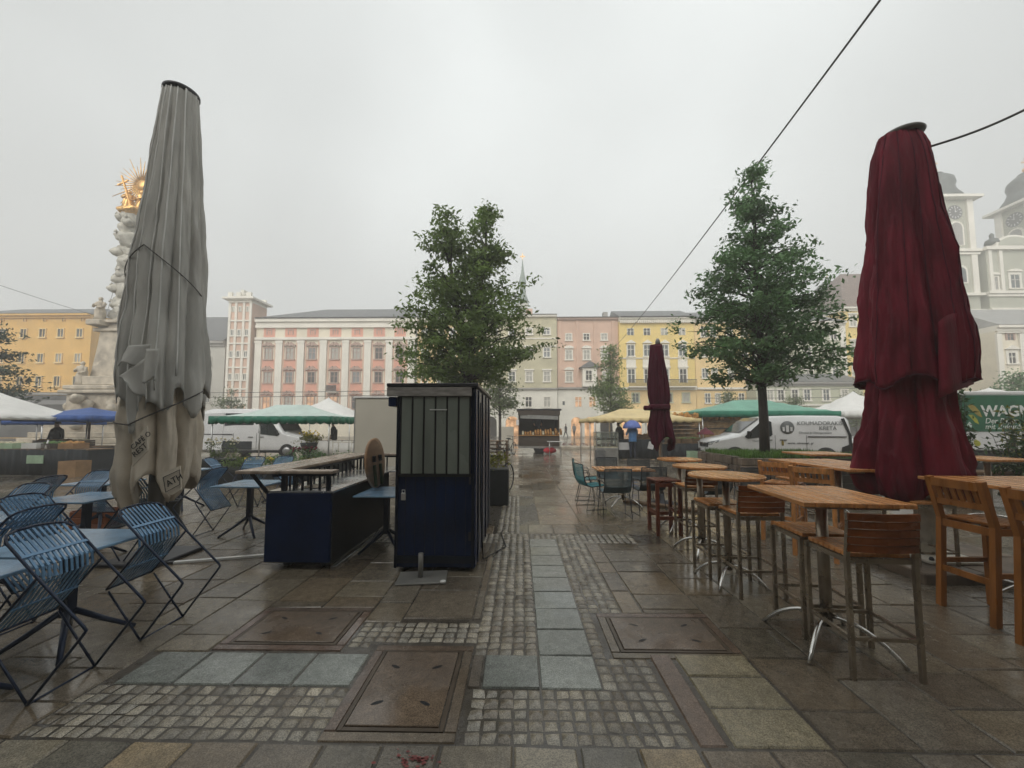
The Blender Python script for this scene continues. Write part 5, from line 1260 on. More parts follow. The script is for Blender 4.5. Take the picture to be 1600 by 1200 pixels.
# ------------------------------------------------------------------ market stalls, tents and their goods
def roof_sheet(mb, cx, cy, w, d, zpk, zed, ridge=.35, sag=.06, nu=14, nv=10, mi=0):
    """hip shaped cloth on a ridge pole, slightly sagging between its edges"""
    vs = []
    for j in range(nv + 1):
        for i in range(nu + 1):
            u, v = -1 + 2 * i / nu, -1 + 2 * j / nv
            ex = max(0, (abs(u) - ridge) / (1 - ridge)) if ridge < 1 else 0
            e = max(ex, abs(v)); z = zpk + (zed - zpk) * e - sag * math.sin(PI * e) - .03 * math.sin(u * 9) * e * math.cos(v * 2)
            vs.append((cx + u * w / 2, cy + v * d / 2, z))
    mb.add(vs, [(j * (nu + 1) + i, j * (nu + 1) + i + 1, (j + 1) * (nu + 1) + i + 1, (j + 1) * (nu + 1) + i) for j in range(nv) for i in range(nu)], mi, True)
def valance(mb, cx, cy, w, d, z, h, scal=.3, amp=.09):
    def run(a, b):
        L = (b - a).length; n = max(8, int(L / .06)); vs = []
        for i in range(n + 1):
            p = a.lerp(b, i / n); k = abs(math.sin(PI * i * L / n / scal)) if scal else 1
            wv = .02 * math.sin(i * .9); nrm = Vector(((b - a).y, -(b - a).x, 0)).normalized()
            vs += [p + Vector((0, 0, .015)), p + nrm * wv - Vector((0, 0, h - amp + amp * k))]
        mb.add(vs, [(2 * i, 2 * i + 1, 2 * i + 3, 2 * i + 2) for i in range(n)], 0, True)
    c = [Vector((cx + sx * w / 2, cy + sy * d / 2, z)) for sx, sy in ((-1, -1), (1, -1), (1, 1), (-1, 1))]
    for i in range(4): run(c[i], c[(i + 1) % 4])
def stall_tent(name, label, cx, cy, w, d, zpk, zed, mt, mv, val=.22, ridge=.35, scal=.3, poles=4, cat='canopy', group=None, sag=.06, centre=False):
    t = thing(name, label, cat, (cx, cy, 0), 0, group)
    q = MB(); roof_sheet(q, 0, 0, w, d, zpk, zed, ridge, sag); solid(q.build('roof_cloth', mt, t), .012)
    q = MB(); valance(q, 0, 0, w, d, zed, val, scal); solid(q.build('valance', mv, t), .008)
    for sx, sy in ((-1, -1), (1, -1), (1, 1), (-1, 1))[:poles]: MB().tube([(sx * (w / 2 - .08), sy * (d / 2 - .08), .003), (sx * (w / 2 - .08), sy * (d / 2 - .08), zed)], .024, 8).build('pole', 'alu', t)
    if centre:
        MB().tube([(0, 0, .003), (0, 0, zpk - .02)], .035, 10).build('pole', 'timber', t)
        for sx, sy in ((-1, -1), (1, -1), (1, 1), (-1, 1)): MB().beam((0, 0, zed - .25), (sx * w * .45, sy * d * .45, zed), .03, .03).build('strut', 'timber', t)
    return t
D = 14.0
stall_tent('stall_canopy', 'cream white market canopy at the far left edge of the picture', X(-20, D), D, 4.6, 2.8, Z(618, D) + .15, Z(652, D), 'whitecanopy', 'whitecanopy', .1, .2, 0, 4)
D = 15.5
stall_tent('stall_canopy', 'blue market canopy on a wooden pole between the cream one and the carved column', X(140, D), D, 3.0, 2.6, Z(636, D), Z(651, D), 'bluecanopy', 'bluecanopy', .2, .06, 0, 0, sag=.02, centre=True)
stall_tent('stall_canopy', 'second blue market canopy behind the cream white one at the left', X(62, 17.5), 17.5, 3.4, 2.6, Z(638, 17.5), Z(656, 17.5), 'bluecanopy', 'bluecanopy', .22, .1, 0, 4)
D = 13.4
stall_tent('stall_awning', 'pale green awning with dark green scalloped edge before the open white van', X(432, D), D + .9, 4.1, 2.6, Z(630, D), Z(651, D), 'palegreen', 'greencanopy', .26, .3, .3, 4, sag=.1)
t2 = stall_tent('market_tent', 'white peaked tent left of the cream box trailer', X(512, 21.5), 21.5, 4.3, 4.2, Z(621, 21.5), Z(654, 21.5), 'whitecanopy', 'whitecanopy', .28, .02, .45, 4, 'tent', 'white peaked tents', sag=.14)
t2 = stall_tent('market_tent', 'white peaked tent behind the vans, left of the big red parasol', X(1336, 22.5), 22.5, 4.5, 4.2, Z(612, 22.5), Z(646, 22.5), 'whitecanopy', 'whitecanopy', .28, .02, 0, 4, 'tent', 'white peaked tents', sag=.16)
stall_tent('market_tent', 'top of a far white tent just above the green lorry', X(1550, 24), 24, 3.2, 3.2, Z(607, 24), Z(622, 24), 'whitecanopy', 'whitecanopy', .2, .02, 0, 4, 'tent', 'white peaked tents')
D = 20.0
stall_tent('stall_canopy', 'cream yellow market canopy over the two shoppers in the middle distance', X(993, D), D, 5.2, 3.0, Z(639, D), Z(655, D), 'creamcanopy', 'creamcanopy', .2, .3, .4, 4)
stall_tent('stall_canopy', 'second cream yellow canopy right of the plum parasol', X(1062, 21.5), 21.5, 3.0, 2.6, Z(643, 21.5), Z(655, 21.5), 'creamcanopy', 'creamcanopy', .2, .3, .4, 4)
D = 20.2
stall_tent('stall_canopy', 'large green market canopy behind the lettered van', X(1186, D), D + .6, 6.6, 3.2, Z(625, D), Z(645, D), 'palegreen2', 'greencanopy', .26, .3, 0, 4, sag=.05) if False else None
M['greentop'] = pm('light_green_canopy', (.16, .36, .27), .5, var=.15, scale=1.5, bump=.2, bscale=6)
stall_tent('stall_canopy', 'large green market canopy behind the lettered van', X(1186, D), D + .6, 6.6, 3.2, Z(624, D), Z(644, D), 'greentop', 'greencanopy', .28, .25, 0, 4, sag=.04)
def table_stall(label, cx, cy, w, d, h, mat='skirt'):
    t = thing('market_table', label, 'market table', (cx, cy, 0))
    MB().bbox(-w / 2, w / 2, -d / 2, d / 2, h - .03, h, .006).build('tabletop', 'timber', t)
    q = MB(); n = int(w / .05); vs = []
    for i in range(n + 1):
        x = -w / 2 + w * i / n; yy = -d / 2 - .015 - .018 * math.sin(i * 1.3) - .01 * math.sin(i * .47); vs += [(x, yy, h + .004), (x, yy - .02 * math.sin(i * .9), .015)]
    q.add(vs, [(2 * i, 2 * i + 1, 2 * i + 3, 2 * i + 2) for i in range(n)], 0, True)
    for sx in (-1, 1): q.box(sx * (w / 2 - .01), sx * (w / 2 + .004), -d / 2 + .01, d / 2, .015, h - .035)
    solid(q.build('drape', mat, t), .006)
    for sx in (-1, 1):
        for sy in (-1, 1): MB().box(sx * (w / 2 - .1) - .02, sx * (w / 2 - .1) + .02, sy * (d / 2 - .1) - .02, sy * (d / 2 - .1) + .02, .003, h - .031).build('leg', 'timber', t)
    return t
table_stall('long dark draped market table at the left edge, a pale sign on its drape', X(40, 12.6), 12.9, 4.6, .9, .82)
table_stall('brown topped market table left of the carved column base', X(100, 14.6), 14.9, 2.6, .9, .8)
q = MB(); c = V(54, 718, 12.36); q.bbox(c.x - .27, c.x + .27, 12.36, 12.385, c.z - .13, c.z + .13, .006); tag(q.build('price_sign', 'limecrate'), 'blank pale sign board on the dark draped table at the left', 'sign')
def crate(label, c, w, d, h, mat, fill=None, slats=3, rz=0., group=None):
    t = thing('produce_crate', label, 'crate', c, rz, group); q = MB(); hs = h / slats
    for k in range(slats):
        z0, z1 = k * hs + .008, (k + 1) * hs - .004
        q.box(-w / 2, w / 2, -d / 2, -d / 2 + .012, z0, z1); q.box(-w / 2, w / 2, d / 2 - .012, d / 2, z0, z1); q.box(-w / 2, -w / 2 + .012, -d / 2 + .013, d / 2 - .013, z0, z1); q.box(w / 2 - .012, w / 2, -d / 2 + .013, d / 2 - .013, z0, z1)
    q.box(-w / 2 + .013, w / 2 - .013, -d / 2 + .013, d / 2 - .013, .003, .015); q.build('box', mat, t)
    if fill:
        r2 = random.Random(hash(label) % 1000); f = MB()
        for _ in range(26): f.ball((r2.uniform(-.4, .4) * w, r2.uniform(-.4, .4) * d, h * .75 + r2.uniform(0, .06)), r2.uniform(.04, .07), 0, 5)
        f.build('produce', fill, t)
    return t
crate('brown carton standing on the paving at the right end of the left market stalls', (X(122, 12.1), 12.1, .003), .55, .45, .5, 'cardboard', None, 1)
for k, (px, py, fl, mt_, lb) in enumerate(((25, 695, 'petal_w', 'limecrate', 'pale crate of whitish goods on the dark draped table, leftmost'), (62, 692, None, 'white', 'white box on the dark draped table, left of the narrow white cone'), (92, 690, 'veg', 'darktimber', 'dark crate of greens on the dark draped table, right half'), (118, 688, 'bread', 'cardboard', 'brown crate of bread on the dark draped table, rightmost'))):
    crate(lb, (X(px, 12.9), 12.9, .825), .5, .5, .18, mt_, fl)
q = MB(); q.lathe([(.07, 0), (.05, .12), (.015, .28), (.005, .29)], (X(77, 12.7), 12.7, .825), 12); tag(q.build('white_cone', 'white'), 'narrow white cone standing on the dark draped table at the left', 'cone')
for k, (px, fl, lb) in enumerate(((75, 'bread', 'crate of brown goods on the table left of the carved column, nearer the edge'), (105, 'produce_brown', 'dark crate in the middle of the table left of the carved column'), (130, 'petal_w', 'crate of pale goods on the table left of the carved column, nearest the column'))):
    crate(lb, (X(px, 14.9), 14.9, .805), .5, .5, .22, 'darktimber', fl)
# flower market tubs in front of the open van
fr_ = random.Random(31)
def flower_tub(label, cx, cy, w, h, petal, fh, seed, mat='leaf'):
    t = thing('flower_tub', label, 'flower tub', (cx, cy, 0), 0); r2 = random.Random(seed)
    q = MB(); q.bbox(-w / 2, w / 2, -.24, .24, .003, h, .015); q.build('tub', 'darkpot', t)
    f = MB()
    for _ in range(int(26 * w / .6)): leaf_quads(f, (r2.uniform(-.48, .48) * w, r2.uniform(-.22, .22), h + r2.uniform(.02, fh)), (.06, .06, .05), 12, .075, r2)
    f.build('foliage', mat, t, fix=False)
    if petal:
        f = MB()
        for _ in range(int(20 * w / .6)): f.ball((r2.uniform(-.45, .45) * w, r2.uniform(-.2, .2), h + fh * r2.uniform(.85, 1.2)), r2.uniform(.018, .035), 0, 5)
        f.build('flowers', petal, t)
    return t
for k, (px, D, w, h, pt, fh, lb, mm) in enumerate(((352, 11.6, 1.0, .62, 'petal_w', .5, 'flower tub with tall cream blooms before the white van, left', 'leafpale'), (378, 10.9, .9, .42, None, .28, 'low flower tub of green plants, leftmost of the front row', 'leaf'), (412, 10.9, .9, .42, 'petal_y', .24, 'low flower tub with yellow flowers, in front of the open van door', 'leaf'), (447, 10.8, .9, .45, None, .26, 'low flower tub of dark green plants, right of the yellow flowers', 'leaf2'), (478, 11.6, .9, .55, 'petal_r', .34, 'flower tub with dark red flowers under the end of the green awning', 'leaf2'), (520, 12.2, 1.3, .5, None, .2, 'long flower tub of trimmed green plants left of the cream trailer', 'leaf2'), (490, 10.9, .9, .38, None, .26, 'low flower tub, rightmost of the front row, next to the counter rail', 'leafyellow'))):
    flower_tub(lb, X(px, D), D, w, h, pt, fh, 60 + k, mm)
c = (X(484, 12.3), 12.3, 0); t = thing('flower_stand', 'tall dark pot with a dome of yellow flowers beside the green awning', 'flower stand', c)
MB().lathe([(.18, .003), (.2, .05), (.06, .1), (.05, .75), (.2, .85), (.26, 1.05), (.02, 1.04)], n=18).build('pot', 'darkpot', t)
f = MB(); r2 = random.Random(4)
for _ in range(24): leaf_quads(f, (r2.gauss(0, .14), r2.gauss(0, .14), 1.1 + abs(r2.gauss(0, .12))), (.06, .06, .05), 14, .08, r2)
f.build('foliage', 'leafyellow', t, fix=False); f = MB()
for _ in range(26): f.ball((r2.gauss(0, .15), r2.gauss(0, .13), 1.28 + abs(r2.gauss(0, .08))), .025, 0, 5)
f.build('flowers', 'petal_y', t)
t = thing('wire_rack', 'pale tubular rack beside the flower tubs, left of the cream trailer', 'rack', (X(540, 12.6), 12.6, 0)); q = MB()
for sx in (-.3, .3):
    for sy in (-.2, .2): q.tube([(sx, sy, .003), (sx, sy, 1.1)], .014, 6)
q.build('upright', 'post_white', t); q = MB()
for z in (.35, .7, 1.05): q.box(-.3, .3, -.2, .2, z, z + .02)
q.build('shelf', 'post_white', t)
table_stall('white draped stall table inside the white tent at the left', X(520, 20.3), 20.5, 2.6, .7, .8, 'whitecanopy')
# stall under the cream canopy
t = thing('display_case', 'glass display case with pale shelves at the left end of the cream canopy stall', 'display case', (X(946, 18.8), 18.8, 0))
MB().bbox(-.5, .5, -.35, .35, .003, .55, .01).build('cabinet', 'alu', t); MB().box(-.48, .48, -.33, .33, .551, .62).build('shelf', 'petal_w', t)
M['caseglass'] = pm('case_glass', (.55, .6, .55), .08, var=.05); bsdf = M['caseglass'].node_tree.nodes['Principled BSDF']; bsdf.inputs['Transmission Weight'].default_value = .85; bsdf.inputs['IOR'].default_value = 1.1
MB().box(-.5, .5, -.35, .35, .625, 1.25).build('glass', 'caseglass', t)
q = MB()
for x in (-.49, .49):
    for y in (-.34, .34): q.box(x - .015, x + .015, y - .015, y + .015, .56, 1.27)
q.box(-.505, .505, -.355, .355, 1.255, 1.28); q.build('frame', 'alu', t); MB().box(-.47, .47, -.3, .32, .9, .92).build('glass_shelf', 'petal_w', t)
q = MB(); r2 = random.Random(8)
for _ in range(30): q.ball((r2.uniform(-.44, .44), r2.uniform(-.25, .2), r2.choice((.66, .95))), r2.uniform(.04, .07), 0, 5)
q.build('goods', 'bread', t)
table_stall('black draped counter under the cream canopy, with paper notices on its front', X(1003, 19.2), 19.2, 2.4, .8, .92)
for px, py, lb, a in ((971, 697, 'white paper notice on the black counter, left of a pair', 0), (979.5, 697, 'white paper notice on the black counter, right of a pair', 0), (1017, 696, 'white paper notice on the black counter under the plum parasol', .25)):
    c = V(px, py, 18.76); tag(MB().box(-.13, .13, -.004, .004, -.17, .17, T=Matrix.Translation((c.x, 18.74, c.z)) @ Matrix.Rotation(a, 4, 'Y')).build('paper_notice', 'paper'), lb, 'notice', 'paper notices on the stall front')
for k, px in enumerate((996, 1008, 1020)): crate(('bread crate on the black counter, left of three', 'bread crate on the black counter, middle of three', 'bread crate on the black counter, right of three')[k], (X(px, 19.3), 19.3, .925), .36, .5, .2, 'timber', ('bread', 'produce_brown', 'petal_w')[k])
crate('stack like grey crate on the paving left of the display case', (X(937, 18.2), 18.2, .003), .4, .4, .45, 'cloth_grey', None, 4)
# greengrocer behind the van
t = thing('stall_backboard', 'brown wooden stall back hung with goods under the green canopy', 'stall back', (X(1092, 19.4), 19.6, 0))
q = MB()
for k in range(9): q.bbox(-2.1, 2.1, 0, .05 + .004 * (k % 2), .45 + k * .19, .63 + k * .19, .008)
q.build('boards', 'produce_brown', t); q = MB()
for a in (-2, 0, 2): q.box(a - .05, a + .05, .06, .14, .003, 2.2)
q.build('post', 'timber', t); q = MB(); r2 = random.Random(15)
for i in range(60): q.tube([(-2 + 4 * r2.random(), -.05, 2.15), (-2 + 4 * r2.random() * .0 + r2.uniform(-2, 2), -.06, 2.1)], .004, 4) if False else q.ball((r2.uniform(-2, 2), -.08, r2.uniform(1.95, 2.12)), r2.uniform(.05, .1), 0, 5, (1, .6, 1.6))
q.build('hanging_goods', 'bread', t); MB().box(-2.0, 1.6, -.05, -.01, 1.42, 1.46).build('rail', 'skirt', t)
table_stall('market table of greens behind the front of the lettered van', X(1072, 18.0), 18.2, 2.0, 1.0, .78)
for k, (px, fl, lb) in enumerate(((1050, 'veg', 'crate of greens left on the table before the brown stall back'), (1068, 'veg', 'crate of leafy greens in the middle of the table before the brown stall back'), (1086, 'veg', 'crate of greens right on the table, next to the van bonnet'))): crate(lb, (X(px, 18.1), 18.1, .785), .46, .7, .22, 'timber', fl)
crate('pale green plastic crate on the paving just left of the lettered van', (X(1080, 15.2), 15.2, .003), .28, .35, .62, 'limecrate', None, 4)
tag(MB().lathe([(.01, .9), (.34, .62), (.36, .58), (.3, .6), (.01, .62)], (X(1102, 17.8), 17.8, .6), 14).build('folded_sunshade', 'petal_r'), 'small dark red shade above the greens behind the van bonnet', 'sunshade')
# planters, crates and bicycle behind the hut
t = flower_tub('yellow green plant in a dark box just behind the right side of the bar hut', X(776, 8.2), 8.2, .5, .72, None, .3, 91, 'leafyellow')
def stack(label, cx, cy, n, mat):
    t = thing('pallet_stack', label, 'pallets', (cx, cy, 0)); 
    for k in range(n):
        q = MB(); z = k * .16
        for j in range(5): q.box(-.5 + j * .21, -.33 + j * .21, -.4, .4, z + .11, z + .135)
        for j in (-.45, 0, .4): q.box(j, j + .08, -.4, .4, z + .004, z + .109)
        q.build('pallet', mat, t)
stack('stack of brown pallets right of the bar hut, left of the bread trailer', X(776, 17), 17, 6, 'timber')
def bicycle(label, loc, rz, mat='black'):
    t = thing('bicycle', label, 'bicycle', loc, rz)
    for x in (-.52, .52):
        q = MB(); q.tube([(x + .33 * math.cos(a), 0, .345 + .33 * math.sin(a)) for a in [i * PI / 16 for i in range(33)]], .016, 7, cap=False); wo = q.build('wheel', 'tyre', t)
        q = MB(); [q.tube([(x, 0, .345), (x + .32 * math.cos(i * PI / 9), 0, .345 + .32 * math.sin(i * PI / 9))], .0025, 4) for i in range(18)]; q.build('spokes', 'alu', wo)
    q = MB(); P = dict(bb=(-.08, 0, .3), seat=(-.22, 0, .85), head=(.38, 0, .82), hl=(.42, 0, .65), r=(-.52, 0, .345), f=(.52, 0, .345))
    for a, b in (('bb', 'seat'), ('seat', 'head'), ('bb', 'hl'), ('bb', 'r'), ('r', 'seat'), ('head', 'hl'), ('hl', 'f')): q.tube([P[a], P[b]], .016, 7)
    q.build('frame', mat, t)
    q = MB(); q.tube([(.38, 0, .82), (.34, 0, 1.0)], .013, 7); q.tube([(.2, -.27, 1.02), (.34, -.2, 1.01), (.36, 0, 1.0), (.34, .2, 1.01), (.2, .27, 1.02)], .012, 7); q.build('handlebar', 'black', t)
    q = MB(); q.lathe([(.02, 0), (.12, .02), (.13, .05), (.05, .07)], (-.22, 0, .86), 12); q.build('saddle', 'black', t)
    q = MB(); q.tube([(-.08, -.06, .3), (-.0, -.06, .16)], .01, 6); q.tube([(-.08, .06, .3), (-.16, .06, .44)], .01, 6); q.build('pedal_crank', 'darkmetal', t); return t
bicycle('black bicycle parked behind the right side of the bar hut', (X(778, 9.2), 9.2, 0), 1.15)
bicycle('dark bicycle standing left of the bread trailer', (X(797, 21), 21, 0), 1.2)
t = thing('notice_board', 'white board standing left of the bread trailer, behind the bicycle', 'board', (X(793, 22.5), 22.5, 0)); MB().bbox(-.35, .35, 0, .06, .06, 1.5, .01).build('board', 'offwhite', t); MB().bbox(-.4, .4, -.2, .25, .003, .058, .01).build('foot', 'alu', t)
t = thing('flower_bed', 'low stone kerb with dark red flowers across the square right of the bread trailer', 'flower bed', (X(918, 27), 27, 0)); MB().bbox(-1.9, 1.9, -.3, .3, .003, .18, .02).build('kerb', 'stone', t); f = MB(); r2 = random.Random(2)
for _ in range(60): leaf_quads(f, (r2.uniform(-1.8, 1.8), r2.uniform(-.2, .2), .25 + r2.uniform(0, .12)), (.07, .07, .05), 8, .08, r2)
f.build('flowers', 'petal_r', t, fix=False)
# ------------------------------------------------------------------ the houses round the square
def wallmat(name, col, var=.1): return pm(name, col, .8, var=var, scale=.6, bump=.25, bscale=9, dirt=((col[0] * .6, col[1] * .58, col[2] * .55), .35, .6, .4))
M['w_cream'] = wallmat('cream_render', (.72, .66, .53)); M['w_white'] = wallmat('white_render', (.72, .7, .62)); M['w_pink'] = wallmat('salmon_render', (.68, .34, .25)); M['w_oldpink'] = wallmat('old_rose_render', (.62, .43, .33))
M['w_yellow'] = wallmat('yellow_render', (.75, .57, .2)); M['w_apricot'] = wallmat('apricot_render', (.76, .56, .27)); M['w_ochre'] = wallmat('ochre_render', (.7, .42, .11)); M['w_olive'] = wallmat('olive_grey_render', (.5, .465, .32)); M['w_sage'] = wallmat('sage_render', (.46, .47, .35))
M['w_grey'] = wallmat('grey_render', (.5, .49, .44)); M['w_stone'] = wallmat('church_render', (.42, .425, .35)); M['trim'] = wallmat('white_trim', (.76, .73, .65), .06); M['trimpink'] = wallmat('rose_stone_trim', (.42, .3, .25)); M['plinth'] = wallmat('grey_plinth', (.3, .29, .27))
M['roof'] = pm('slate_roof', (.12, .125, .13), .5, var=.3, scale=1.5, stretch=(4, 1, 1), bump=.4, bscale=12); M['roofbrown'] = pm('brown_tile_roof', (.17, .125, .105), .6, var=.3, scale=2, bump=.4, bscale=12); M['dome'] = pm('dark_copper_dome', (.09, .1, .095), .5, .2, .3, 1.5)
M['roofpale'] = pm('pale_wet_roof', (.3, .3, .29), .45, var=.2, scale=1.5, bump=.3, bscale=12); M['pane'] = pm('window_glass', (.06, .075, .08), .08, var=.6, scale=.9, spec=.8); M['panedark'] = pm('open_dark_window', (.025, .025, .027), .15, var=.5, scale=1); M['panecurtain'] = pm('curtained_window', (.38, .37, .33), .3, var=.3, scale=1.5, stretch=(6, 1, 1)); M['panelit'] = glow('lit_window', (1, .55, .28), .55, 1.2); M['shoplit'] = glow('lit_shop', (1, .58, .3), .75, 1.6); M['shopdark'] = pm('dark_shop_glass', (.05, .05, .05), .1, var=.6, scale=.8)
M['ironrail'] = pm('iron_railing', (.04, .04, .042), .5)
WP = {}
def window(parent, x, D, z, w, h, key, frame='trim', pane='pane', ped=None, sill=True, fw=.16, panes=2, rows=2, pedmat=None):
    """window centred at (x, z) on the wall plane y = D: frame, pane, sill and, if any, a pediment"""
    k = (key, round(w, 2), round(h, 2), pane, ped)
    if k in WP:
        o = copy_tree(WP[k], parent); o.location = (x, D, z); return o
    q = MB(); a, b = w / 2, h / 2
    q.box(-a - fw, -a, -.09, -.002, -b, b + fw); q.box(a, a + fw, -.09, -.002, -b, b + fw); q.box(-a, a, -.09, -.002, b, b + fw)
    for i in range(1, panes): q.box(-a + w * i / panes - .04, -a + w * i / panes + .04, -.055, -.012, -b, b)
    for i in range(1, rows): q.box(-a, a, -.05, -.0125, b - h * .38 * i - .035, b - h * .38 * i + .035)
    o = q.build('window', frame, parent); o.location = (x, D, z)
    q = MB(); q.box(-a, a, -.011, -.003, -b, b); q.build('pane', pane, o)
    if sill: MB().box(-a - fw - .08, a + fw + .08, -.17, -.003, -b - .16, -b - .002).build('sill', pedmat or frame, o)
    if ped == 'tri': MB().prism([(-a - fw - .15, 0), (a + fw + .15, 0), (0, .5)], -.26, -.004, f=lambda u, v, w_: (u, w_, b + fw + .12 + v)).build('pediment', pedmat or frame, o)
    if ped == 'arch': MB().prism([((a + fw + .12) * math.cos(t_), .42 * math.sin(t_)) for t_ in [i * PI / 10 for i in range(11)]], -.24, -.004, f=lambda u, v, w_: (u, w_, b + fw + .12 + v)).build('pediment', pedmat or frame, o)
    if ped == 'broken':
        q = MB()
        for s_ in (-1, 1): q.prism([(s_ * (a + fw + .22), 0), (s_ * .12, .12), (s_ * .2, .62), (s_ * (a + fw * .6), .32), (s_ * (a + fw + .22), .2)], -.3, -.004, f=lambda u, v, w_: (u, w_, b + fw + .1 + v))
        q.box(-.14, .14, -.25, -.004, b + fw + .1, b + fw + .62); q.build('pediment', pedmat or frame, o)
    if ped == 'flat': MB().box(-a - fw - .12, a + fw + .12, -.22, -.004, b + fw + .02, b + fw + .22).build('pediment', pedmat or frame, o)
    WP[k] = o; return o
def house(label, px0, px1, D, eave, wall, roof='roof', ridge=None, depth=9., name='town_house', cat='house', hip=(0, 0), cornice='trim', z0=0., cz=.55):
    t = thing(name, label, cat, (0, 0, 0)); x0, x1 = X(px0, D) + .006, X(px1, D) - .006; ze = Z(eave, D)
    MB().box(x0, x1, D, D + depth, z0, ze - cz).build('wall', wall, t)
    q = MB(); q.box(x0 - .0, x1 + .0, D - .22, D + depth - .01, ze - cz + .002, ze - cz * .5); q.box(x0 - .0, x1 + .0, D - .5, D + depth - .012, ze - cz * .5 + .002, ze - .03); q.build('cornice', cornice, t)
    if ridge is not None:
        zr = H + (Z(ridge, D + depth * .5) - H); vs = [(x0, D - .55, ze), (x1, D - .55, ze), (x1, D + depth + .3, ze), (x0, D + depth + .3, ze), (x0 + hip[0], D + depth * .5, zr), (x1 - hip[1], D + depth * .5, zr)]
        q = MB(); q.add(vs, [(0, 1, 5, 4), (2, 3, 4, 5), (0, 4, 3), (1, 2, 5), (3, 2, 1, 0)]); q.build('roof', roof, t)
    return t
wr_ = random.Random(6)
def row(t, D, pxs, py, wpx, hpx, key, **k):
    s = D / F
    alt = k.pop('alt', {})
    for i, px in enumerate(pxs):
        kk = dict(k)
        if kk.get('pane', 'pane') in ('pane', 'panedark') and i not in alt: kk['pane'] = wr_.choice(('pane', 'pane', 'panedark', 'panecurtain', kk.get('pane', 'pane')))
        if i in alt: kk['pane'] = alt[i]
        zc = Z(py, D); o = window(t, X(px, D), D, zc, wpx * s, hpx * s, key, **kk)
def band(t, px0, px1, D, py0, py1, mat, pro=.12, name='string_course'):
    MB().box(X(px0, D) + .01, X(px1, D) - .01, D - pro, D - .003, Z(py1, D), Z(py0, D)).build(name, mat, t)

# pink palace with giant pilasters
D = 55.0; t = house('long pink and white palace with giant pilasters, left of the centre tree', 394, 650, D, 496, 'w_cream', ridge=482, depth=12, hip=(7, 0), cz=1.1)
cols = [415, 449, 484, 520, 554.5, 589.5, 622.5]
MB().box(X(394, D) + .01, X(650, D) - .01, D - .3, D - .004, Z(511, D), Z(507, D)).build('string_course', 'trim', t)
MB().box(X(394, D) + .01, X(650, D) - .01, D - .34, D - .004, Z(530, D), Z(526, D)).build('string_course', 'trim', t)
for px in cols:
    for py0, py1 in ((508.5, 525.5), (560.5, 579), (598, 619)): MB().box(X(px - 9, D), X(px + 9, D), D - .035, D - .002, Z(py1, D), Z(py0, D)).build('spandrel', 'w_pink', t)
    for dx in (-10.5, 10.5): MB().box(X(px + dx - 1.4, D), X(px + dx + 1.4, D), D - .05, D - .0025, Z(648, D), Z(531, D)).build('pink_strip', 'w_oldpink', t)
for px in [399] + [(a + b) / 2 for a, b in zip(cols, cols[1:])] + [641]:
    q = MB(); q.box(X(px - 5.2, D), X(px + 5.2, D), D - .2, D - .003, Z(644, D), Z(531, D)); q.box(X(px - 6, D), X(px + 6, D), D - .26, D - .2035, Z(535, D), Z(531, D)); q.box(X(px - 6, D), X(px + 6, D), D - .26, D - .2035, Z(646, D), Z(638, D)); q.build('pilaster', 'trim', t)
row(t, D, cols, 518, 5.5, 7, 'pal_attic', sill=False, frame='trimpink', panes=2, rows=1)
for py, hh, al in ((551.5, 17.5, {0: 'panecurtain', 1: 'panecurtain', 5: 'panedark', 4: 'panecurtain'}), (589, 16.5, {0: 'panecurtain', 2: 'panedark', 5: 'panedark', 1: 'pane'}), (629, 19, {0: 'panelit', 1: 'panecurtain', 2: 'panelit', 3: 'panelit', 4: 'panedark'})):
    row(t, D, cols, py, 10.5, hh, 'pal', ped='broken', frame='trimpink', pedmat='trimpink', alt=al)
q = MB(); q.box(X(512, D), X(528, D), D - .9, D - .004, Z(613.5, D), Z(611.5, D)); bo = q.build('balcony', 'trim', t)
q = MB()
for i in range(22): x = X(512, D) + .04 + i * (X(528, D) - X(512, D) - .08) / 21; q.box(x - .02, x + .02, D - .88, D - .84, Z(611.4, D), Z(603, D))
q.box(X(512, D), X(528, D), D - .9, D - .82, Z(603, D), Z(602.2, D)); q.build('railing', 'ironrail', bo)
band(t, 394, 650, D, 646, 650, 'plinth', .3); q = MB(); q.tube([(X(648.5, D), D - .12, Z(500, D)), (X(648.5, D), D - .12, 0)], .09, 8); q.build('downpipe', 'darkmetal', t)
q = MB()
for k in range(7): q.beam((X(480 + k * 24, D), D + 1.4, Z(490.5, D) + .2), (X(480 + k * 24 + 7, D), D + 1.4, Z(490.5, D) + .2), .3, .16)
q.build('snow_guard', 'darkmetal', t)
# tower
D = 54.4; t = house('slim pink octagonal looking tower with a parapet, at the left end of the pink palace', 349, 386, D, 464, 'w_oldpink', None, depth=3.2, name='palace_tower', cat='tower', cz=.6)
xa, xb = X(349, D), X(386, D)
q = MB(); q.box(xa - .55, xb + .55, D - .75, D + 3.7, Z(466, D), Z(463, D)); q.build('cornice', 'trim', t)
q = MB()
q.box(xa + .01, xb - .01, D - .38, D - .12, Z(463.2, D), Z(461, D))
for a, b in ((0, .18), (.36, .55), (.8, 1)): q.box(xa + (xb - xa) * a, xa + (xb - xa) * b, D - .4, D - .1, Z(462.9, D), Z(455, D))
q.box(xa, xb, D + 2.9, D + 3.1, Z(462.9, D), Z(456, D)); q.box(xa + (xb - xa) * .42, xa + (xb - xa) * .55, D + .2, D + 1, Z(462.9, D), Z(449, D)); q.box(xa + .05, xb - .05, D - .3, D - .24, Z(457.6, D), Z(456.6, D)); q.build('parapet', 'trim', t)
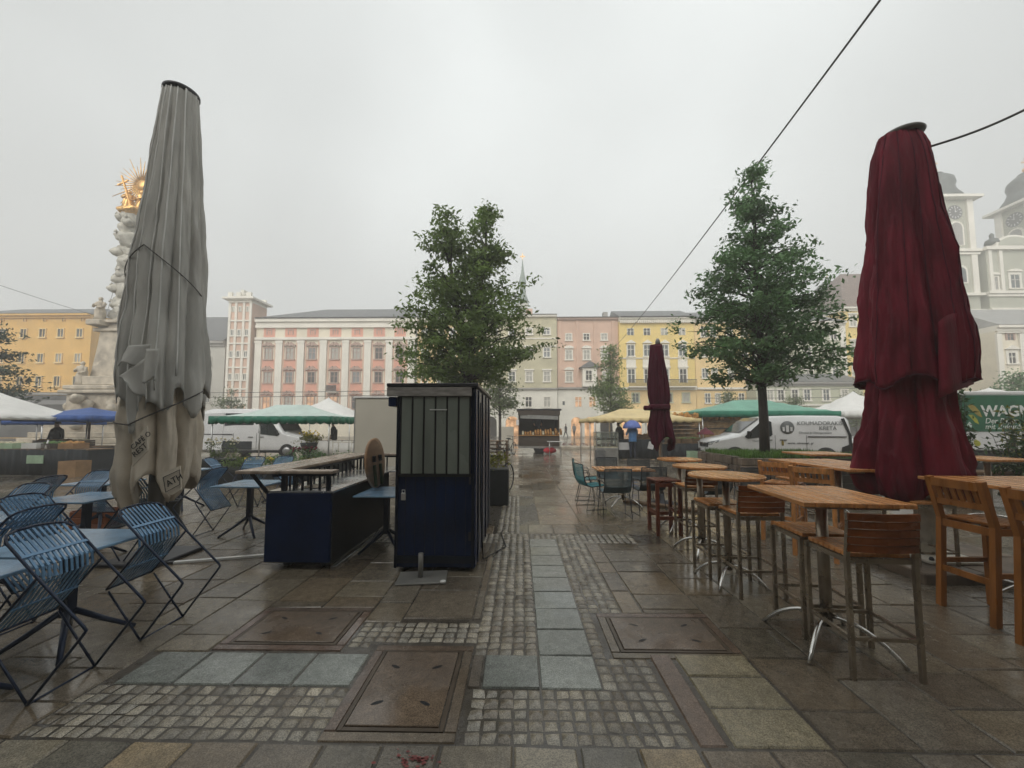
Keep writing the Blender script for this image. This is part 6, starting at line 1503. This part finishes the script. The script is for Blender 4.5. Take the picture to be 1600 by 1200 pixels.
for px in (351, 361, 373.5, 384): MB().box(X(px - 1.8, D), X(px + 1.8, D), D - .14, D - .003, 0.01, Z(468, D)).build('pilaster', 'trim', t)
for py in (499, 535, 573, 607, 640): band(t, 349.5, 385.5, D, py - 1.2, py + 1.2, 'trim', .17)
row(t, D, (356, 367, 379), 481, 2.8, 8, 'tow', sill=False, fw=.1, rows=1)
for py in (518, 552, 588, 625): row(t, D, (356, 367, 379), py, 4.4, 9, 'tow', fw=.12, rows=1)
# grey house and white gabled house at the left
D = 57.0; t = house('plain grey beige house with a dark slate roof, left of the pink tower', 205, 346, D, 531, 'w_grey', ridge=493, depth=12, cornice='plinth', cz=.8)
for py in (563, 592, 621): row(t, D, (226, 258, 290, 322), py, 6.5, 13, 'gry', fw=.1, frame='w_grey', pane='panedark', rows=1)
D = 50.0; t = house('pale narrow house between the ochre house and the carved column', 133.5, 204, D, 524, 'w_white', ridge=500, depth=10, cornice='plinth', cz=.4)
MB().box(X(143, D), X(162, D), D + .5, D + 2, Z(523, D), Z(507, D)).build('dormer', 'w_white', t)
for py in (556, 590, 625): row(t, D, (152, 178), py, 7, 13, 'wht', fw=.12, pane='pane')
D = 47.0; t = house('broad ochre yellow house at the far left of the square', -70, 132, D, 487, 'w_ochre', ridge=479, depth=11, cornice='w_ochre', cz=.5, hip=(0, 4))
row(t, D, (-10, 25, 57, 87, 117), 496, 4, 5, 'och0', sill=False, fw=.08, frame='w_ochre', pane='panedark', rows=1)
for py, hh in ((517, 13), (557, 13.5), (594, 15)): row(t, D, (-38, -8, 25, 55, 84, 114), py, 9, hh, 'och', fw=.1, frame='w_apricot', pane='panedark', rows=1)
band(t, -70, 131, D, 612.5, 616, 'plinth', .5); MB().box(X(-70, D) + .1, X(122, D), D - .06, D - .004, .1, Z(617, D)).build('shop_front', 'shopdark', t)
for a, b in ((-60, 5), (12, 60), (66, 112)): MB().beam((X((a + b) / 2, D), D - .1, Z(625, D)), (X((a + b) / 2, D), D - 1.0, Z(632, D)), (b - a) * D / F, .08).build('awning', 'cloth_grey', t)
# yellow house behind the tree
D = 55.3; t = house('yellow house mostly hidden behind the two topped linden', 650.5, 752, D, 497, 'w_apricot', ridge=487, depth=10)
for py in (520, 553, 591, 627): row(t, D, (662, 687, 706, 732), py, 8, 14, 'yel', pane='pane', alt={0: 'panelit'} if py == 591 else {})
def arcade(t, px0, px1, D, ztop, arches, mat, th=.8):
    """ground floor wall with round arches: arches = [(px centre, px width, spring z)], piers run to the ground"""
    q = MB(); x0, x1 = X(px0, D) + .008, X(px1, D) - .008; xs = x0
    for pc, pw, zs in arches:
        c = X(pc, D); r = pw * D / F / 2; q.box(xs, c - r, D, D + th, .003, ztop); N = 14
        top = [(c + r * math.cos(PI - i * PI / N), zs + r * .9 * math.sin(PI - i * PI / N)) for i in range(N + 1)]
        for (xa_, za), (xb_, zb_) in zip(top, top[1:]):
            q.add([(xa_, D, za), (xb_, D, zb_), (xb_, D, ztop), (xa_, D, ztop), (xa_, D + th, za), (xb_, D + th, zb_), (xb_, D + th, ztop), (xa_, D + th, ztop)], [(0, 1, 2, 3), (7, 6, 5, 4), (0, 4, 5, 1)])
        xs = c + r
    q.box(xs, x1, D, D + th, .003, ztop); return q.build('arcade_wall', mat, t)
# olive house
D = 55.1; zA = Z(650, D)
t = thing('town_house', 'olive grey house above a white arcade, right of the two topped linden', 'house', (0, 0, 0)); xa, xb = X(752, D) + .006, X(871.5, D) - .006
MB().box(xa, xb, D + .25, D + 9, Z(606, D), Z(495, D)).build('wall', 'w_olive', t); MB().box(xa, xb, D, D + 9.01, zA, Z(609, D)).build('wall', 'w_white', t)
MB().box(xa, xb, D - .3, D + 9, Z(608.8, D), Z(606.2, D)).build('cornice', 'plinth', t); MB().box(xa, xb, D - .1, D + 9.1, Z(494.9, D), Z(491.5, D)).build('cornice', 'trim', t)
q = MB(); q.add([(xa, D - .3, Z(491.4, D)), (xb, D - .3, Z(491.4, D)), (xb, D + 4, Z(484, D)), (xa, D + 4, Z(484, D)), (xa, D + 9, Z(491.4, D)), (xb, D + 9, Z(491.4, D))], [(0, 1, 2, 3), (3, 2, 5, 4), (0, 3, 4), (1, 5, 2), (0, 4, 5, 1)]); q.build('roof', 'roof', t)
MB().box(X(823, D), X(833, D), D + 1, D + 2.4, Z(492, D), Z(479, D)).build('chimney', 'w_oldpink', t)
arcade(t, 752, 871.5, D, zA - .003, [(766, 20, 2.0), (800, 20, 2.0), (846, 24, 2.0)], 'w_white')
for px, mm in ((766, 'shopdark'), (800, 'shoplit'), (846, 'shopdark')): MB().box(X(px - 12, D), X(px + 12, D), D + 2.4, D + 2.5, .003, 3.4).build('shop_front', mm, t)
Du = D + .25
for py, hh in ((518, 9), (551, 14), (588.5, 15)): row(t, Du, (772, 800, 827, 855), py, 9, hh, 'oli', ped='flat' if py > 540 else None)
row(t, D, (772, 799, 826, 855), 628, 9, 15, 'oliw', fw=.06, pane='panedark')
for py in (529, 541): band(t, 752, 871, Du, py - .8, py + .8, 'trim', .1)
# pink house
D = 55.4; zA = Z(650, D); t = thing('town_house', 'old pink house with a gabled oriel over round arches', 'house', (0, 0, 0)); xa, xb = X(872, D) + .006, X(969, D) - .006
MB().box(xa, xb, D + .2, D + 9, Z(606, D), Z(500, D)).build('wall', 'w_oldpink', t); MB().box(xa, xb, D, D + 9.01, zA, Z(608.5, D)).build('wall', 'w_white', t)
MB().box(xa, xb, D - .35, D + 9, Z(608.2, D), Z(605.6, D)).build('cornice', 'plinth', t); MB().box(xa, xb, D - .15, D + 9.1, Z(499.9, D), Z(496.5, D)).build('cornice', 'trimpink', t)
q = MB(); q.add([(xa, D - .4, Z(496.4, D)), (xb, D - .4, Z(496.4, D)), (xb, D + 4, Z(487, D)), (xa, D + 4, Z(487, D)), (xa, D + 9, Z(496.4, D)), (xb, D + 9, Z(496.4, D))], [(0, 1, 2, 3), (3, 2, 5, 4), (0, 3, 4), (1, 5, 2), (0, 4, 5, 1)]); q.build('roof', 'roof', t)
MB().box(X(948, D), X(955, D), D + 1, D + 2, Z(497, D), Z(485, D)).build('chimney', 'plinth', t)
arcade(t, 872, 969, D, zA - .003, [(901, 17, 2.0), (922.5, 18, 2.0), (947, 18, 2.0)], 'w_white')
for px, mm in ((901, 'shoplit'), (923, 'shoplit'), (947, 'shopdark')): MB().box(X(px - 10, D), X(px + 10, D), D + 2.4, D + 2.5, .003, 3.4).build('shop_front', mm, t)
Du = D + .2; row(t, Du, (890, 918, 946), 527, 8.5, 9.5, 'pk', frame='trim', pane='panedark', fw=.12); row(t, Du, (890, 918, 946), 555, 9, 14, 'pk', ped='arch', pane='panecurtain', pedmat='trim'); row(t, Du, (890, 948), 589, 9, 15, 'pk', ped='arch', pane='panecurtain', pedmat='trim')
for px in (877, 904, 932, 961): MB().box(X(px - 2, D), X(px + 2, D), Du - .14, Du - .003, Z(604, D), Z(501, D)).build('pilaster', 'w_oldpink', t)
q = MB(); q.box(X(910, D), X(932, D), D - .9, Du - .004, Z(605, D), Z(576, D)); oo = q.build('oriel', 'trim', t); q = MB(); q.prism([(X(905, D), Z(576, D) + .01), (X(937, D), Z(576, D) + .01), (X(921, D), Z(566, D))], D - 1.2, Du - .005); q.build('roof', 'roof', oo)
window(t, X(921, D - .9), D - .904, Z(588, D), .78, 1.3, 'orl', pane='panedark', fw=.1)
row(t, D, (904, 926), 628, 9.5, 15, 'pkw', fw=.06, pane='panelit', sill=False); row(t, D, (881,), 630, 3.5, 6, 'pks', fw=.05, pane='panedark', sill=False, panes=1, rows=1)
# yellow house with balcony
D = 55.0; t = house('bright yellow house with white pedimented windows and a long iron balcony', 970, 1089, D, 497, 'w_yellow', ridge=487, depth=9)
band(t, 970, 1089, D, 606, 610, 'trim', .35); band(t, 970, 1089, D, 610.5, 652, 'w_apricot', .05, 'lower_wall'); q = MB()
for i in range(38): x = X(972, D) + i * (X(1087, D) - X(972, D)) / 37; q.box(x - .1, x + .1, D - .42, D - .23, Z(503.5, D) - .25, Z(502, D) - .03)
q.build('cornice_bracket', 'trim', t)
wx = (988, 1014, 1041.5, 1069.5); row(t, D, wx, 519.5, 9.5, 10.5, 'yw', fw=.06, sill=False); row(t, D, wx, 548.5, 10, 17, 'yw', ped='tri', fw=.14); row(t, D, wx, 588, 10, 21, 'yw', ped='flat', fw=.16, sill=False)
for px in wx: MB().box(X(px - 7.5, D), X(px + 7.5, D), D - .05, D - .003, Z(575, D), Z(562, D)).build('relief_panel', 'trim', t)
band(t, 970, 1089, D, 559.5, 561, 'trim', .14)
q = MB(); q.box(X(981, D), X(1086, D), D - 1.1, D - .36, Z(606.5, D), Z(605, D)); bo = q.build('balcony', 'trim', t); q = MB()
for i in range(70): x = X(981, D) + .03 + i * (X(1086, D) - X(981, D) - .06) / 69; q.box(x - .022, x + .022, D - 1.08, D - 1.04, Z(604.9, D), Z(595.5, D))
q.box(X(981, D), X(1086, D), D - 1.1, D - 1.02, Z(595.4, D), Z(594.4, D)); q.build('railing', 'ironrail', bo)
row(t, D - .05, (994, 1020, 1046, 1073), 622, 9, 13, 'ywl', frame='w_sage', fw=.18, pane='panedark')
MB().box(X(972, D), X(1088, D), D - .12, D - .053, .05, 2.9).build('shop_front', 'shoplit', t); band(t, 975, 1087, D, 643, 652, 'white', .9, 'awning')
for px in (986, 1006, 1028, 1050, 1072): MB().box(X(px - 4, D), X(px + 4, D), D - .3, D - .121, .01, 2.9).build('pier', 'w_white', t)
# chimneys, dormers and gutters on the long roofs
for hn, px0, px1, D_, ev, rg, dep in (('palace', 394, 650, 55.0, 496, 482, 12), ('yellow', 970, 1089, 55.0, 497, 487, 9)):
    par = [o for o in S.objects if o.name.startswith('town_house') and ('pilasters' in o['label'] if hn == 'palace' else 'iron balcony' in o['label'])][0]
    q = MB(); q.tube([(X(px0, D_) + .1, D_ - .58, Z(ev, D_) - .02), (X(px1, D_) - .1, D_ - .58, Z(ev, D_) - .02)], .09, 6); q.build('gutter', 'darkmetal', par)
    for i in range(4):
        f_ = (i + .6) / 4.2; x = X(px0, D_) * (1 - f_) + X(px1, D_) * f_; z = Z(rg, D_) - .35
        q = MB(); q.box(x - .35, x + .35, D_ + dep * .5 - .4, D_ + dep * .5 + .3, z - .4, z + .75); q.box(x - .42, x + .42, D_ + dep * .5 - .47, D_ + dep * .5 + .37, z + .751, z + .85); q.build('chimney', 'w_grey', par)
# apricot house, sage house, orange house
D = 55.2; t = house('apricot house behind the cone shaped linden', 1089.5, 1183, D, 500, 'w_apricot', ridge=490, depth=9)
for py in (520, 551, 584): row(t, D, (1104, 1119, 1145, 1168), py, 8, 14, 'apr', fw=.1)
band(t, 1090, 1182, D, 606, 609, 'trim', .3); row(t, D, (1107, 1123, 1138, 1160), 622.5, 7.5, 14, 'aprl', fw=.08, pane='panedark'); MB().box(X(1091, D), X(1181, D), D - .1, D - .004, .05, 2.9).build('shop_front', 'shopdark', t)
D = 53.0; t = house('low sage green house with white framed windows, right of the linden trunk', 1183, 1352, D, 598, 'w_sage', ridge=584, depth=8, cornice='plinth', cz=.5)
row(t, D, (1205, 1222, 1244, 1263, 1293, 1322), 618, 8.5, 16, 'sag', fw=.2); band(t, 1183, 1352, D, 632, 634.5, 'trim', .15)
MB().box(X(1190, D), X(1345, D), D - .08, D - .004, .05, 3.0).build('shop_front', 'shopdark', t)
D = 56.5; t = house('taller sage house with a white corner strip, above the low sage one', 1245, 1329, D, 505, 'w_sage', ridge=496, depth=9)
for py in (526, 552, 580): row(t, D, (1268, 1310), py, 8.5, 13, 'sgt', fw=.25)
MB().box(X(1320, D), X(1329, D) - .02, D - .12, D - .003, .2, Z(506, D)).build('corner_strip', 'trim', t)
D = 58.0; t = house('tall orange yellow house with brown roof, just left of the big red parasol', 1323, 1446, D, 483, 'w_yellow', 'roofbrown', ridge=432, depth=14, hip=(6, 0), cz=.6)
for py in (504, 544, 580): row(t, D, (1342, 1372, 1402, 1430), py, 9, 17, 'orn', fw=.16, ped='flat', pane='panecurtain')
MB().box(X(1323, D) + .01, X(1329, D), D - .1, D - .003, .1, Z(484, D)).build('corner_strip', 'w_apricot', t)
D = 66.0; t = thing('roof_turret', 'small dark lantern turret showing over the right side of the linden', 'turret', (X(1312, D), D, 0)); zz = lambda p: Z(p, D)
MB().box(-2.6, 2.6, 0, 5, .01, zz(500)).build('wall', 'w_sage', t)
q = MB()
for a in (-.8, .8):
    for b in (0.1, 1.7): q.box(a - .2, a + .2, b - .2, b + .2, zz(499.9), zz(452))
q.box(-1.05, 1.05, -.2, 2.0, zz(499.8), zz(468)); q.box(-1.1, 1.1, -.25, 2.05, zz(456), zz(451.9)); q.build('lantern', 'dome', t); q = MB(); q.add([(-1.4, -.5, zz(451.8)), (1.4, -.5, zz(451.8)), (1.4, 2.3, zz(451.8)), (-1.4, 2.3, zz(451.8)), (0, .9, zz(436))], [(0, 1, 4), (1, 2, 4), (2, 3, 4), (3, 0, 4), (3, 2, 1, 0)]); q.build('roof', 'dome', t); MB().tube([(0, .9, zz(436.5)), (0, .9, zz(428))], .05, 6).build('finial', 'gold', t)
D = 78.0; t = thing('church_spire', 'small green spire with a cross rising behind the roofs right of the two topped linden', 'spire', (X(817, D), D, 0)); zz = lambda p: Z(p, D)
MB().box(-1.0, 1.0, -1.0, 1.0, .01, zz(476)).build('wall', 'w_grey', t); M['copper'] = pm('green_copper', (.2, .25, .22), .5, .2, .2)
MB().lathe([(1.2, zz(476)), (1.05, zz(468)), (.6, zz(458)), (.55, zz(446)), (.75, zz(442)), (.28, zz(424)), (.05, zz(406))], n=8, smooth=False).build('spire', 'copper', t)
q = MB(); q.box(-.07, .07, -.07, .07, zz(405.5), zz(396)); q.box(-.5, .5, -.07, .07, zz(401.5), zz(400)); q.build('cross', 'gold', t)
# twin towered church
D = 62.0; zz = lambda p: Z(p, D); xL, xR = X(1492, D) + 1.9, X(1548, D) + 2.4
M['dial'] = pm('clock_dial', (.1, .1, .1), .5)
t = thing('church', 'pale baroque church with two dark domed towers and a clock', 'church', (0, 0, 0))
def ctower(x0, x1, clock):
    w_ = x1 - x0; yc = D + w_ / 2; xc = (x0 + x1) / 2
    q = MB(); q.box(x0, x1, D, D + w_, .01, zz(398)); q.box(x0 + .15, x1 - .15, D + .15, D + w_ - .15, zz(397.9), zz(319)); to = q.build('tower', 'w_stone', t)
    q = MB()
    for py0, py1, e in ((318.9, 315, .9), (400, 396, .5), (404, 401, .3), (467, 463, .5), (492, 488, .4)): q.box(x0 - e, x1 + e, D - e, D + w_ + e, zz(py0), zz(py1))
    q.build('cornice', 'trim', to); q = MB()
    for a in (x0 + .1, x1 - 1.0): q.box(a, a + .9, D - .18, D + .14, zz(395.9), zz(319.2)); q.box(a, a + .9, D - .22, D - .004, zz(462.9), zz(404.2))
    for b in (D + .2, D + w_ - 1.1): q.box(x0 - .2, x0 + .14, b, b + .9, zz(395.9), zz(319.2)); q.box(x0 - .24, x0 - .004, b, b + .9, zz(462.9), zz(404.2))
    q.build('pilaster', 'trim', to)
    r = w_ * .53; q = MB(); k = w_ / 5.6
    q.lathe([(r * 1.12, zz(314.8)), (r * 1.08, zz(308)), (r * .88, zz(300)), (r * .76, zz(291)), (r * .84, zz(285)), (r * .78, zz(277)), (r * .5, zz(270)), (r * .3, zz(268)), (r * .34, zz(265.5)), (r * .14, zz(263))], (xc, yc, 0), 24); q.build('dome', 'dome', to)
    q = MB(); q.ball((xc, yc, zz(259)), .42, 0, 8); q.box(xc - .07, xc + .07, yc - .07, yc + .07, zz(256), zz(240)); q.box(xc - .6, xc + .6, yc - .07, yc + .07, zz(248), zz(246.6)); q.build('cross', 'gold', to)
    for s_ in (0, 1):
        def fc(u, v, w2): return (xc + u, D + .15 - w2, v) if s_ == 0 else (x0 + .15 - w2, yc + u, v)
        ar = [(-.85, zz(388)), (.85, zz(388)), (.85, zz(362))] + [(.85 * math.cos(i * PI / 8), zz(362) + .85 * math.sin(i * PI / 8)) for i in range(1, 8)] + [(-.85, zz(362))]
        q = MB(); q.prism([(u * 1.3, v + (.25 if v > zz(380) else -.1)) for u, v in ar], .004, .1, f=fc); wo = q.build('belfry_frame', 'trim', to); q = MB(); q.prism(ar, .104, .13, f=fc); q.build('louvre', 'plinth', wo)
        if clock:
            q = MB(); q.prism([(1.15 * math.cos(i * PI / 14), zz(338) + 1.15 * math.sin(i * PI / 14)) for i in range(28)], .004, .06, f=fc); ck = q.build('clock_face', 'dial', to); q = MB()
            for i in range(12):
                a = i * PI / 6; c_, n_ = math.cos(a), math.sin(a); q.prism([((1.02 * c_ - .06 * n_), zz(338) + 1.02 * n_ + .06 * c_), ((1.02 * c_ + .06 * n_), zz(338) + 1.02 * n_ - .06 * c_), (.72 * c_ + .06 * n_, zz(338) + .72 * n_ - .06 * c_), (.72 * c_ - .06 * n_, zz(338) + .72 * n_ + .06 * c_)], .062, .08, f=fc)
            q.prism([(-.07, zz(338)), (.07, zz(338)), (.03, zz(338) + .85), (-.03, zz(338) + .85)], .09, .1, f=fc); q.prism([(-.06, zz(338) + .05), (.02, zz(338) - .06), (.5, zz(338) + .32)], .09, .1, f=fc); q.build('clock_hand', 'paper', ck)
        al = [(-.75, zz(446)), (.75, zz(446)), (.75, zz(430))] + [(.75 * math.cos(i * PI / 8), zz(430) + .75 * math.sin(i * PI / 8)) for i in range(1, 8)] + [(-.75, zz(430))]
        def fd(u, v, w2): return (xc + u, D - w2, v) if s_ == 0 else (x0 - w2, yc + u, v)
        q = MB(); q.prism([(u * 1.35, v + (.35 if v > zz(440) else -.2)) for u, v in al], .004, .1, f=fd); wo = q.build('window', 'trim', to); q = MB(); q.prism(al, .104, .12, f=fd); q.build('pane', 'pane', wo)
ctower(X(1492, D), X(1548, D), True); ctower(X(1648, D), X(1704, D), True)
xa, xb = X(1548, D) + .7, X(1648, D) - .7
MB().box(xa, xb, D - .6, D + 12, .01, zz(397.5)).build('nave_front', 'w_stone', t); q = MB()
for py0, py1, e in ((400, 395, .5), (466, 462, .4), (470, 467, .25), (492, 488, .5)): q.box(xa - .3, xb + .3, D - .6 - e, D - .604, zz(py0), zz(py1))
q.build('cornice', 'trim', t); xc = (xa + xb) / 2
q = MB(); q.prism([(xc + (xb - xa) * .36 * math.cos(i * PI / 16), zz(394.8) + 1.75 * math.sin(i * PI / 16)) for i in range(17)], D - 1.0, D + .5); q.build('pediment', 'trim', t); q = MB(); q.prism([(xc + (xb - xa) * .31 * math.cos(i * PI / 16), zz(394) + 1.35 * math.sin(i * PI / 16)) for i in range(17)], D - 1.06, D - 1.005); q.build('pediment_field', 'w_stone', t)
q = MB()
for f_ in (.02, .22, .72, .92): q.box(xa + (xb - xa) * f_, xa + (xb - xa) * (f_ + .06), D - .85, D - .605, zz(461.9), zz(400.2)); q.box(xa + (xb - xa) * f_, xa + (xb - xa) * (f_ + .06), D - .86, D - .605, .3, zz(492.2))
q.build('pilaster', 'trim', t); q = MB(); q.add([(xa, D + .5, zz(397.4)), (xb, D + .5, zz(397.4)), (xb, D + 12, zz(397.4)), (xa, D + 12, zz(397.4)), (xc, D + 1, zz(384)), (xc, D + 12, zz(384))], [(0, 1, 4), (0, 4, 5, 3), (1, 2, 5, 4), (2, 3, 5)]); q.build('roof', 'dome', t)
q = MB(); q.lathe([(.7, zz(391)), (.9, zz(388)), (.75, zz(383)), (.25, zz(380)), (.3, zz(375)), (.05, zz(372))], (xa + 1.6, D - .2, 0), 14); q.build('urn', 'dome', t)
window(t, xc, D - .6, zz(447), 1.3, 2.1, 'chw', fw=.35, ped='arch'); window(t, xa + (xb - xa) * .12, D - .6, zz(450), .9, 2.0, 'chn', fw=.2, ped='arch', pane='plinth'); window(t, xa + (xb - xa) * .87, D - .6, zz(450), .9, 2.0, 'chn', fw=.2, ped='arch', pane='plinth')
q = MB(); q.box(xc - 1.6, xc + 1.6, D - .75, D - .604, .02, zz(560)); q.build('portal', 'plinth', t)
D = 47.0; t = house('cream lower wing with a pedimented window, in front of the church at the right edge', 1566, 1720, D, 512, 'w_cream', 'roofpale', ridge=488, depth=12, cz=.7, hip=(1, 0), name='church_wing', cat='building')
row(t, D, (1590, 1630), 562, 10, 16, 'wing', fw=.3, ped='tri'); row(t, D, (1590, 1630), 530, 9, 9, 'wing2', fw=.2, sill=False, frame='trimpink'); band(t, 1567, 1719, D, 522, 524, 'trim', .25)
for px in (1570, 1606): MB().box(X(px - 4, D), X(px + 4, D), D - .22, D - .003, .1, Z(525, D)).build('pilaster', 'trim', t)
t = house('grey stone porch with a dark door, between the church and the red parasol', 1500, 1565, 54.0, 515, 'w_stone', 'w_stone', ridge=509, depth=6, cz=.8, name='church_porch', cat='building')
MB().box(X(1534, 54), X(1550, 54), 53.93, 53.996, .02, Z(560, 54)).build('door', 'panedark', t)
for px in (1512, 1530, 1554): MB().lathe([(.45, .02), (.42, .3), (.36, .5), (.33, Z(535, 54)), (.45, Z(533, 54))], (X(px, 54), 53.4, 0), 14).build('column', 'trim', t)

# ------------------------------------------------------------------ unseen house added behind the camera to keep light off the foreground
t = thing('added_shade_house', 'tall dark grey unseen house added behind the seating to shade the near furniture', 'house', (0, 0, 0))
M['w_dark'] = wallmat('dark_grey_render', (.2, .19, .17))
MB().box(-40, 40, -15, -6.5, .01, 15).build('wall', 'w_dark', t); MB().box(-40.4, 40.4, -15.2, -6.1, 15.01, 15.6).build('cornice', 'plinth', t)
q = MB(); q.add([(-40.4, -6.1, 15.61), (40.4, -6.1, 15.61), (40.4, -15.2, 15.61), (-40.4, -15.2, 15.61), (-40.4, -10.6, 19), (40.4, -10.6, 19)], [(0, 1, 5, 4), (2, 3, 4, 5), (0, 4, 3), (1, 2, 5), (3, 2, 1, 0)]); q.build('roof', 'roof', t)
for i in range(12):
    for z in (2.0, 6.2, 9.6, 12.8):
        q = MB(); x = -33 + i * 6; q.box(x - .8, x + .8, -6.496, -6.4, z - 1.1, z + 1.1); wo = q.build('window', 'trim', t); MB().box(x - .65, x + .65, -6.398, -6.39, z - .95, z + .95).build('pane', 'panedark', wo)
